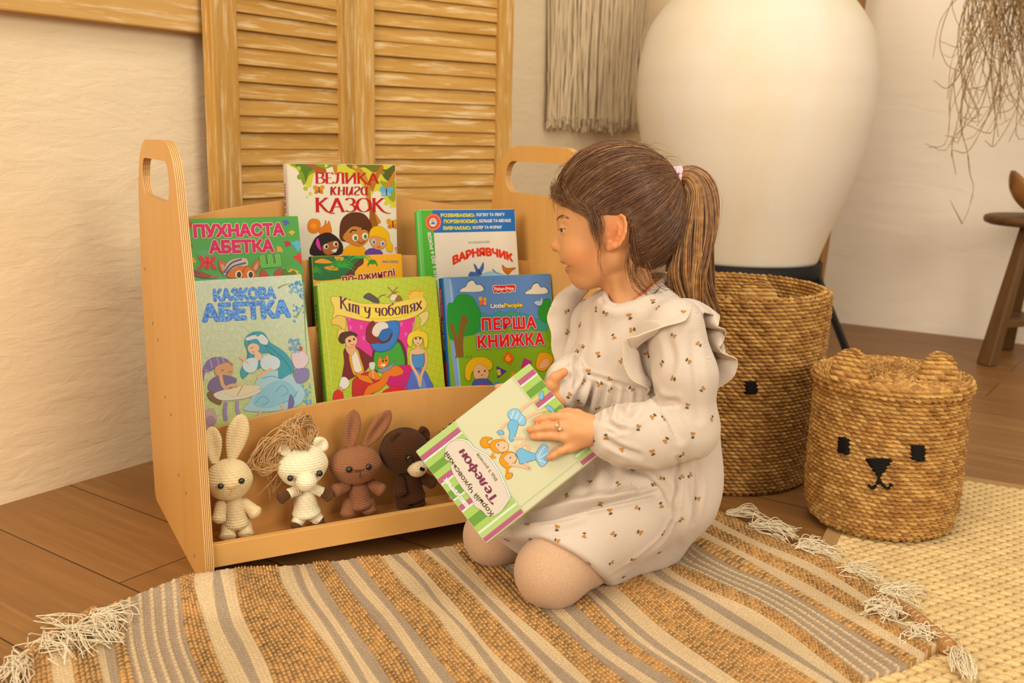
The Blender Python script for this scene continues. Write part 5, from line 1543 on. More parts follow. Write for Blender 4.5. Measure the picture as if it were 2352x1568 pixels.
rid = np.abs(np.modf(np.sin((np.floor(sx_) * 3.7 + row * 11.3)) * 43758.54)[0])
cl = A3('#d9b478') * (0.86 + .22 * rid + .05 * rng_s.standard_normal(X.shape) * 0)[..., None]
cl = np.where(dotm[..., None], A3('#a9793c'), cl)
V = JO + X[..., None] * JE1 + Y[..., None] * JE2 + UPZ * (0.002 + hgt)[..., None]
jr = thing('jute_rug', 'pale flat braided jute rug lying under the lidded bear basket', 'rug', JO + JE1 * .4 + JE2 * .4)
mesh('braided_field', V.reshape(-1, 3), gridfaces(nx, ny)[:, ::-1], m_rug, jr, True, col=np.c_[cl.reshape(-1, 3), np.ones(nx * ny)])
bm = MB()
for (o_, a_, b_, la, lb_) in ((JO - JE1 * .022 - JE2 * .022, JE1, JE2, .026, LY + .03), (JO - JE2 * .022, JE1, JE2, LX, .026)):
    bm.box(o_ + UPZ * .0008, a_, b_, UPZ, (la, lb_, .0052), 1)
bm.build('binding_tape', M('#a9814f', 0.85, 0.1), jr, bevel=0.0008)
# ================================================================== woven baskets
m_straw = attr_mat('seagrass_weave', 0.6, 0.25, 300, 0.35, 0.0004)
STRAW = [A3(c) for c in ('#ba8642', '#b07c3c', '#c6954f', '#a67236', '#bd8b46', '#98662e')]
def weave(name, cen, prof, pitch, blen, amp, parent, seed=0, close=None, sub=(6, 8), dirw=None):
    """prof: [(r,z)] path that is revolved round cen; every row is a twined strand"""
    p = catmull([(a, b, 0) for a, b in prof], 400)[:, :2] if len(prof) > 2 else np.array(prof, float)
    L = np.r_[0, np.cumsum(np.linalg.norm(np.diff(p, axis=0), axis=1))]
    rows = max(1, int(round(L[-1] / pitch))); nv = rows * sub[0] + 1
    s_ = np.linspace(0, L[-1], nv)
    r = np.interp(s_, L, p[:, 0]); z = np.interp(s_, L, p[:, 1])
    tr, tz = np.gradient(r), np.gradient(z); nl = np.hypot(tr, tz); nr_, nz_ = tz / nl, -tr / nl
    nb = max(8, int(round(2 * np.pi * max(p[:, 0]) / blen))); nu = nb * sub[1]
    rg = np.random.default_rng(seed)
    u = np.linspace(0, nb, nu, endpoint=False)[None, :]
    vr = np.linspace(0, rows, nv)[:, None]
    ri = np.minimum(np.floor(vr + 1e-6), rows - 1); fv = np.clip(vr - ri, 0, 1)
    rph = rg.uniform(0, 1, rows)[ri.astype(int)]
    ph = u + 0.5 * (ri % 2) + 0.12 * rph + 0.55 * (fv - .5)
    ph = ph + 0.10 * np.sin(u * 2.3 + ri * 1.7)
    fu = ph - np.floor(ph)
    body = np.clip(1 - (2 * fv - 1) ** 2, 0, 1) ** 0.6
    h = amp * (body * (0.30 + 0.70 * np.sin(np.pi * fu) ** 0.6) - 0.25)
    bid = np.floor(ph) * 7.7 + ri * 31.1
    rnd = np.abs(np.modf(np.sin(bid * 12.9898 + seed) * 43758.5453)[0])
    h = h + amp * 0.35 * (rnd - .5) * body
    th = u / nb * 2 * np.pi
    rr = r[:, None] + h * nr_[:, None]; zz = z[:, None] + h * nz_[:, None]
    V = np.stack([cen[0] + rr * np.cos(th), cen[1] + rr * np.sin(th), cen[2] + zz], -1)
    ci = (rnd * 5.999).astype(int)
    col = np.array(STRAW)[ci] * (0.90 + 0.20 * np.abs(np.modf(rnd * 97.3)[0]))[..., None]
    fib = 0.92 + 0.16 * np.abs(np.modf(np.sin(np.round(fv * 5) * 3.3 + bid) * 437.5)[0])
    col = col * fib[..., None]
    return mesh(name, V.reshape(-1, 3), gridfaces(nv, nu, False, True)[:, ::-1], m_straw, parent, True, col=np.c_[np.clip(col.reshape(-1, 3), 0, 1), np.ones(nv * nu)])
def az(u, v):
    d = ray(u, v); return math.atan2(d[0], d[1])
def place(u_l, u_r, v_m, u_f, v_f, z0):
    a1, a2 = az(u_l, v_m), az(u_r, v_m)
    hh = (a2 - a1) / 2; mid = (a1 + a2) / 2
    Df = np.linalg.norm(fl(u_f, v_f, z0)[:2]); R_ = Df * math.sin(hh) / (1 - math.sin(hh))
    D = Df + R_
    return np.array([D * math.sin(mid), D * math.cos(mid), z0]), R_, mid, Df
def zat(u, v, dist):                          # height of a pixel at a horizontal distance
    d = ray(u, v); return CAM_H + d[2] * dist / math.hypot(d[0], d[1])
thread = M('#17130f', 0.7, 0.15)
def on_basket(u, v, cen, rfun, lift):
    """pixel -> point on the front of a round basket"""
    d = ray(u, v); R_ = rfun(0.15)
    for _ in range(6):
        o = CPOS[:2] - cen[:2]; dd = d[:2]
        a = dd @ dd; b = 2 * o @ dd; c = o @ o - R_ ** 2
        t = (-b - math.sqrt(max(b * b - 4 * a * c, 0))) / (2 * a)
        p = CPOS + d * t; R_ = rfun(p[2]) + lift
    return p
def stitched(name, poly, cen, rfun, parent, step=3.6, lift=0.0068, r=0.0019):
    poly = np.array(poly, float); paths = []
    y = poly[:, 1].min() + step / 2
    while y < poly[:, 1].max():
        xs = []
        for i in range(len(poly)):
            (x1, y1), (x2, y2) = poly[i], poly[(i + 1) % len(poly)]
            if (y1 <= y) != (y2 <= y): xs.append(x1 + (y - y1) / (y2 - y1) * (x2 - x1))
        if len(xs) >= 2:
            a, b = min(xs) + random.uniform(-1.5, 1.5), max(xs) + random.uniform(-1.5, 1.5)
            paths.append([on_basket(a + (b - a) * q / 7, y + random.uniform(-.6, .6), cen, rfun, lift * (0.3 if q in (0, 7) else 1)) for q in range(8)])
        y += step
    V, F = tubes(paths, np.full((len(paths), 8), r), 6)
    mesh(name, V, F, thread, parent, True)
def stroke(name, pts, cen, rfun, parent, r=0.0025, lift=0.0065):
    c = catmull([(u, v, 0) for u, v in pts], 14)[:, :2]
    V, F = tubes([[on_basket(u, v, cen, rfun, lift) for u, v in c]], r, 8)
    mesh(name, V, F, thread, parent, True)

# ---- the short basket with a lid
bc_, bR, bmid, bDf = place(1852, 2204, 1120, 2015, 1243, 0.0105)
z_top = zat(2050, 925, bDf - 0.004) - bc_[2]
def rf_s(z): return bR * np.interp(z - bc_[2], [0, .02, .06, .12, z_top], [.93, .975, 1.0, 0.995, 0.985])
sb = thing('lidded_basket', 'short round woven seagrass basket with ears on its lid and a stitched bear face', 'basket', bc_)
weave('basket_body', bc_, [(bR * .55, .004), (bR * .88, .003), (bR * .95, .012), (bR, .05), (bR * 1.0, z_top * .5), (bR * .985, z_top)], 0.0070, 0.0135, 0.0074, sb, 1)
lz = z_top + 0.003
weave('lid', bc_, [(bR * .90, lz - 0.002), (bR * 1.0, lz), (bR * 1.035, lz + .007), (bR * 1.02, lz + .016), (bR * .93, lz + .020), (bR * .70, lz + .023), (bR * .40, lz + .026), (bR * .08, lz + .027), (0.001, lz + .027)], 0.0070, 0.0135, 0.0070, sb, 2)
def ear(name, base, wdt, hgt, thk, right, fwd, parent, seed):
    """upright woven half-round ear"""
    nb, rows = 7, 9
    nu, nv = 120, rows * 6 + 1
    rg = np.random.default_rng(seed)
    V = np.zeros((nv, nu, 3)); C_ = np.zeros((nv, nu, 3))
    for i in range(nv):
        v = i / (nv - 1); ri = min(int(v * rows), rows - 1); fv = v * rows - ri
        zz = hgt * math.sin(v * math.pi / 2)
        half = wdt / 2 * math.sqrt(max(1 - (zz / hgt) ** 2.6, 0)) + 0.001
        th_ = thk / 2 * (1 - 0.35 * v) * math.sqrt(max(1 - v ** 4, 0)) + 0.0008
        for j in range(nu):
            a = 2 * math.pi * j / nu
            x, y = math.cos(a), math.sin(a)
            x = math.copysign(abs(x) ** .8, x); y = math.copysign(abs(y) ** .6, y)
            ph = (x * .5 + .5) * nb * .5 + 0.5 * (ri % 2) + .5 * (fv - .5) + (3 if y < 0 else 0)
            fu = ph - math.floor(ph)
            h = 0.0045 * ((max(0, 1 - (2 * fv - 1) ** 2)) ** .6 * (0.3 + .7 * math.sin(math.pi * fu) ** .6) - .2)
            V[i, j] = base + right * (x * (half + h)) + fwd * (y * (th_ + h) - 0.010 * (1 - x * x) * (v)) + UPZ * (zz + 0.002)
            k = int(abs(math.sin((math.floor(ph) * 7.7 + ri * 3.3 + seed) * 12.9898) * 43758.5) % 1 * 5.99)
            C_[i, j] = STRAW[k] * (0.9 + 0.2 * (abs(math.sin(ph * 40 + ri)) ))
    mesh(name, V.reshape(-1, 3), gridfaces(nv, nu, False, True)[:, ::-1], m_straw, parent, True, col=np.c_[np.clip(C_.reshape(-1, 3), 0, 1), np.ones(nu * nv)])
brt = np.array([math.cos(bmid), -math.sin(bmid), 0]); bfw = np.array([-math.sin(bmid), -math.cos(bmid), 0])
for u in (1950, 2153):
    zt = bc_[2] + lz + .021
    e = fl(u, 872 if u < 2000 else 880, zt)
    ear('ear', np.array([e[0], e[1], zt - .006]), 0.060, 0.056, 0.020, nrmz(brt + bfw * (.35 if u < 2000 else -.35)), nrmz(bfw - brt * (.35 if u < 2000 else -.35)), sb, int(u))
stitched('eye', [(1926, 1004), (1950, 1007), (1949, 1044), (1925, 1038)], bc_, rf_s, sb)
stitched('eye', [(2095, 1023), (2124, 1023), (2122, 1059), (2093, 1056)], bc_, rf_s, sb)
stitched('nose', [(1987, 1053), (2051, 1055), (2021, 1094), (2015, 1094)], bc_, rf_s, sb)
stroke('mouth', [(2018, 1090), (2018, 1102), (2010, 1116), (2003, 1121), (1994, 1112)], bc_, rf_s, sb)
stroke('mouth', [(2018, 1100), (2028, 1114), (2040, 1121), (2048, 1110)], bc_, rf_s, sb)

# ---- the tall basket behind the child
tc_, tR, tmid, tDf = place(1446, 1858, 1090, 1652, 1139, 0.0)
zr_f = zat(1652, 724, tDf - 0.012)
zr_b = zat(1652, 616, tDf + 2 * tR + 0.012)
tz = zr_f * .6 + zr_b * .4
Rt = tR * 1.07
print('tall', tc_, tR, zr_f, zr_b, 'short', bc_, bR, z_top)
tb = thing('tall_basket', 'tall open woven seagrass basket with a stitched animal face behind the child', 'basket', tc_)
def rf_t(z): return np.interp(z, [0, .05, tz], [tR * .98, tR * 1.0, Rt])
weave('basket_body', tc_, [(tR * .5, .004), (tR * .93, .004), (tR * .98, .012), (tR, .05), ((tR + Rt) / 2, tz * .5), (Rt, tz - .006), (Rt - .002, tz + .004), (Rt - .008, tz + .006), (Rt - .013, tz - .002), ((tR + Rt) / 2 - .013, tz * .5), (tR - .013, .06), (tR - .02, .014), (tR * .4, .011), (.002, .011)], 0.0072, 0.0140, 0.0074, tb, 3)
trt = np.array([math.cos(tmid), -math.sin(tmid), 0]); tfw = np.array([-math.sin(tmid), -math.cos(tmid), 0])
for u, v in ((1738, 718), (1568, 712)):
    e = on_basket(u, v, tc_, rf_t, -0.016)
    rt_ = nrmz(np.array([e[0] - tc_[0], e[1] - tc_[1], 0])); tg = np.array([-rt_[1], rt_[0], 0])
    ear('ear', np.array([e[0], e[1], tz - .008]), 0.074, 0.054, 0.018, tg, rt_, tb, int(u))
stitched('eye', [(1711, 876), (1740, 878), (1738, 905), (1712, 903)], tc_, rf_t, tb)
stitched('eye', [(1545, 870), (1572, 872), (1570, 899), (1547, 897)], tc_, rf_t, tb)
stitched('nose', [(1605, 935), (1652, 938), (1634, 966), (1628, 966)], tc_, rf_t, tb)
stroke('mouth', [(1630, 962), (1630, 975), (1620, 990), (1610, 985)], tc_, rf_t, tb)
stroke('mouth', [(1630, 974), (1640, 990), (1648, 984)], tc_, rf_t, tb)
# ================================================================== crocheted toys on the bottom shelf
TB = 0.076                                                   # depth at which they stand behind the rail
TF = -BB
def tp(u, v, off=0.0):
    """pixel -> point on the toys' plane, off = metres towards the viewer"""
    return onp(u, v, B(0, TB - off, 0), BB)
PXM = lambda u, v: np.linalg.norm(tp(u + 1, v) - tp(u, v))
m_yarn = attr_mat('crochet_yarn', 0.9, 0.08, 900, 0.25, 0.0003, 0.15)
def crochet(name, parent, base, tip, prof, color, pitch=0.0042, sw=0.0044, amp=0.0011, flat=(1, 1), side=None, cup=None, bend=0.0, color2=None, split=2.0):
    """revolved knit piece: prof = [(t along the axis 0..1, radius)]; flat squashes (side, depth)"""
    base, tip = np.asarray(base, float), np.asarray(tip, float)
    ax = tip - base; Lx = np.linalg.norm(ax); ax = ax / Lx
    s_ = nrmz(np.cross(ax, TF)) if side is None else nrmz(side - ax * (side @ ax))
    f_ = np.cross(s_, ax)
    if f_ @ TF < 0: f_ = -f_; 
    q = catmull([(t * Lx, r, 0) for t, r in prof], 200)[:, :2]; q[:, 1] = np.maximum(q[:, 1], 0.0002)
    L = np.r_[0, np.cumsum(np.linalg.norm(np.diff(q, axis=0), axis=1))]
    rows = max(3, int(round(L[-1] / pitch))); sub = 5; nv = rows * sub + 1
    ss = np.linspace(0, L[-1], nv); t = np.interp(ss, L, q[:, 0]); r = np.interp(ss, L, q[:, 1])
    nst = max(6, int(round(2 * np.pi * q[:, 1].max() / sw))); nu = nst * 5
    dt, dr = np.gradient(t), np.gradient(r); nn = np.hypot(dt, dr) + 1e-9
    u = np.linspace(0, nst, nu, endpoint=False)[None]; v = np.linspace(0, rows, nv)[:, None]
    ri = np.minimum(np.floor(v + 1e-6), rows - 1); fv = v - ri
    ph = u + ri * 0.18 + 0.25 * (fv - .5)
    fu = ph - np.floor(ph)
    gv = np.sin(np.pi * fv); gu = np.sin(np.pi * fu)
    h = amp * (np.clip(gv, 0, 1) ** .45 * 0.75 + 0.5 * np.clip(gu, 0, 1) ** .5 - 0.9) - amp * 1.5 * np.exp(-((fu - .0) ** 2 + (1 - fu) ** 2 * 0) / .02) * np.exp(-(fv ** 2) / .03)
    th = u / nst * 2 * np.pi
    rr = r[:, None] + h * (dt / nn)[:, None]; tt_ = t[:, None] - h * (dr / nn)[:, None]
    X = rr * np.cos(th) * flat[0]; Y = rr * np.sin(th) * flat[1]
    if cup is not None:                                      # hollow the front of an ear
        Y = Y - cup * np.clip(np.sin(th), 0, 1) * np.exp(-(X / (r.max() * flat[0] * .55)) ** 2) * np.sin(np.pi * np.clip(tt_ / Lx, 0, 1))
    P = base + tt_[..., None] * ax + X[..., None] * s_ + (Y + bend * np.sin(np.pi * np.clip(tt_ / Lx, 0, 1)))[..., None] * f_
    c0 = A3(color); C_ = np.broadcast_to(c0, (nv, nu, 3)).copy()
    if color2 is not None: C_[t / Lx > split] = A3(color2)
    C_ *= (1 + 0.05 * np.sin(np.floor(ph) * 4.1 + ri * 2.3))[..., None]
    Fq = gridfaces(nv, nu, False, True)
    v1, v2 = P[nv // 2, 1] - P[nv // 2, 0], P[nv // 2 + 1, 0] - P[nv // 2, 0]
    if np.dot(np.cross(v2, v1), P[nv // 2, 0] - P[nv // 2].mean(0)) < 0: Fq = Fq[:, ::-1]
    return mesh(name, P.reshape(-1, 3), Fq, m_yarn, parent, True, col=np.c_[np.clip(C_.reshape(-1, 3), 0, 1), np.ones(nv * nu)])
BALL = [(0, 0.0002), (0.06, .42), (0.2, .76), (0.5, 1.0), (0.8, .78), (0.94, .42), (1, 0.0002)]
def ball(name, par, u, v, ru, rv, color, off=0.0, dep=None, **kw):
    k = PXM(u, v); d = (ru if dep is None else dep) / ru
    c = tp(u, v, off)
    return crochet(name, par, c - UPZ * rv * k, c + UPZ * rv * k, [(t, r * ru * k) for t, r in BALL], color, flat=(1, d), **kw)
def limb(name, par, a, b, ra, rb, color, off=0.0, offb=None, **kw):
    A_, B_ = tp(*a, off), tp(*b, off if offb is None else offb); k = PXM(*a); L = np.linalg.norm(B_ - A_)
    ax = nrmz(B_ - A_); ra *= k; rb *= k
    A2, B2 = A_ - ax * ra * .7, B_ + ax * rb * .8; L2 = np.linalg.norm(B2 - A2)
    pr = [(0, .0002), (.07, ra * .62), (.22, ra), (.6, (ra + rb) / 2), (.82, rb), (.94, rb * .62), (1, .0002)]
    return crochet(name, par, A2, B2, pr, color, **kw)
def earp(name, par, a, b, w, color, off=0.0, offb=0.0, cup=0.006, thin=.42):
    A_, B_ = tp(*a, off), tp(*b, offb); k = PXM(*a)
    return crochet(name, par, A_, B_, [(0, w * k * .35), (.12, w * k * .55), (.35, w * k * .86), (.62, w * k), (.82, w * k * .78), (.94, w * k * .45), (1, .0002)], color, flat=(1, thin), cup=cup)
bead = M('#0c0908', 0.08, 0.8)
def eye(par, u, v, r, off):
    k = PXM(u, v); c = tp(u, v, off)
    # slide along the view ray so that it stays at its place in the face
    V, F = revolve([(math.sin(a) * r * k, math.cos(a) * r * k) for a in np.linspace(0.001, math.pi - .001, 13)], 20)
    mesh('eye', c + V, F[:, ::-1], bead, par, True)
def stitch(name, par, pts, color, off, r=0.0009):
    offs = off if isinstance(off, (list, tuple)) else [off] * len(pts)
    V, F = tubes([catmull([tp(u, v, o) for (u, v), o in zip(pts, offs)], 12)], r, 6)
    mesh(name, V, F, M(color, 0.9, 0.1), par, True)
def toy(label, u, v):
    p = tp(u, v); p[2] = 0.051
    return thing('crochet_toy', label, 'soft toy', p, 'crochet toys on the bottom shelf')

# ---- cream rabbit
c = '#e2c48e'
r = toy('cream crochet rabbit beside the left side panel of the rack', 540, 1236)
ball('head', r, 526, 1101, 54, 50, c, dep=46)
limb('body', r, (538, 1150), (541, 1192), 22, 31, c)
earp('ear', r, (494, 1064), (485, 979), 21, c, -.004, -.004); earp('ear', r, (532, 1056), (556, 950), 26, c, -.002, -.004)
limb('arm', r, (508, 1156), (503, 1190), 13, 16, c, .004, .012); limb('arm', r, (558, 1152), (586, 1176), 12, 16, c, .004, .012)
limb('leg', r, (523, 1204), (523, 1226), 14, 19, c, .000, .008); limb('leg', r, (563, 1200), (564, 1220), 14, 18, c, .000, .008)
eye(r, 507, 1116, 7, .030); eye(r, 555, 1104, 7, .030)
for k in range(4): stitch('nose', r, [(524 + k, 1119 + k), (535, 1117 + k * 1.2), (546 - k, 1113 + k)], '#c99a5e', .0335)
stitch('mouth', r, [(534, 1122), (533, 1137)], '#c99a5e', .0335)
# ---- cream pony with a yarn mane
c, dk = '#efdcb0', '#5e3a1e'
r = toy('pale cream crochet pony with brown hooves and a tangled tan yarn mane', 703, 1192)
ball('head', r, 694, 1067, 58, 51, c, dep=46)
ball('muzzle', r, 703, 1105, 23, 22, c, .030, dep=26)
limb('body', r, (700, 1138), (703, 1166), 22, 31, c)
earp('ear', r, (664, 1046), (644, 1018), 15, c, .012, .012, .004, .5); earp('ear', r, (722, 1036), (748, 1008), 20, c, .006, .006, .006, .45)
for a, b_, h_ in (((686, 1124), (664, 1133), (648, 1142)), ((720, 1122), (738, 1129), (753, 1137))):
    limb('arm', r, a, b_, 11, 11, c, .008, .014)
    limb('hoof', r, b_, h_, 10, 14, dk, .014, .016)
limb('leg', r, (692, 1184), (684, 1198), 14, 13, c, .002, .006); limb('leg', r, (716, 1180), (730, 1192), 14, 13, c, .002, .006)
limb('hoof', r, (683, 1203), (681, 1207), 12, 12, dk, .007, .008); limb('hoof', r, (732, 1196), (734, 1201), 12, 12, dk, .007, .008)
eye(r, 667, 1098, 7, .030); eye(r, 734, 1087, 7, .031)
rg = np.random.default_rng(21); P = []
def yarn(pts, j=5, jo=.003): P.append(catmull([tp(u + rg.normal(0, j), v + rg.normal(0, j), o + rg.normal(0, jo)) for u, v, o in pts], 30))
for i in range(36):
    yarn([(690 + rg.uniform(-18, 22), 1028, .020), (660 + rg.uniform(-10, 30), 985, .010), (690 + rg.uniform(-20, 25), 955 + rg.uniform(0, 18), -.012), (715 + rg.uniform(-8, 12), 990, -.014), (708 + rg.uniform(-12, 12), 1022, .006)], 5)
for i in range(52):
    e = rg.choice(3)
    end = [(600, 1045), (625, 1062), (660, 1010)][e]
    yarn([(690 + rg.uniform(-25, 12), 1024, .022), (660 + rg.uniform(-15, 15), 992 + rg.uniform(-10, 14), .018), (622 + rg.uniform(-14, 18), 1030 + rg.uniform(-16, 16), .010), (612 + rg.uniform(-14, 20), 1062, .002), (end[0] + rg.uniform(0, 40), end[1] + rg.uniform(-8, 16), .004)], 5)
for i in range(20):
    yarn([(640, 1025, .008), (610, 1020 + rg.uniform(-20, 15), 0), (582 + rg.uniform(-14, 10), 1060 + rg.uniform(-10, 14), -.006), (600 + rg.uniform(-10, 20), 1084, -.002), (640, 1068, .004)], 4)
for i in range(7):
    yarn([(640 + rg.uniform(-20, 20), 1045, .006), (634 + rg.uniform(-24, 24), 1090, -.01), (628 + rg.uniform(-34, 22), 1130 + rg.uniform(-20, 20), -.016)], 3)
V, F = tubes(P, 0.00085, 6)
mesh('mane', V, F, M('#c79a62', 0.9, 0.08), r, True)
# ---- brown rabbit
c = '#96603c'
r = toy('rosy brown crochet rabbit with tall ears between the pony and the dark bear', 826, 1176)
ball('head', r, 817, 1067, 57, 43, c, dep=46)
limb('body', r, (822, 1118), (825, 1146), 22, 29, c)
earp('ear', r, (804, 1030), (813, 940), 20, c, .0, -.006); earp('ear', r, (838, 1026), (897, 942), 20, c, .0, -.006)
limb('arm', r, (797, 1115), (771, 1126), 12, 14, c, .004, .012); limb('arm', r, (850, 1110), (874, 1124), 12, 14, c, .004, .012)
limb('leg', r, (803, 1152), (799, 1176), 14, 16, c, .002, .006); limb('leg', r, (846, 1148), (848, 1168), 14, 16, c, .002, .006)
eye(r, 802, 1078, 7, .031); eye(r, 846, 1072, 7, .031)
for k in range(4): stitch('nose', r, [(815 + k, 1080 + k), (826, 1079 + k), (838 - k, 1076 + k)], '#6e4024', .0335)
stitch('mouth', r, [(827, 1083), (827, 1098)], '#6e4024', .0335)
# ---- dark bear, half hidden by the held book
c = '#4b2a12'
r = toy('dark brown crochet bear with a pale muzzle, partly hidden by the held book', 940, 1158)
ball('head', r, 928, 1034, 53, 50, c, dep=46)
ball('muzzle', r, 958, 1075, 21, 18, '#dcc090', .028, dep=20)
stitch('nose', r, [(966, 1076), (974, 1078)], '#1c120a', .047, .003)
limb('body', r, (938, 1096), (941, 1128), 24, 32, c)
earp('ear', r, (905, 1022), (920, 994), 17, c, .016, .012, .006, .5); earp('ear', r, (962, 1006), (984, 988), 18, c, .006, .002, .006, .5)
limb('arm', r, (918, 1100), (919, 1128), 12, 14, c, .010, .016); limb('arm', r, (970, 1096), (992, 1108), 12, 13, c, .006, .012)
limb('leg', r, (925, 1140), (926, 1158), 14, 16, c, .002, .006); limb('leg', r, (958, 1136), (960, 1152), 14, 16, c, .002, .006)
eye(r, 939, 1052, 7, .0355); eye(r, 985, 1044, 7, .027)
# ---- a brown toy behind the held book: only its curly mane shows
c = '#5a3418'
r = toy('brown crochet toy hidden behind the held book, only its dark curly tuft showing', 1062, 1140)
ball('head', r, 1062, 1026, 48, 44, '#b98a52', dep=40)
limb('body', r, (1062, 1080), (1062, 1112), 22, 28, '#b98a52')
limb('leg', r, (1048, 1120), (1048, 1138), 13, 15, '#b98a52', .002, .006); limb('leg', r, (1076, 1116), (1077, 1134), 13, 15, '#b98a52', .002, .006)
limb('arm', r, (1042, 1084), (1034, 1106), 11, 13, '#b98a52', .006, .012); limb('arm', r, (1084, 1082), (1092, 1102), 11, 13, '#b98a52', .006, .012)
ball('muzzle', r, 1066, 1046, 18, 14, '#dcbc8a', .024, dep=16)
eye(r, 1044, 1034, 7, .0305); eye(r, 1086, 1030, 7, .0305)
stitch('nose', r, [(1060, 1040), (1070, 1039)], '#4a2c16', .038, .002)
P = []
for i in range(60):
    a = rg.uniform(200, 350); R_ = rg.uniform(38, 52); u0, v0 = 1056 + R_ * math.cos(math.radians(a)), 1026 + R_ * math.sin(math.radians(a)) * .98
    th = np.linspace(0, rg.uniform(7, 11), 30); k = 5.0
    P.append(np.array([tp(u0 + k * math.cos(t_) + t_ * rg.uniform(-.2, .9), v0 + k * math.sin(t_) - t_ * .7, rg.uniform(-.01, .012) * 0 + .002 * t_ - .008) for t_ in th]))
V, F = tubes(P, 0.0011, 5)
mesh('mane', V, F, M(c, 0.9, 0.08), r, True)
# ================================================================== the kneeling child
HD = 1.47; HK = HD / FPX                                       # head depth, metres per photograph pixel there
HC = W(1440, 500, HD)
HZ = -nrmz(ray(1440, 500)); HX = nrmz(CAMR - HZ * (CAMR @ HZ)); HY = np.cross(HZ, HX)
def H(u, v, z=0.0): return HC + HX * ((u - 1440) * HK) - HY * ((v - 500) * HK) + HZ * (z * HK)
def HQ(p):
    d = p - HC
    return np.stack([1440 + d @ HX / HK, 500 - d @ HY / HK, d @ HZ / HK], -1)
FWD = nrmz(np.array([-0.76, -0.65, 0.0])); RGT = np.array([-0.65, 0.76, 0.0]) / np.hypot(.65, .76)

def head_sdf(p):
    q = HQ(p)
    d = s_ell(q, (1416, 468, 0), (137, 130, 108))
    d = smin(d, s_ell(q, (1432, 520, 0), (100, 95, 98)), 40)
    d = smin(d, s_ell(q, (1357, 552, 0), (73, 104, 74)), 34)
    d = smin(d, s_cap(q, (1341, 636, 0), (1346, 634, 0), 26, 26), 26)              # chin
    for s in (1, -1):
        d = smin(d, s_cap(q, (1350, 632, s * 20), (1412, 590, s * 60), 22, 26), 26)  # jaw
        d = smin(d, s_ell(q, (1342, 580, s * 40), (38, 36, 32)), 26)                # cheek
        d = smax(d, -s_ell(q, (1275, 527, s * 44), (15, 13, 22)), 14)               # eye socket
        d = smin(d, s_cap(q, (1290, 506, s * 18), (1304, 504, s * 58), 6, 5), 14)   # brow
    n = s_cap(q, (1291, 530, 0), (1281, 564, 0), 7.5, 12.5)
    n = smin(n, s_ell(q, (1277, 566, 0), (11.5, 11, 12)), 6)
    for s in (1, -1):
        n = smin(n, s_ell(q, (1288, 571, s * 13), (10, 8, 7)), 6)
    d = smin(d, n, 11)
    for s in (1, -1):
        d = smax(d, -s_ell(q, (1277, 580, s * 7), (5, 2.5, 3)), 3)                  # nostrils
    d = smin(d, s_ell(q, (1303, 589, 0), (17, 11, 24)), 10)                         # upper mouth mound
    d = smin(d, s_ell(q, (1302, 600, 0), (15.5, 5.6, 32)), 3)                         # upper lip
    d = smin(d, s_ell(q, (1313, 621, 0), (13.5, 7.5, 28)), 4)                       # lower lip
    d = smax(d, -s_ell(q, (1296, 609.5, 0), (17, 4.6, 27)), 1.5)
    d = smax(d, -s_ell(q, (1305, 609, 0), (16, 3.8, 46)), 1.2)                         # open smile
    for s in (1, -1):                                                               # lids
        d = smin(d, s_ell(q, (1303, 525, s * 40), (17, 14, 18)), 5)
        d = smax(d, -s_ell(q, (1288, 528.0, s * 47), (14, 4.2, 19)), 1.2)
        # ear: bowl, folded rim, inner ridge, tragus, lobe
        c = np.array([1413, 531, s * 104.0]); r2 = q - c
        rot = math.radians(8); x = r2[:, 0] * math.cos(rot) + r2[:, 1] * math.sin(rot); y = -r2[:, 0] * math.sin(rot) + r2[:, 1] * math.cos(rot)
        z = r2[:, 2] * s - x * 0.62
        e = np.stack([x, y, z], -1)
        ear = s_ell(e, (0, 0, -3), (23, 41, 6))
        ear = smin(ear, s_ell(e, (-10, 6, -9), (15, 24, 11)), 5)
        ear = smax(ear, -s_ell(e, (-3, 8, 4), (11, 15, 13)), 2.0)
        ear = smax(ear, -s_ell(e, (0, -20, 5), (13, 13, 10)), 2.0)
        rim = [(-19, -10), (-16, -27), (-7, -38), (5, -41), (16, -34), (22, -20), (23, -4), (20, 12), (14, 25), (6, 33)]
        ear = smin(ear, s_chain(e, [(a, b_, 3.0) for a, b_ in rim], [4.2] * 6 + [4.6] * 4, 2), 2.0)
        ear = smin(ear, s_chain(e, [(2, -24, 1), (9, -12, 2), (10, 4, 2), (5, 18, 2)], [3, 3.6, 3.8, 3.8], 2), 2.0)
        ear = smin(ear, s_ell(e, (-14, 9, 1), (5, 8, 6)), 3)
        ear = smin(ear, s_cap(e, (2, 30, 0), (-6, 37, -2), 8, 8), 4)
        ear = smax(ear, -s_ell(e, (-7, 9, 3), (4.5, 9, 8)), 2)
        d = smin(d, ear, 3.5)
    return d * HK * 0.85
NECK0, NECK1 = H(1442, 615, 0), W(1452, 735, 1.492)
SHL, SHR = W(1550, 752, 1.415), W(1352, 748, 1.565)
CHEST = W(1436, 850, 1.520); WAIST = W(1445, 930, 1.535); PEL = W(1490, 1105, 1.575)
KNL, KNR = fl(1270, 1311, .052), fl(1136, 1229, .051)
HIPL, HIPR = PEL - RGT * 0.045, PEL + RGT * 0.050
ANL = KNL - FWD * 0.215 + RGT * 0.020; ANL[2] = 0.045
ANR = KNR - FWD * 0.215 - RGT * 0.020; ANR[2] = 0.045
ELL, WRL = W(1580, 985, 1.430), W(1385, 992, 1.398)
ELR, WRR = W(1345, 880, 1.545), W(1300, 893, 1.462)
BKD = 1.402
bn = -nrmz(ray(1165, 1040)); bp = W(1165, 1040, BKD)
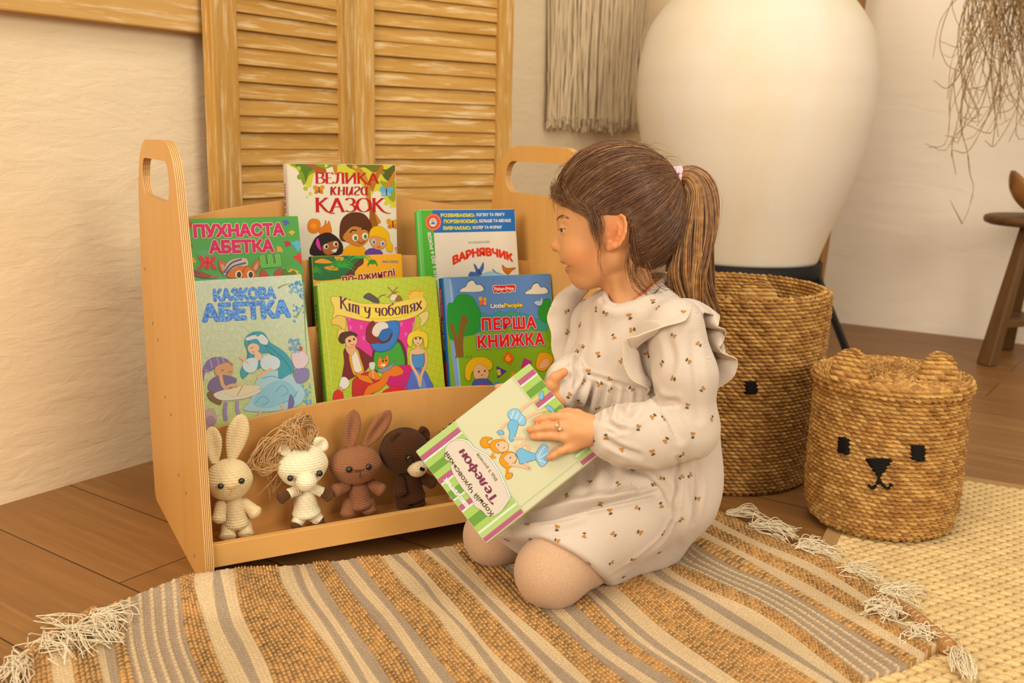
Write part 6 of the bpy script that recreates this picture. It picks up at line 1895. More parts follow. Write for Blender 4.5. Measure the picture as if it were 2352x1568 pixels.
def bk3(u, v, lift): return onp(u, v, bp + bn * lift, bn)      # lift above the cover, towards the viewer
HANDL = {'index': [(1302, 957, .012), (1270, 957, .013), (1246, 961, .009), (1233, 965, .006)],
         'middle': [(1297, 981, .013), (1258, 980, .015), (1234, 984, .010), (1217, 987, .006)],
         'ring': [(1299, 1004, .012), (1262, 1000, .013), (1239, 1001, .009), (1224, 1003, .006)],
         'pinky': [(1312, 1026, .010), (1287, 1036, .011), (1271, 1046, .008), (1261, 1051, .0055)]}
HANDR = {'index': [(1262, 886, -.012), (1222, 884, -.016), (1180, 886, -.016), (1143, 889, -.013)],
         'middle': [(1264, 905, -.014), (1226, 910, -.018), (1186, 915, -.018), (1160, 918, -.017)],
         'ring': [(1268, 922, -.015), (1234, 932, -.019), (1200, 938, -.019), (1176, 942, -.018)],
         'pinky': [(1274, 938, -.016), (1246, 950, -.019), (1220, 957, -.019), (1202, 960, -.018)]}
def body_sdf(p):
    d = smin(head_sdf(p), s_cap(p, NECK0, NECK1, .0345, .036), .020)
    d = smin(d, s_chain(p, [NECK1, CHEST, WAIST, PEL], [.035, .058, .056, .070], .03), .03)
    d = smin(d, s_cap(p, W(1418, 640, 1.452), W(1425, 722, 1.468), .006, .006), .012)      # neck tendon
    d = smin(d, s_chain(p, [NECK1, SHL, ELL, WRL], [.03, .030, .024, .0185], .02), .02)
    d = smin(d, s_chain(p, [NECK1, SHR, ELR, WRR], [.03, .030, .024, .0185], .02), .02)
    d = smin(d, s_chain(p, [HIPL, KNL, ANL], [.055, .034, .026], .02), .03)
    d = smin(d, s_chain(p, [HIPR, KNR, ANR], [.055, .034, .026], .02), .03)
    for an in (ANL, ANR):
        d = smin(d, s_cap(p, an, an - FWD * .06 + UPZ * -.012, .024, .018), .02)
    # left hand, resting on the book
    hd = s_chain(p, [WRL, bk3(1352, 990, .014), bk3(1330, 990, .013)], [.0185, .017, .016], .01)
    for f, pts in HANDL.items():
        P = [bk3(*a) for a in pts]
        hd = smin(hd, s_cap(p, bk3(1355, 985 + (pts[0][1] - 985) * .35, .013), P[0], .0125, .0085), .007)
        r = .0058 if f != 'pinky' else .0052
        hd = smin(hd, s_chain(p, P, [r * 1.18, r * 1.08, r * .98, r * .86], .002), .003)
    hd = smin(hd, s_chain(p, [bk3(1352, 968, .008), bk3(1325, 953, .003), bk3(1304, 948, .001), bk3(1288, 949, .0)], [.011, .0085, .007, .006], .004), .006)
    d = smin(d, hd, .008)
    # right hand, holding the book's edge from behind
    hr = s_chain(p, [WRR, bk3(1292, 904, -.026), bk3(1278, 908, -.016)], [.0165, .0150, .0125], .01)
    for f, pts in HANDR.items():
        P = [bk3(*a) for a in pts]
        hr = smin(hr, s_cap(p, bk3(1288, 900 + (pts[0][1] - 900) * .4, -.020), P[0], .0105, .0075), .006)
        r = .0057 if f != 'pinky' else .0050
        hr = smin(hr, s_chain(p, P, [r * 1.15, r * 1.06, r * .97, r * .86], .002), .003)
    hr = smin(hr, s_chain(p, [bk3(1282, 898, -.018), bk3(1268, 883, -.004), bk3(1276, 866, .002), bk3(1295, 855, .004)], [.0105, .0090, .0074, .0064], .004), .005)
    d = smin(d, hr, .008)
    return d
girl = thing('person', 'child with a ponytail in a cream floral dress kneeling with a book', 'person', (PEL[0], PEL[1], 0))
# skin: warm, with colour differences of its own on lips, cheeks, ears and fingertips
V, F = isosurface(body_sdf, np.min([KNR, KNL, ANL, WRR], 0) - .12, np.max([H(1440, 330), SHL, ANR, PEL, H(1570, 500)], 0) + np.array([.12, .12, .05]), 0.0016, 4)
q = HQ(V)
skin, lip, blush = A3('#d6965f'), A3('#a85240'), A3('#d5753f')
col = np.tile(skin, (len(V), 1))
def tint(mask, c, a=1.0):
    global col
    col = col + (c - col) * (np.clip(mask, 0, 1) * a)[:, None]
g3 = lambda c, r: np.exp(-np.sum(((q - np.array(c)) / np.array(r)) ** 2, 1))
for s in (1, -1):
    tint(g3((1340, 585, s * 62), (34, 26, 40)), blush, .55)
    tint(g3((1418, 531, s * 112), (34, 50, 26)), blush, .75)
tint(g3((1272, 567, 0), (14, 14, 20)), blush, .5)
near = (np.abs(q[:, 2]) < 28)
tint(1.6 * g3((1297, 601.5, 0), (13, 4.6, 32)), lip, .85); tint(1.6 * g3((1307, 620, 0), (13, 6.5, 28)), lip, .85)
tint(2.0 * g3((1310, 608.5, 0), (12, 3.4, 42)), A3('#6a2c22'), .8)
tint(g3((1330, 640, 0), (26, 22, 40)), blush, .25)
for pts in list(HANDL.values()) + list(HANDR.values()):
    for k, a in ((1, .30), (3, .5)):
        tint(np.exp(-(np.linalg.norm(V - bk3(*pts[k]), axis=1) / .007) ** 2), blush, a)
tint(np.exp(-(np.linalg.norm(V - bk3(1295, 855, .004), axis=1) / .012) ** 2), blush, .6)
t = NT('child_skin', 0.5, 0.35)
a = t.n('ShaderNodeAttribute'); a.attribute_name = 'Col'
n = t.noise(t.coord('Object', (900, 900, 900)), 1.0, 2)
t.base(a.outputs['Color']); t.bump(n, 0.06, 0.0004)
t.b.inputs['Subsurface Weight'].default_value = 0.12
t.b.inputs['Subsurface Radius'].default_value = (0.010, 0.004, 0.002)
t.b.inputs['Subsurface Scale'].default_value = 0.5
m_skin = t.m
body = mesh('body', V, F, m_skin, girl, True, col=np.c_[col, np.ones(len(V))])
sm = body.modifiers.new('soften', 'SMOOTH'); sm.factor = 0.5; sm.iterations = 2

# eyes
for s in (1, -1):
    c = H(1303, 527, s * 39)
    look = nrmz(-HX * 1.0 + HZ * s * 0.42 - HY * 0.34)
    r_ = 13.6 * HK
    A_ = nrmz(np.cross(look, UPZ)); B_ = np.cross(A_, look)
    th = np.linspace(0.001, math.pi - .001, 25)
    ph = np.linspace(0, 2 * math.pi, 32, endpoint=False)
    Vv = c + r_ * (np.cos(th)[:, None, None] * look + np.sin(th)[:, None, None] * (np.cos(ph)[None, :, None] * A_ + np.sin(ph)[None, :, None] * B_))
    cl = np.where(th < .24, 0, np.where(th < .55, 1, 2))
    pal = np.array([A3('#0e0a08'), A3('#4c3626'), A3('#e9dccb')])
    C_ = np.repeat(pal[cl][:, None], 32, 1)
    te = NT('eye_glass', 0.12, 0.6); a = te.n('ShaderNodeAttribute'); a.attribute_name = 'Col'; te.base(a.outputs['Color'])
    mesh('eyeball', Vv.reshape(-1, 3), gridfaces(25, 32, False, True), te.m, body, True, col=np.c_[C_.reshape(-1, 3), np.ones(25 * 32)])
# lashes and brows
bvh_body = BVHTree.FromPolygons([tuple(v) for v in V], [tuple(f) for f in F])
def on_head(u, v, z, lift=0.0):
    """closest point of the skin to a point of the head frame"""
    p, n_, _, _ = bvh_body.find_nearest(Vector(H(u, v, z)))
    return np.array(p) + np.array(n_) * lift
rg = np.random.default_rng(8)
for s in (1, -1):
    P = []
    for i in range(11):
        f = i / 10
        a_ = on_head(1287 + 16 * f, 524.5 - 1.5 * f - 1.5 * math.sin(f * 3), s * (42 + 16 * f), .0001)
        ln = 6 + 2 * math.sin(f * 3.1)
        b_ = a_ + (-HX * (.85 - .5 * f) - HY * (.62) + HZ * s * (.30 + .25 * f)) * ln * HK
        P.append(catmull([a_, (a_ + b_) / 2 - HY * 1.6 * HK, b_], 6))
    V2, F2 = tubes(P, np.linspace(.00022, .00008, 6)[None].repeat(len(P), 0), 4)
    mesh('eyelashes', V2, F2, M('#3a2416', 0.6, 0.2), girl, True)
for s in (1, -1):
    P = []
    for i in range(60):
        f = rg.random()
        u_, v_, z_ = 1281 + 26 * f, 505 - 6 * math.sin(f * 2.6) + rg.normal(0, 1.8), s * (22 + 42 * f)
        a_ = on_head(u_, v_, z_, .0003); b_ = on_head(u_ + 7, v_ - 3 + 4 * f, z_ + s * 5, .0006)
        P.append(np.array([a_, (a_ + b_) / 2 + HZ * s * .0002, b_]))
    V2, F2 = tubes(P, np.array([.00026, .00026, .0001])[None].repeat(len(P), 0), 3)
    mesh('eyebrow', V2, F2, M('#8e6440', 0.7, 0.15), girl, True)
# teeth glimpsed in the smile
b = MB()
for z in np.linspace(-16, 16, 7): pass
g = [[H(1304 + 10 * (abs(z) / 20) ** 2, 603.5 + y, z) for y in (0, 2.2, 4.4)] for z in np.linspace(-20, 20, 15)]
b.quadstrip(g); g2 = [[p + HX * .002 for p in r_] for r_ in g]; b.quadstrip([r_[::-1] for r_ in g2]); b.quadstrip([[r_[2] for r_ in g], [r_[2] for r_ in g2]])
b.build('teeth', M('#f2e8d4', 0.25, 0.5), girl, smooth=True)

# ------------------------------------------------------------------ tights on the knees and shins
def tights_sdf(p):
    d = s_chain(p, [KNL - FWD * .13 + UPZ * .055, KNL, ANL], [.052, .0470, .038], .012)
    d = smin(d, s_ell(p, KNL + FWD * .004, (.049, .049, .047)), .02)
    d2 = s_chain(p, [KNR - FWD * .13 + UPZ * .055, KNR, ANR], [.050, .0465, .038], .012)
    d = np.minimum(d, d2)
    for an in (ANL, ANR):
        d = smin(d, s_chain(p, [an, an - FWD * .03 - UPZ * .004, an - FWD * .07 - UPZ * .014], [.034, .032, .022], .01), .02)
    return smax(d, 0.008 - p[:, 2], .004)
V, F = isosurface(tights_sdf, np.min([KNR, KNL, ANL], 0) - .12, np.max([KNR, KNL, ANR], 0) + np.array([.12, .2, .14]), 0.0026, 4)
t = NT('beige_knit_tights', 0.85, 0.1)
vor = t.n('ShaderNodeTexVoronoi'); vor.inputs['Scale'].default_value = 1.0
t.l(t.coord('Object', (150, 150, 110)), vor.inputs['Vector'])
t.base(t.ramp(t.noise(t.coord('Object', (500, 500, 500)), 1.0, 2), [(.3, '#c0946c'), (.7, '#cea47e')]))
t.bump(t.math('ADD', t.noise(t.coord('Object', (900, 900, 900)), 1.0, 2), t.math('MULTIPLY', t.math('LESS_THAN', vor.outputs['Distance'], .28), -.8)), 0.5, 0.0008)
t.b.inputs['Sheen Weight'].default_value = .2
mesh('tights', V, F, t.m, girl, True)

# ------------------------------------------------------------------ dress
HEM = fl(1402, 1350)
def dress_sdf(p):
    d = s_chain(p, [W(1450, 728, 1.497), CHEST, W(1440, 900, 1.530)], [.050, .076, .080], .04)
    d = smin(d, s_cap(p, W(1395, 725, 1.53), W(1520, 735, 1.44), .036, .036), .04)                  # shoulder line
    for a_, b_ in COLLAR: d = smin(d, s_cap(p, a_, b_, .010, .034), .016)                           # yoke rising to the neckline
    d = smin(d, s_ell(p, W(1415, 850, 1.485), (.055, .055, .07)), .03)
    d = smin(d, s_chain(p, [W(1450, 900, 1.53), W(1478, 1010, 1.55), PEL - UPZ * .01], [.086, .096, .098], .05), .03)
    d = smin(d, s_ell(p, W(1530, 1020, 1.55), (.066, .075, .12)), .05)                               # back and seat
    leg = s_chain(p, [HIPL + UPZ * .0, (HIPL + KNL) / 2 + UPZ * .025, KNL + UPZ * .006], [.074, .070, .0545], .03)
    leg2 = s_chain(p, [HIPR, (HIPR + KNR) / 2 + UPZ * .02, KNR + UPZ * .008], [.074, .068, .0540], .03)
    lap = s_cap(p, PEL + FWD * .10 - UPZ * .02, (KNL + KNR) / 2 + FWD * .01 + UPZ * .012, .07, .046)
    low = smin(smin(leg, leg2, .05), lap, .05)
    shin = s_chain(p, [KNL + UPZ * -.002, ANL], [.053, .054], .02)
    shin2 = s_chain(p, [KNR, ANR], [.052, .052], .02)
    foot = s_cap(p, ANL, ANL - FWD * .035 + RGT * .03, .050, .046)
    low = smin(low, smin(shin, shin2, .02), .02)
    low = smin(low, foot, .05)
    side = (p - HEM) @ nrmz(FWD - UPZ * 1.15) - 0.030 * np.exp(-(((p - (KNL + KNR) / 2 - RGT * .01) @ RGT) / .055) ** 2)
    low = smax(low, side, .008)
    d = smin(d, low, .035)
    d = smax(d, 0.009 - p[:, 2], .006)
    return d
NB = [(1391,682,1.464),(1400,698,1.445),(1424,705,1.438),(1452,698,1.437),(1482,680,1.444),(1510,655,1.462),(1530,640,1.492),(1515,632,1.525),(1470,640,1.540),(1425,655,1.530),(1400,668,1.500)]
NBC = sum(W(*a) for a in NB) / len(NB)
_ends = [W(1390,735,1.51), W(1405,790,1.495), W(1425,810,1.478), W(1460,800,1.47), W(1520,750,1.45), W(1555,740,1.46), W(1560,740,1.50), W(1530,750,1.55), W(1470,740,1.58), W(1400,740,1.57), W(1380,735,1.54)]
COLLAR = [(W(*a) + nrmz(W(*a) - NBC) * .004 - UPZ * .008, b_) for a, b_ in zip(NB, _ends)]
def neck_cut(p):
    q = p - NBC
    up_ = nrmz(np.cross(W(*NB[2]) - W(*NB[6]), W(*NB[0]) - W(*NB[4])))
    if up_[2] < 0: up_ = -up_
    h = q @ up_; r = np.linalg.norm(q - h[:, None] * up_, axis=1)
    e = s_ell(p, NBC + up_ * .035, (.047, .047, .060))
    return e
def sleeves_sdf(p):
    a = s_chain(p, [SHL + UPZ * .0, W(1572, 860, 1.412), ELL, W(1500, 1000, 1.405), W(1430, 1000, 1.398), W(1388, 993, 1.397)], [.042, .042, .042, .044, .041, .027], .02)
    b_ = s_chain(p, [SHR, W(1340, 820, 1.56), ELR, W(1318, 872, 1.49), W(1306, 882, 1.462), W(1286, 897, 1.438)], [.042, .042, .038, .034, .031, .023], .02)
    return np.minimum(a, b_)
def cloth(p):
    d = smin(dress_sdf(p), sleeves_sdf(p), .005)
    d = smax(d, -neck_cut(p), .004)
    return d
V, F = isosurface(cloth, np.min([KNR, KNL, ANL], 0) - np.array([.1, .12, .06]), np.max([SHL, ANR, PEL, ELL], 0) + np.array([.16, .22, .10]), 0.0024, 4)
CREASES = [  # pixel polyline, half-width px, depth mm (+ = groove)
 ([(1322,850),(1360,862),(1400,874),(1440,886),(1485,896)], 4, 3.0),
 ([(1346,872),(1326,915),(1306,965)], 7, 4.0), ([(1366,876),(1352,920),(1342,965)], 6, 4.5), ([(1390,882),(1378,920),(1370,960)], 6, 4.0), ([(1413,886),(1404,925),(1398,955)], 6, 4.5), ([(1438,892),(1434,925),(1426,950)], 6, 4.0), ([(1462,897),(1462,925)], 5, 3),
 ([(1495,888),(1507,912),(1528,922),(1552,924)], 8, 6.0), ([(1512,925),(1540,965),(1562,1008)], 9, 4.0), ([(1425,955),(1450,960),(1472,940)], 9, 4.5), ([(1395,970),(1420,985),(1440,985)], 6, 3), ([(1392,1010),(1425,1030),(1470,1045)], 6, 3.5), ([(1395,990),(1415,996)], 4, 2.5),
 ([(1530,760),(1545,830),(1520,900)], 9, 3.0), ([(1590,770),(1600,860),(1606,960)], 10, 2.5), ([(1470,800),(1478,840),(1490,880)], 6, 4),
 ([(1180,1199),(1240,1190),(1325,1170),(1420,1150),(1505,1131)], 5, 9.0), ([(1250,1130),(1320,1100),(1390,1060)], 14, 5.0), ([(1440,1075),(1495,1088),(1530,1126),(1551,1176)], 8, 4.0),
 ([(1556,1052),(1554,1120),(1551,1186)], 5, 4.5), ([(1549,1190),(1519,1239),(1453,1294),(1400,1330)], 4, 3.0), ([(1350,1000),(1355,1080),(1340,1130)], 14, 6.0), ([(1420,1080),(1400,1140)], 12, 3.0),
 ([(1185,1215),(1290,1205),(1340,1190)], 8, -3.5), ([(1220,1182),(1330,1152),(1450,1128)], 10, -5.0), ([(1575,1100),(1580,1180),(1570,1235)], 10, -3.0), ([(1600,1060),(1606,1130),(1590,1200)], 6, 3.0),
 ([(1330,800),(1322,832),(1326,866),(1320,892)], 5, 5.0), ([(1268,858),(1290,838),(1310,832)], 6, 2.5), ([(1262,874),(1285,862),(1305,862)], 5, 2.5), ([(1385,760),(1390,830),(1385,860)], 14, 1.6), ([(1355,700),(1350,780)], 8, 2.0), ([(1440,760),(1436,830)], 12, -1.5)]
me_n = bpy.data.meshes.new('tmp'); me_n.from_pydata([tuple(v) for v in V], [], [tuple(f) for f in F]); me_n.update()
N = np.empty(len(V) * 3, np.float32); me_n.vertices.foreach_get('normal', N); N = N.reshape(-1, 3); bpy.data.meshes.remove(me_n)
def to_px(P):
    c = (P - CPOS) @ RC
    return np.stack([CX + FPX * c[:, 0] / -c[:, 2], CY - FPX * c[:, 1] / -c[:, 2]], -1)
px = to_px(V)
facing = np.clip(np.einsum('ij,ij->i', N, nrmz(CPOS - V)) * 2.5, 0, 1)
disp = np.zeros(len(V))
for pts, w, dep in CREASES:
    c = catmull([(x, y, 0) for x, y in pts], 160)[:, :2]
    bb = (px[:, 0] > c[:, 0].min() - 4 * w) & (px[:, 0] < c[:, 0].max() + 4 * w) & (px[:, 1] > c[:, 1].min() - 4 * w) & (px[:, 1] < c[:, 1].max() + 4 * w)
    i = np.where(bb)[0]
    if not len(i): continue
    D = np.linalg.norm(px[i][:, None] - c[None], axis=2)
    j = D.argmin(1); dm = D.min(1)
    fade = np.sin(np.pi * np.clip((j + 8) / 176, 0, 1)) ** .5
    disp[i] += -dep * 1.45 / 1000 * fade * (np.exp(-(dm / w) ** 2) - 0.45 * np.exp(-((dm - 2.0 * w) / w) ** 2)) * facing[i]
disp += 0.0012 * vnoise(V * 14, 2)
V = V + N * disp[:, None]
V[:, 2] = np.maximum(V[:, 2], 0.0085)
def relax(V, F, it=2, k=.4):
    E_ = np.vstack([F[:, [i, (i + 1) % 4]] for i in range(4)]); E_ = np.vstack([E_, E_[:, ::-1]])
    cnt = np.bincount(E_[:, 0], minlength=len(V))[:, None]
    for _ in range(it):
        S_ = np.stack([np.bincount(E_[:, 0], V[E_[:, 1], c], len(V)) for c in range(3)], 1)
        V = V + k * (S_ / np.maximum(cnt, 1) - V)
    return V
V = relax(V, F)
fab_u = px / 1000.0
t = NT('cream_herringbone_flannel', 0.9, 0.08)
tc = t.n('ShaderNodeTexCoord'); sp = t.n('ShaderNodeSeparateXYZ'); t.l(tc.outputs['UV'], sp.inputs[0])
uu_ = t.math('MULTIPLY', sp.outputs[0], 1 / 0.0080); tri = t.math('ABSOLUTE', t.math('SUBTRACT', t.math('FRACT', uu_), 0.5))
vv_ = t.math('ADD', t.math('MULTIPLY', sp.outputs[1], 1 / 0.0026), t.math('MULTIPLY', tri, 3.2))
her = t.math('ABSOLUTE', t.math('SUBTRACT', t.math('FRACT', vv_), 0.5))
nz = t.noise(t.coord('Object', (700, 700, 700)), 1.0, 3)
f = t.math('ADD', t.math('MULTIPLY', her, 1.5), t.math('MULTIPLY', nz, 0.55))
t.base(t.ramp(f, [(0.20, '#c1a78c'), (0.75, '#d2bca4')]))
t.bump(f, 0.25, 0.0006)
t.b.inputs['Sheen Weight'].default_value = .25
m_dress = t.m
BX = nrmz(RGT * -1 + FWD * -.2)                              # cloth u runs round the body, v up
def cloth_uv(P): return np.stack([(P - PEL) @ BX, (P - PEL) @ UPZ], -1)
DRESS_V, DRESS_F = [V], [F]

DV, DF = V, F
RUFS = []
# ruffles over the shoulders: lofted between the seam and a wavy free edge
def ruffle(seam, edge, nu=150, nv=16, amp=0.010, waves=6, sag=0.012, seed=0):
    S_ = catmull([W(*a) for a in seam], nu); E_ = catmull([W(*a) for a in edge], nu)
    u = np.linspace(0, 1, nu)
    T = nrmz(np.gradient(E_, axis=0)); D = nrmz(E_ - S_); Nn = nrmz(np.cross(T, D))
    P = np.zeros((nu, nv, 3))
    for j in range(nv):
        f = j / (nv - 1)
        w = amp * f ** 1.5 * np.sin(u * waves * 2 * np.pi + .5 + .6 * np.sin(u * 9 + seed))
        P[:, j] = S_ + (E_ - S_) * f + Nn * w[:, None] + (-Nn * np.sign((Nn @ HZ)[:, None]) * -1) * (sag * math.sin(math.pi * f))
    return P
RUF_L = ruffle([(1494,893,1.452),(1470,840,1.440),(1455,790,1.436),(1470,735,1.440),(1510,700,1.455),(1560,690,1.468),(1600,725,1.482),(1625,790,1.492),(1640,870,1.500)],
               [(1490,898,1.418),(1452,874,1.400),(1437,820,1.392),(1438,776,1.388),(1470,766,1.376),(1520,757,1.368),(1572,738,1.366),(1586,700,1.390),(1603,712,1.420),(1618,722,1.402),(1648,724,1.440),(1650,752,1.418),(1664,768,1.462),(1658,800,1.430),(1690,826,1.470),(1682,862,1.472),(1645,896,1.480)], amp=.004, waves=5, sag=.010)
RUF_R = ruffle([(1335,852,1.545),(1322,800,1.552),(1320,740,1.556),(1335,690,1.553),(1362,655,1.545)],
               [(1325,846,1.520),(1290,835,1.520),(1268,790,1.522),(1262,740,1.526),(1266,700,1.532),(1292,668,1.548),(1330,640,1.560)], amp=.004, waves=3, sag=.010, seed=2)
for P in (RUF_L, RUF_R):
    nu, nv = P.shape[:2]
    Fr = gridfaces(nu, nv)
    RUFS.append((P, Fr))
    DRESS_V.append(P.reshape(-1, 3)); DRESS_F.append(Fr)
# neckband
V2, F2 = tubes([catmull([np.array(W(*a)) + nrmz(W(*a) - NBC) * .001 for a in NB + NB[:2]], 110)], .0050, 10, 1.0)
NECKB = (V2, F2)
sg = catmull([W(*a) for a in [(1458,688,1.439),(1480,672,1.444),(1508,648,1.460)]], 20)
V2, F2 = tubes([sg - UPZ * .0], .0018, 8)
mesh('neck_cord', V2, F2, M('#d9601e', .7, .2), girl, True)

# printed berries with leaves, laid into the cloth
Z7 = Z(1240, 640, 3.408); Z8 = Z(1040, 1000, 3.675)
spots = Z7((205,255),(210,415),(160,100),(440,235),(345,165),(315,360),(335,530),(290,565),(515,270),(700,290),(885,175),(920,230),(1055,110),(1125,265),(580,455),(455,590),(635,645),(720,400),(380,725),(545,785),(840,590),(1050,445),(1240,510),(955,665),(1165,645),(1040,780),(1275,860),(340,800),(465,825),(720,865),(545,870),(230,910),(310,965),(455,1010),(895,905),(1155,990),(885,1080),(970,1095),(770,1160),(1345,1095),(575,1010),(520,1240),(985,1265),(1195,1220),(420,1250),(645,1335),(880,1355),(1115,1375),(530,1435),(725,1490),(1175,1535),(1110,1550),(955,1560),(1450,560)) + \
        Z8((1400,410),(1700,410),(1765,375),(1935,355),(2070,530),(965,510),(1245,570),(1325,635),(1555,610),(1760,590),(1930,705),(635,745),(880,775),(1110,845),(1355,830),(1580,815),(1780,820),(460,880),(885,885),(660,880),(1745,985),(1525,1045),(1340,1070),(1445,1190),(1145,1075),(1160,390))
vo, allV, allF = 0, [], []
for v_, f_ in zip(DRESS_V, DRESS_F):
    allV += [tuple(x) for x in v_]; allF += [tuple(int(i) + vo for i in f) for f in f_]; vo += len(v_)
bvh = BVHTree.FromPolygons(allV, allF)
rg = np.random.default_rng(31)
hits = []
for u, v in spots:
    h = bvh.ray_cast(Vector(CPOS), Vector(nrmz(ray(u, v))))
    if h[0] is not None and all(np.linalg.norm(np.array(h[0]) - g[0]) > .010 for g in hits): hits.append((np.array(h[0]), np.array(h[1]), .0019 if h[2] >= len(F) else .00075))
n_front = len(hits)
for _ in range(160):                                             # the sides that face away from the photographer
    i = rg.integers(0, len(V)); n_ = N[i]
    if n_ @ (CPOS - V[i]) < -0.1 and V[i][2] > .05 and all(np.linalg.norm(V[i] - h[0]) > .034 for h in hits): hits.append((V[i], n_, .00075))
pv, pf, pm = [], [], []
for p, n_, lift_ in hits:
    if n_ @ (CPOS - p) < 0 and len(hits) < 0: n_ = -n_
    if (n_ @ (CPOS - p) < 0) and any(np.allclose(p, h[0]) for h in hits[:n_front]): n_ = -n_
    a1 = nrmz(np.cross(n_, UPZ) + 1e-6); a2 = np.cross(n_, a1); ro = rg.uniform(0, 6.28)
    e1 = a1 * math.cos(ro) + a2 * math.sin(ro); e2 = np.cross(n_, e1)
    def sh(pts2, mi):
        o = len(pv)
        for x, y in pts2:
            q_ = p + e1 * x * .001 + e2 * y * .001 + n_ * .004
            h = bvh.ray_cast(Vector(q_), Vector(-n_), .012)
            hp = np.array(h[0]) if h[0] is not None else p + e1 * x * .001 + e2 * y * .001
            pv.append(hp + n_ * lift_)
        pf.append(tuple(range(o, o + len(pts2)))); pm.append(mi)
    circ = lambda cx_, cy_, r: [(cx_ + r * math.cos(k * .785), cy_ + r * math.sin(k * .785)) for k in range(8)]
    k_ = rg.uniform(.85, 1.1)
    for b_ in ((-2.0, -1.5, 1.7), (1.6, -2.2, 1.7), (.2, .6, 1.3)): sh(circ(b_[0] * k_, b_[1] * k_, b_[2] * k_), 0)
    for a_ in (60, 95, 130):
        c_, s_ = math.cos(math.radians(a_)), math.sin(math.radians(a_))
        L_ = 4.6 * k_; w_ = .95 * k_
        sh([(c_ * 1.0, 1.2 + s_ * 1.0), (c_ * L_ * .6 - s_ * w_, 1.2 + s_ * L_ * .6 + c_ * w_), (c_ * L_, 1.2 + s_ * L_), (c_ * L_ * .6 + s_ * w_, 1.2 + s_ * L_ * .6 - c_ * w_)], 1)
mats_d = [m_dress, M('#b87828', .9, .05), M('#45452f', .9, .05)]
pv = np.array(pv); VD = np.vstack([DV, pv])
dress = mesh('dress', VD, [tuple(map(int, f)) for f in DF] + [tuple(i + len(DV) for i in f) for f in pf], mats_d, girl, True, uv=cloth_uv(VD), mi=np.r_[np.zeros(len(DF), int), np.array(pm) + 1])
for P, Fr in RUFS:
    o = mesh('ruffle', P.reshape(-1, 3), Fr, m_dress, dress, True, uv=cloth_uv(P.reshape(-1, 3)))
    md = o.modifiers.new('cloth', 'SOLIDIFY'); md.thickness = 0.0022; md.offset = 0
    e = tubes([P[:, -1]], .0014, 6)
    mesh('ruffle_hem', e[0], e[1], M('#dcc39c', .9, .08), dress, True)
mesh('neckband', NECKB[0], NECKB[1], m_dress, dress, True, uv=cloth_uv(NECKB[0]))
# ring
c_ = bk3(1282, 980.5, .0142); ax = nrmz(bk3(1258, 980, .015) - bk3(1297, 981, .013))
A_ = nrmz(np.cross(ax, UPZ)); B_ = np.cross(ax, A_)
th = np.linspace(0, 2 * math.pi, 25)
V2, F2 = tubes([[c_ + (A_ * math.cos(x) + B_ * math.sin(x)) * .0072 for x in th]], .0009, 6)
mesh('ring', V2, F2, M('#c9964a', .25, .6, metal=0.8), girl, True)
V2, F2 = revolve([(0, -.002), (.0024, -.001), (.0026, .0006), (.0012, .002), (0, .0022)], 10)
cz = nrmz(CPOS - c_)
for dx in (-3, 4):
    mesh('ring_stone', c_ + cz * .0082 + A_ * 0 + CAMR * dx * .0006 + CAMU * dx * -.0007 + V2[:, :1] * CAMR + V2[:, 1:2] * CAMU + V2[:, 2:3] * cz, F2, M('#e6b59c', .2, .6), girl, True)

# ------------------------------------------------------------------ hair
def cap_r(q):                                                    # hair volume in the head frame (pixels)
    d = s_ell(q, (1415, 464, 0), (146, 140, 121))
    d = smin(d, s_ell(q, (1470, 505, 0), (100, 125, 110)), 40)
    return d
HAIRC = np.array([1420.0, 490.0, 0.0])
def on_cap(dirs, extra=0.0):
    """distance from the centre to the hair volume along unit directions"""
    lo_, hi_ = np.full(len(dirs), 60.0), np.full(len(dirs), 220.0)
    for _ in range(26):
        m = (lo_ + hi_) / 2
        ins = cap_r(HAIRC + dirs * m[:, None]) < 0
        lo_ = np.where(ins, m, lo_); hi_ = np.where(ins, hi_, m)
    return lo_ + extra
TIE = np.array([1546.0, 408.0, 0.0])
def hairline(u, v, z): return np.array([u, v, z], float) - HAIRC
# the edge of the hair on the near side (mirrored for the far side): forehead, temple, over the ear, behind the ear, nape
EDGE = [(1277, 448, 0), (1280, 452, 30), (1292, 462, 58), (1318, 474, 82), (1345, 478, 95), (1372, 492, 106), (1392, 494, 112), (1412, 490, 114), (1432, 494, 112), (1444, 520, 110), (1446, 560, 106), (1448, 590, 99), (1455, 620, 84), (1475, 645, 62), (1500, 655, 30), (1510, 655, 0)]
ec = catmull(EDGE, 400)
m_hair = []
for nm, c1, c2 in (('hair_dark_brown', '#553520', '#6c462a'), ('hair_brown', '#6c4426', '#845632'), ('hair_golden', '#945f2e', '#c28c4c')):
    t = NT(nm, 0.38, 0.45)
    t.base(t.ramp(t.noise(t.coord('Object', (120, 120, 120)), 1.0, 2), [(.3, c1), (.7, c2)]))
    m_hair.append(t.m)
rg = np.random.default_rng(77)
def cap_path(d0, d1, n, lift0, lift1, wob):
    d0, d1 = nrmz(d0), nrmz(d1)
    w = math.acos(np.clip(d0 @ d1, -1, 1)) + 1e-6
    f = np.linspace(0, 1, n)
    D = (np.sin((1 - f) * w)[:, None] * d0 + np.sin(f * w)[:, None] * d1) / math.sin(w)
    sidev = nrmz(np.cross(d0, d1))
    D = nrmz(D + sidev * (wob[0] * np.sin(np.pi * f) + wob[1] * np.sin(2 * np.pi * f))[:, None])
    r = on_cap(D, 0) + lift0 + (lift1 - lift0) * f
    return HAIRC + D * r[:, None]
P, R_, MI = [], [], []
tie_d = TIE - HAIRC
NH = 3600
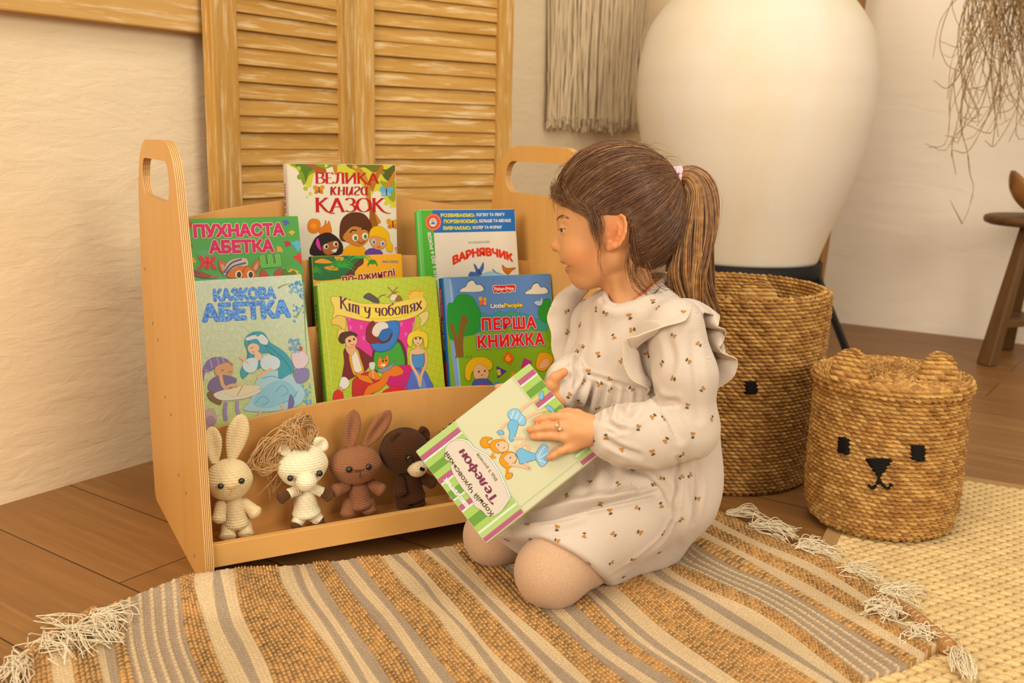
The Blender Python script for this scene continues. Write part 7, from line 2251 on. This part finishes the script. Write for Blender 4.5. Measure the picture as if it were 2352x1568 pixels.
for i in range(NH):
    z_s = rg.choice([1, -1], p=[.72, .28])
    if i < 1700:
        e = ec[min(399, int(rg.random() * 400))] * np.array([1, 1, z_s])
        d0 = e - HAIRC
    else:                                                         # strands that begin higher up inside the scalp
        e = ec[min(399, int(rg.random() * 400))] * np.array([1, 1, z_s])
        f0 = rg.uniform(.08, .75); d0 = nrmz(e - HAIRC) * (1 - f0) + nrmz(tie_d) * f0
    d1 = tie_d + rg.normal(0, 6, 3)
    lift = rg.uniform(-4, 2.5)
    path = cap_path(d0, d1, 22, -7 if i < 1700 else lift - 2, lift, (rg.normal(0, .03), rg.normal(0, .018)))
    path[:, :] += 0
    P.append(np.array([H(*x) for x in path])); w = rg.uniform(.00045, .0011)
    R_.append(w * np.r_[.25, .6, .9, np.ones(16), .9, .8, .7]); MI.append(rg.choice(3, p=[.52, .45, .03]))
def hair_tubes(P, R_, MI, k=5, flat=.55):
    V2, F2 = tubes(np.array(P), np.array(R_), k, flat)
    n = (P[0].shape[0] - 1) * k
    return V2, F2, np.repeat(MI, n)
V2, F2, mi = hair_tubes(P, R_, MI)
# scalp volume under the strands, cut along the hairline
ecd = nrmz(np.vstack([ec, ec * np.array([1, 1, -1])]) - HAIRC)
def scalp_sdf(p):
    q = HQ(p); d = cap_r(q) + 5.0
    dq = nrmz(q - HAIRC)
    face = (1315 - q[:, 0]) * 0
    # region in front of the hairline is removed: forehead/face, round the ear, the neck
    f1 = np.where(q[:, 1] < 500, 1e3, 0)
    cutA = (q[:, 1] - (452 + np.clip(np.abs(q[:, 2]), 0, 110) * .28)) * .9           # below the forehead line ...
    cutA = np.minimum(cutA, 1392 - q[:, 0])                                          # ... and in front of the ear
    cutB = np.minimum(q[:, 1] - 496, 1447 - q[:, 0])                                 # round the ear
    cutC = q[:, 1] - 640
    for c in (cutA, cutB, cutC): d = smax(d, c, 8)
    return d * HK * .9
Vs, Fs = isosurface(scalp_sdf, H(1250, 700, -140) * 0 + np.min([H(a, b_, c) for a in (1250, 1600) for b_ in (300, 700) for c in (-140, 140)], 0), np.max([H(a, b_, c) for a in (1250, 1600) for b_ in (300, 700) for c in (-140, 140)], 0), 0.003, 3)
hair = mesh('hair', np.vstack([Vs, V2]), [tuple(f) for f in Fs] + [tuple(int(x) + len(Vs) for x in f) for f in F2], m_hair, girl, True, mi=np.r_[np.zeros(len(Fs), int), mi])
hair['label'] = 'brown hair pulled back'
# loose wisps: fringe, temple, in front of the ear, nape, stray hairs on top
P, R_, MI = [], [], []
def wisp(pts, n, jit, r=.00034, zj=6, j2=1.6):
    for _ in range(n):
        o = rg.normal(0, jit, 3) * np.array([1, 1, zj / 6]); k = rg.uniform(.7, 1.15); m = np.array(pts, float); m = m[0] + (m - m[0]) * k
        c = [H(*(a + o * (.5 + .5 * q / len(m)) + rg.normal(0, j2, 3))) for q, a in enumerate(m)]
        P.append(catmull(c, 14)); R_.append(r * np.linspace(1, .3, 14)); MI.append(rg.choice(3, p=[.35, .45, .20]))
wisp([(1362,470,100),(1376,520,108),(1383,565,105),(1380,605,99),(1392,635,92)], 12, 3)
wisp([(1346,466,96),(1362,500,106),(1372,540,108),(1382,562,106)], 60, 7)
wisp([(1370,478,104),(1382,505,109),(1384,535,108)], 45, 6)
wisp([(1448,560,106),(1442,600,103),(1452,640,86),(1480,668,60),(1526,690,40)], 14, 5)
wisp([(1462,590,100),(1456,630,92),(1474,660,74),(1504,690,60)], 14, 6)
wisp([(1484,600,88),(1502,640,70),(1530,656,40),(1550,640,20)], 20, 9)
wisp([(1450,520,108),(1456,570,104),(1468,620,92),(1490,650,74)], 26, 7)
wisp([(1276,440,16),(1270,470,24),(1271,500,30)], 6, 4, .00026)
wisp([(1272,430,20),(1280,452,50),(1310,468,82),(1345,484,100)], 80, 8, .0003)
wisp([(1300,430,60),(1312,458,80),(1338,484,98),(1362,500,106)], 80, 9, .0003)
wisp([(1282,420,30),(1280,446,46),(1292,470,66)], 60, 9, .00028)
for i in range(90):
    e = ec[int(rg.random() * 140)]; tdir = nrmz(TIE - e)
    q_ = e + (-tdir * rg.uniform(6, 16)) * np.array([1, 1, .3])
    wisp([tuple(q_), tuple((q_ + e) / 2 + np.array([0, 0, 3])), tuple(e + tdir * 30 + np.array([0, 0, 4]))], 2, 3, .00026)
for i in range(70):
    a = rg.uniform(1290, 1530); y = 470 - 140 * math.sqrt(max(0, 1 - ((a - 1415) / 148) ** 2))
    wisp([(a - 20, y + 6, rg.uniform(-20, 40)), (a + 10, y - 4 - rg.uniform(0, 6), 0), (a + 40, y + rg.uniform(-4, 8), 0)], 1, 3, .00024)
V2, F2, mi = hair_tubes(P, R_, MI, 4, 1.0)
mesh('hair_wisps', V2, F2, m_hair, hair, True, mi=mi)
# ponytail
cen = catmull([(1548,408,0),(1580,408,4),(1601,440,8),(1603,500,10),(1594,570,12),(1588,640,14),(1604,710,14),(1632,775,10),(1660,835,4)], 40)
wid = np.interp(np.linspace(0, 1, 40), [0, .08, .18, .35, .6, .8, 1], [14, 22, 34, 43, 48, 38, 14])
P, R_, MI = [], [], []
for i in range(1500):
    a = rg.uniform(0, 2 * math.pi); rr = math.sqrt(rg.random())
    n_ = 40
    ph_ = rg.uniform(0, 6.28)
    f = np.linspace(0, 1, n_)
    wv = np.sin(f * 12 + (math.floor(a * 2.2)) * 1.3 + ph_ * .10) * 13 * f
    off_u = np.cos(a) * rr * wid + wv; off_z = np.sin(a) * rr * wid * .8
    T = nrmz(np.gradient(cen, axis=0)); Nn = np.stack([-T[:, 1], T[:, 0]], -1)
    q = cen.copy(); q[:, :2] += Nn * off_u[:, None]; q[:, 2] += off_z
    cut = rg.uniform(.62, 1.0); m = int(n_ * cut)
    q = np.stack([np.interp(np.linspace(0, m - 1, n_), np.arange(n_), q[:, j]) for j in range(3)], -1)
    P.append(np.array([H(*x) for x in q])); w = rg.uniform(.0006, .0013)
    R_.append(w * np.r_[np.ones(30), np.linspace(1, .2, 10)]); MI.append(rg.choice(3, p=[.18, .37, .45]))
for i in range(26):                                              # straggling ends blown to the right
    q = catmull([(1600 + rg.normal(0, 14), 640, 14), (1632 + rg.normal(0, 12), 740, 6), (1668 + rg.normal(0, 12), 820, 0), (1690 + rg.normal(0, 16), 880 + rg.normal(0, 14), -6)], 40)
    P.append(np.array([H(*x) for x in q])); R_.append(.0004 * np.linspace(1, .4, 40)); MI.append(2)
for i in range(10):
    q = catmull([(1575, 400, rg.uniform(-8, 12)), (1610 + rg.normal(0, 8), 400 + rg.normal(0, 6), 4), (1644 + rg.normal(0, 6), 460 + rg.normal(0, 18), 4), (1640 + rg.normal(0, 8), 560 + rg.normal(0, 22), 6)], 40)
    P.append(np.array([H(*x) for x in q])); R_.append(.0003 * np.linspace(1, .4, 40)); MI.append(2)
V2, F2, mi = hair_tubes(P, R_, MI)
core_c = np.array([H(*x) for x in cen[:34]])
Vc, Fc = tubes([core_c], (wid[:34] * .55 * HK)[None], 16)
pt = mesh('ponytail', np.vstack([Vc, V2]), np.vstack([Fc, F2 + len(Vc)]), m_hair, girl, True, mi=np.r_[np.ones(len(Fc), int), mi])
# pink hair tie
paths = []
for k in range(4):
    x0 = 1538 + k * 6.5
    paths.append([H(x0 + 2.5 * math.sin(a_ * 2 + k), 412 + 24 * math.cos(a_) + (x0 - 1548) * -.1, 22 * math.sin(a_)) for a_ in np.linspace(0, 2 * math.pi, 41)])
V2, F2 = tubes(paths, .0030, 8)
mesh('hair_tie', V2, F2, M('#dcb2b0', .8, .15, sheen=.2), girl, True)

# ================================================================== the book in the child's hands
cD, cA, cC = onp(1377, 1040, bp, bn), onp(1216, 834, bp, bn), onp(1116, 1248, bp, bn)
bk = Book('picture_book', 'pale green picture book with striped ends held in the child\'s hands', None, cD, cA - cD, (cC - cD) - (cA - cD) * ((cC - cD) @ (cA - cD)) / ((cA - cD) @ (cA - cD)), np.linalg.norm(cA - cD), np.linalg.norm(cC - cD), 0.009, cover='#e6dfb8', spine='#d2cda0', back='#c9cf98')
def bp2(x, y): return (x * bk.w, y * bk.h)                       # fractions of the cover
STR = ['#b5cf74', '#7da050', '#b5cf74', '#f3efdc', '#b66a80', '#a9c868']
def stripes(y0, y1):
    x = 0.0; k = 0
    seq = [('#b66a80', .045), ('#c3d68a', .05), ('#f5f0de', .018), ('#b7cf78', .06), ('#7da050', .085), ('#b7cf78', .075), ('#f5f0de', .016), ('#b66a80', .05), ('#b7cf78', .06), ('#f5f0de', .014), ('#7da050', .08), ('#b7cf78', .08), ('#f5f0de', .016), ('#b66a80', .05), ('#b7cf78', .06), ('#7da050', .07), ('#b7cf78', .06), ('#f5f0de', .016), ('#b66a80', .05), ('#c3d68a', .06)]
    tot = sum(w for _, w in seq)
    for c, w in seq:
        w /= tot
        bk.poly2([bp2(x, y0), bp2(x + w, y0), bp2(x + w, y1), bp2(x, y1)], c); x += w
stripes(0.0, 0.145); stripes(0.665, 1.0)
for y in (.150, .158, .655, .663): bk.poly2([bp2(0, y), bp2(1, y), bp2(1, y + .003), bp2(0, y + .003)], '#dfe3b0')
bk.poly2([bp2(.055, 0), bp2(.062, 0), bp2(.062, 1), bp2(.055, 1)], '#d3d2a4')
cl = ZD((330,850),(345,800),(385,765),(440,752),(500,770),(540,815),(600,850),(650,880),(690,930),(730,990),(760,1050),(790,1120),(815,1190),(790,1240),(750,1290),(700,1320),(650,1320),(610,1280),(560,1250),(530,1190),(470,1120),(420,1050),(385,980),(370,920),(335,890))
bk.blob([(u + 3, v - 3) for u, v in cl], '#fbf6ea'); bk.blob(cl, '#ecdcc6')
def tl(x, y): return ZD((x, y))[0]
bk.text('Корній Чуковський', tl(700, 1302), tl(352, 838), 11, '#5d5636', off=.03, arc=.02)
bk.text('Телефон', tl(742, 1205), tl(472, 812), 21, '#7a3a4c', serif=dict(thick=.19, thin=.10, serif=.08))
bk.text('Від 2 рочків', tl(728, 1048), tl(582, 850), 6.5, '#6c6440', off=.02)
bk.text('ШКОЛЯРИК', tl(510, 1240), tl(345, 1035), 8, '#f6f0e0', off=.05, ring=[(.05, '#e9e4cc')])
# two girls in blue dresses
bk.line(ZD((880,545),(960,480),(1050,420)), 7, '#efc9a4'); bk.line(ZD((930,590),(1010,550),(1110,515)), 7, '#efc9a4')
bk.blob(ZD((1040,440),(1045,400),(1068,388),(1072,430),(1060,450)), '#8fbfd4'); bk.blob(ZD((1090,505),(1120,495),(1155,540),(1130,540)), '#8fbfd4')
bk.blob(ZD((805,560),(830,525),(875,520),(910,560),(940,600),(925,640),(880,630),(830,600)), '#a5cfe0')
for q in (((830,590),(850,530)),((860,600),(885,545)),((890,620),(915,575))): bk.line(ZD(*q), 2, '#e6f0ee')
bk.blob(ZD((805,650),(830,600),(880,620),(870,680),(840,760),(815,740),(820,690)), '#8dc1d8')
bk.line(ZD((800,620),(760,660),(740,700),(790,740)), 6, '#efc9a4'); bk.blob(ZD((725,690),(760,680),(775,705),(745,712)), '#8fbfd4')
bk.line(ZD((850,740),(930,740),(910,790),(850,800)), 6, '#efc9a4'); bk.line(ZD((860,830),(940,780),(960,820),(900,850)), 6, '#efc9a4')
bk.blob(ZD((600,760),(630,730),(690,740),(650,760),(670,800),(630,810),(605,790)), '#e8a02a')
bk.blob(ZD((670,790),(700,755),(770,750),(800,790),(790,830),(740,850),(690,830)), '#e9a22c'); bk.blob(ZD((710,790),(760,760),(805,780),(800,830),(750,840)), '#f2cba6')
bk.ell(*ZD((735, 788))[0], 2, 3, '#6f86a4'); bk.line(ZD((770,815),(785,805)), 2, '#c45a4a')
bk.blob(ZD((745,900),(770,850),(830,840),(870,870),(860,920),(830,950),(790,960),(755,930)), '#e9a22c'); bk.blob(ZD((775,890),(820,850),(865,865),(865,905),(820,930)), '#f2cba6')
bk.ell(*ZD((824, 885))[0], 2, 3, '#6f86a4'); bk.line(ZD((856,872),(868,868)), 2, '#c45a4a')
bk.line(ZD((810,950),(800,990),(820,1015)), 6, '#e39a26'); bk.blob(ZD((790,1010),(835,1000),(835,1025),(800,1045)), '#e8a42c'); bk.line(ZD((700,850),(680,880),(715,880)), 5, '#e8a02a')
bk.blob(ZD((870,850),(900,815),(960,840),(1020,860),(1030,890),(970,910),(900,930),(890,900)), '#8dc1d8')
bk.blob(ZD((1015,860),(1060,790),(1100,800),(1120,860),(1105,910),(1060,950),(1025,910)), '#a5cfe0')
for q in (((1030,880),(1080,800)),((1035,890),(1110,850)),((1035,900),(1090,920))): bk.line(ZD(*q), 2, '#e9f1ee')
bk.line(ZD((810,935),(900,945),(970,965),(930,925)), 6, '#efc9a4'); bk.line(ZD((1110,830),(1160,790),(1220,770)), 7, '#efc9a4'); bk.line(ZD((1120,850),(1180,820),(1240,790)), 7, '#efc9a4')
bk.finish()
bk.t['category'] = 'book'
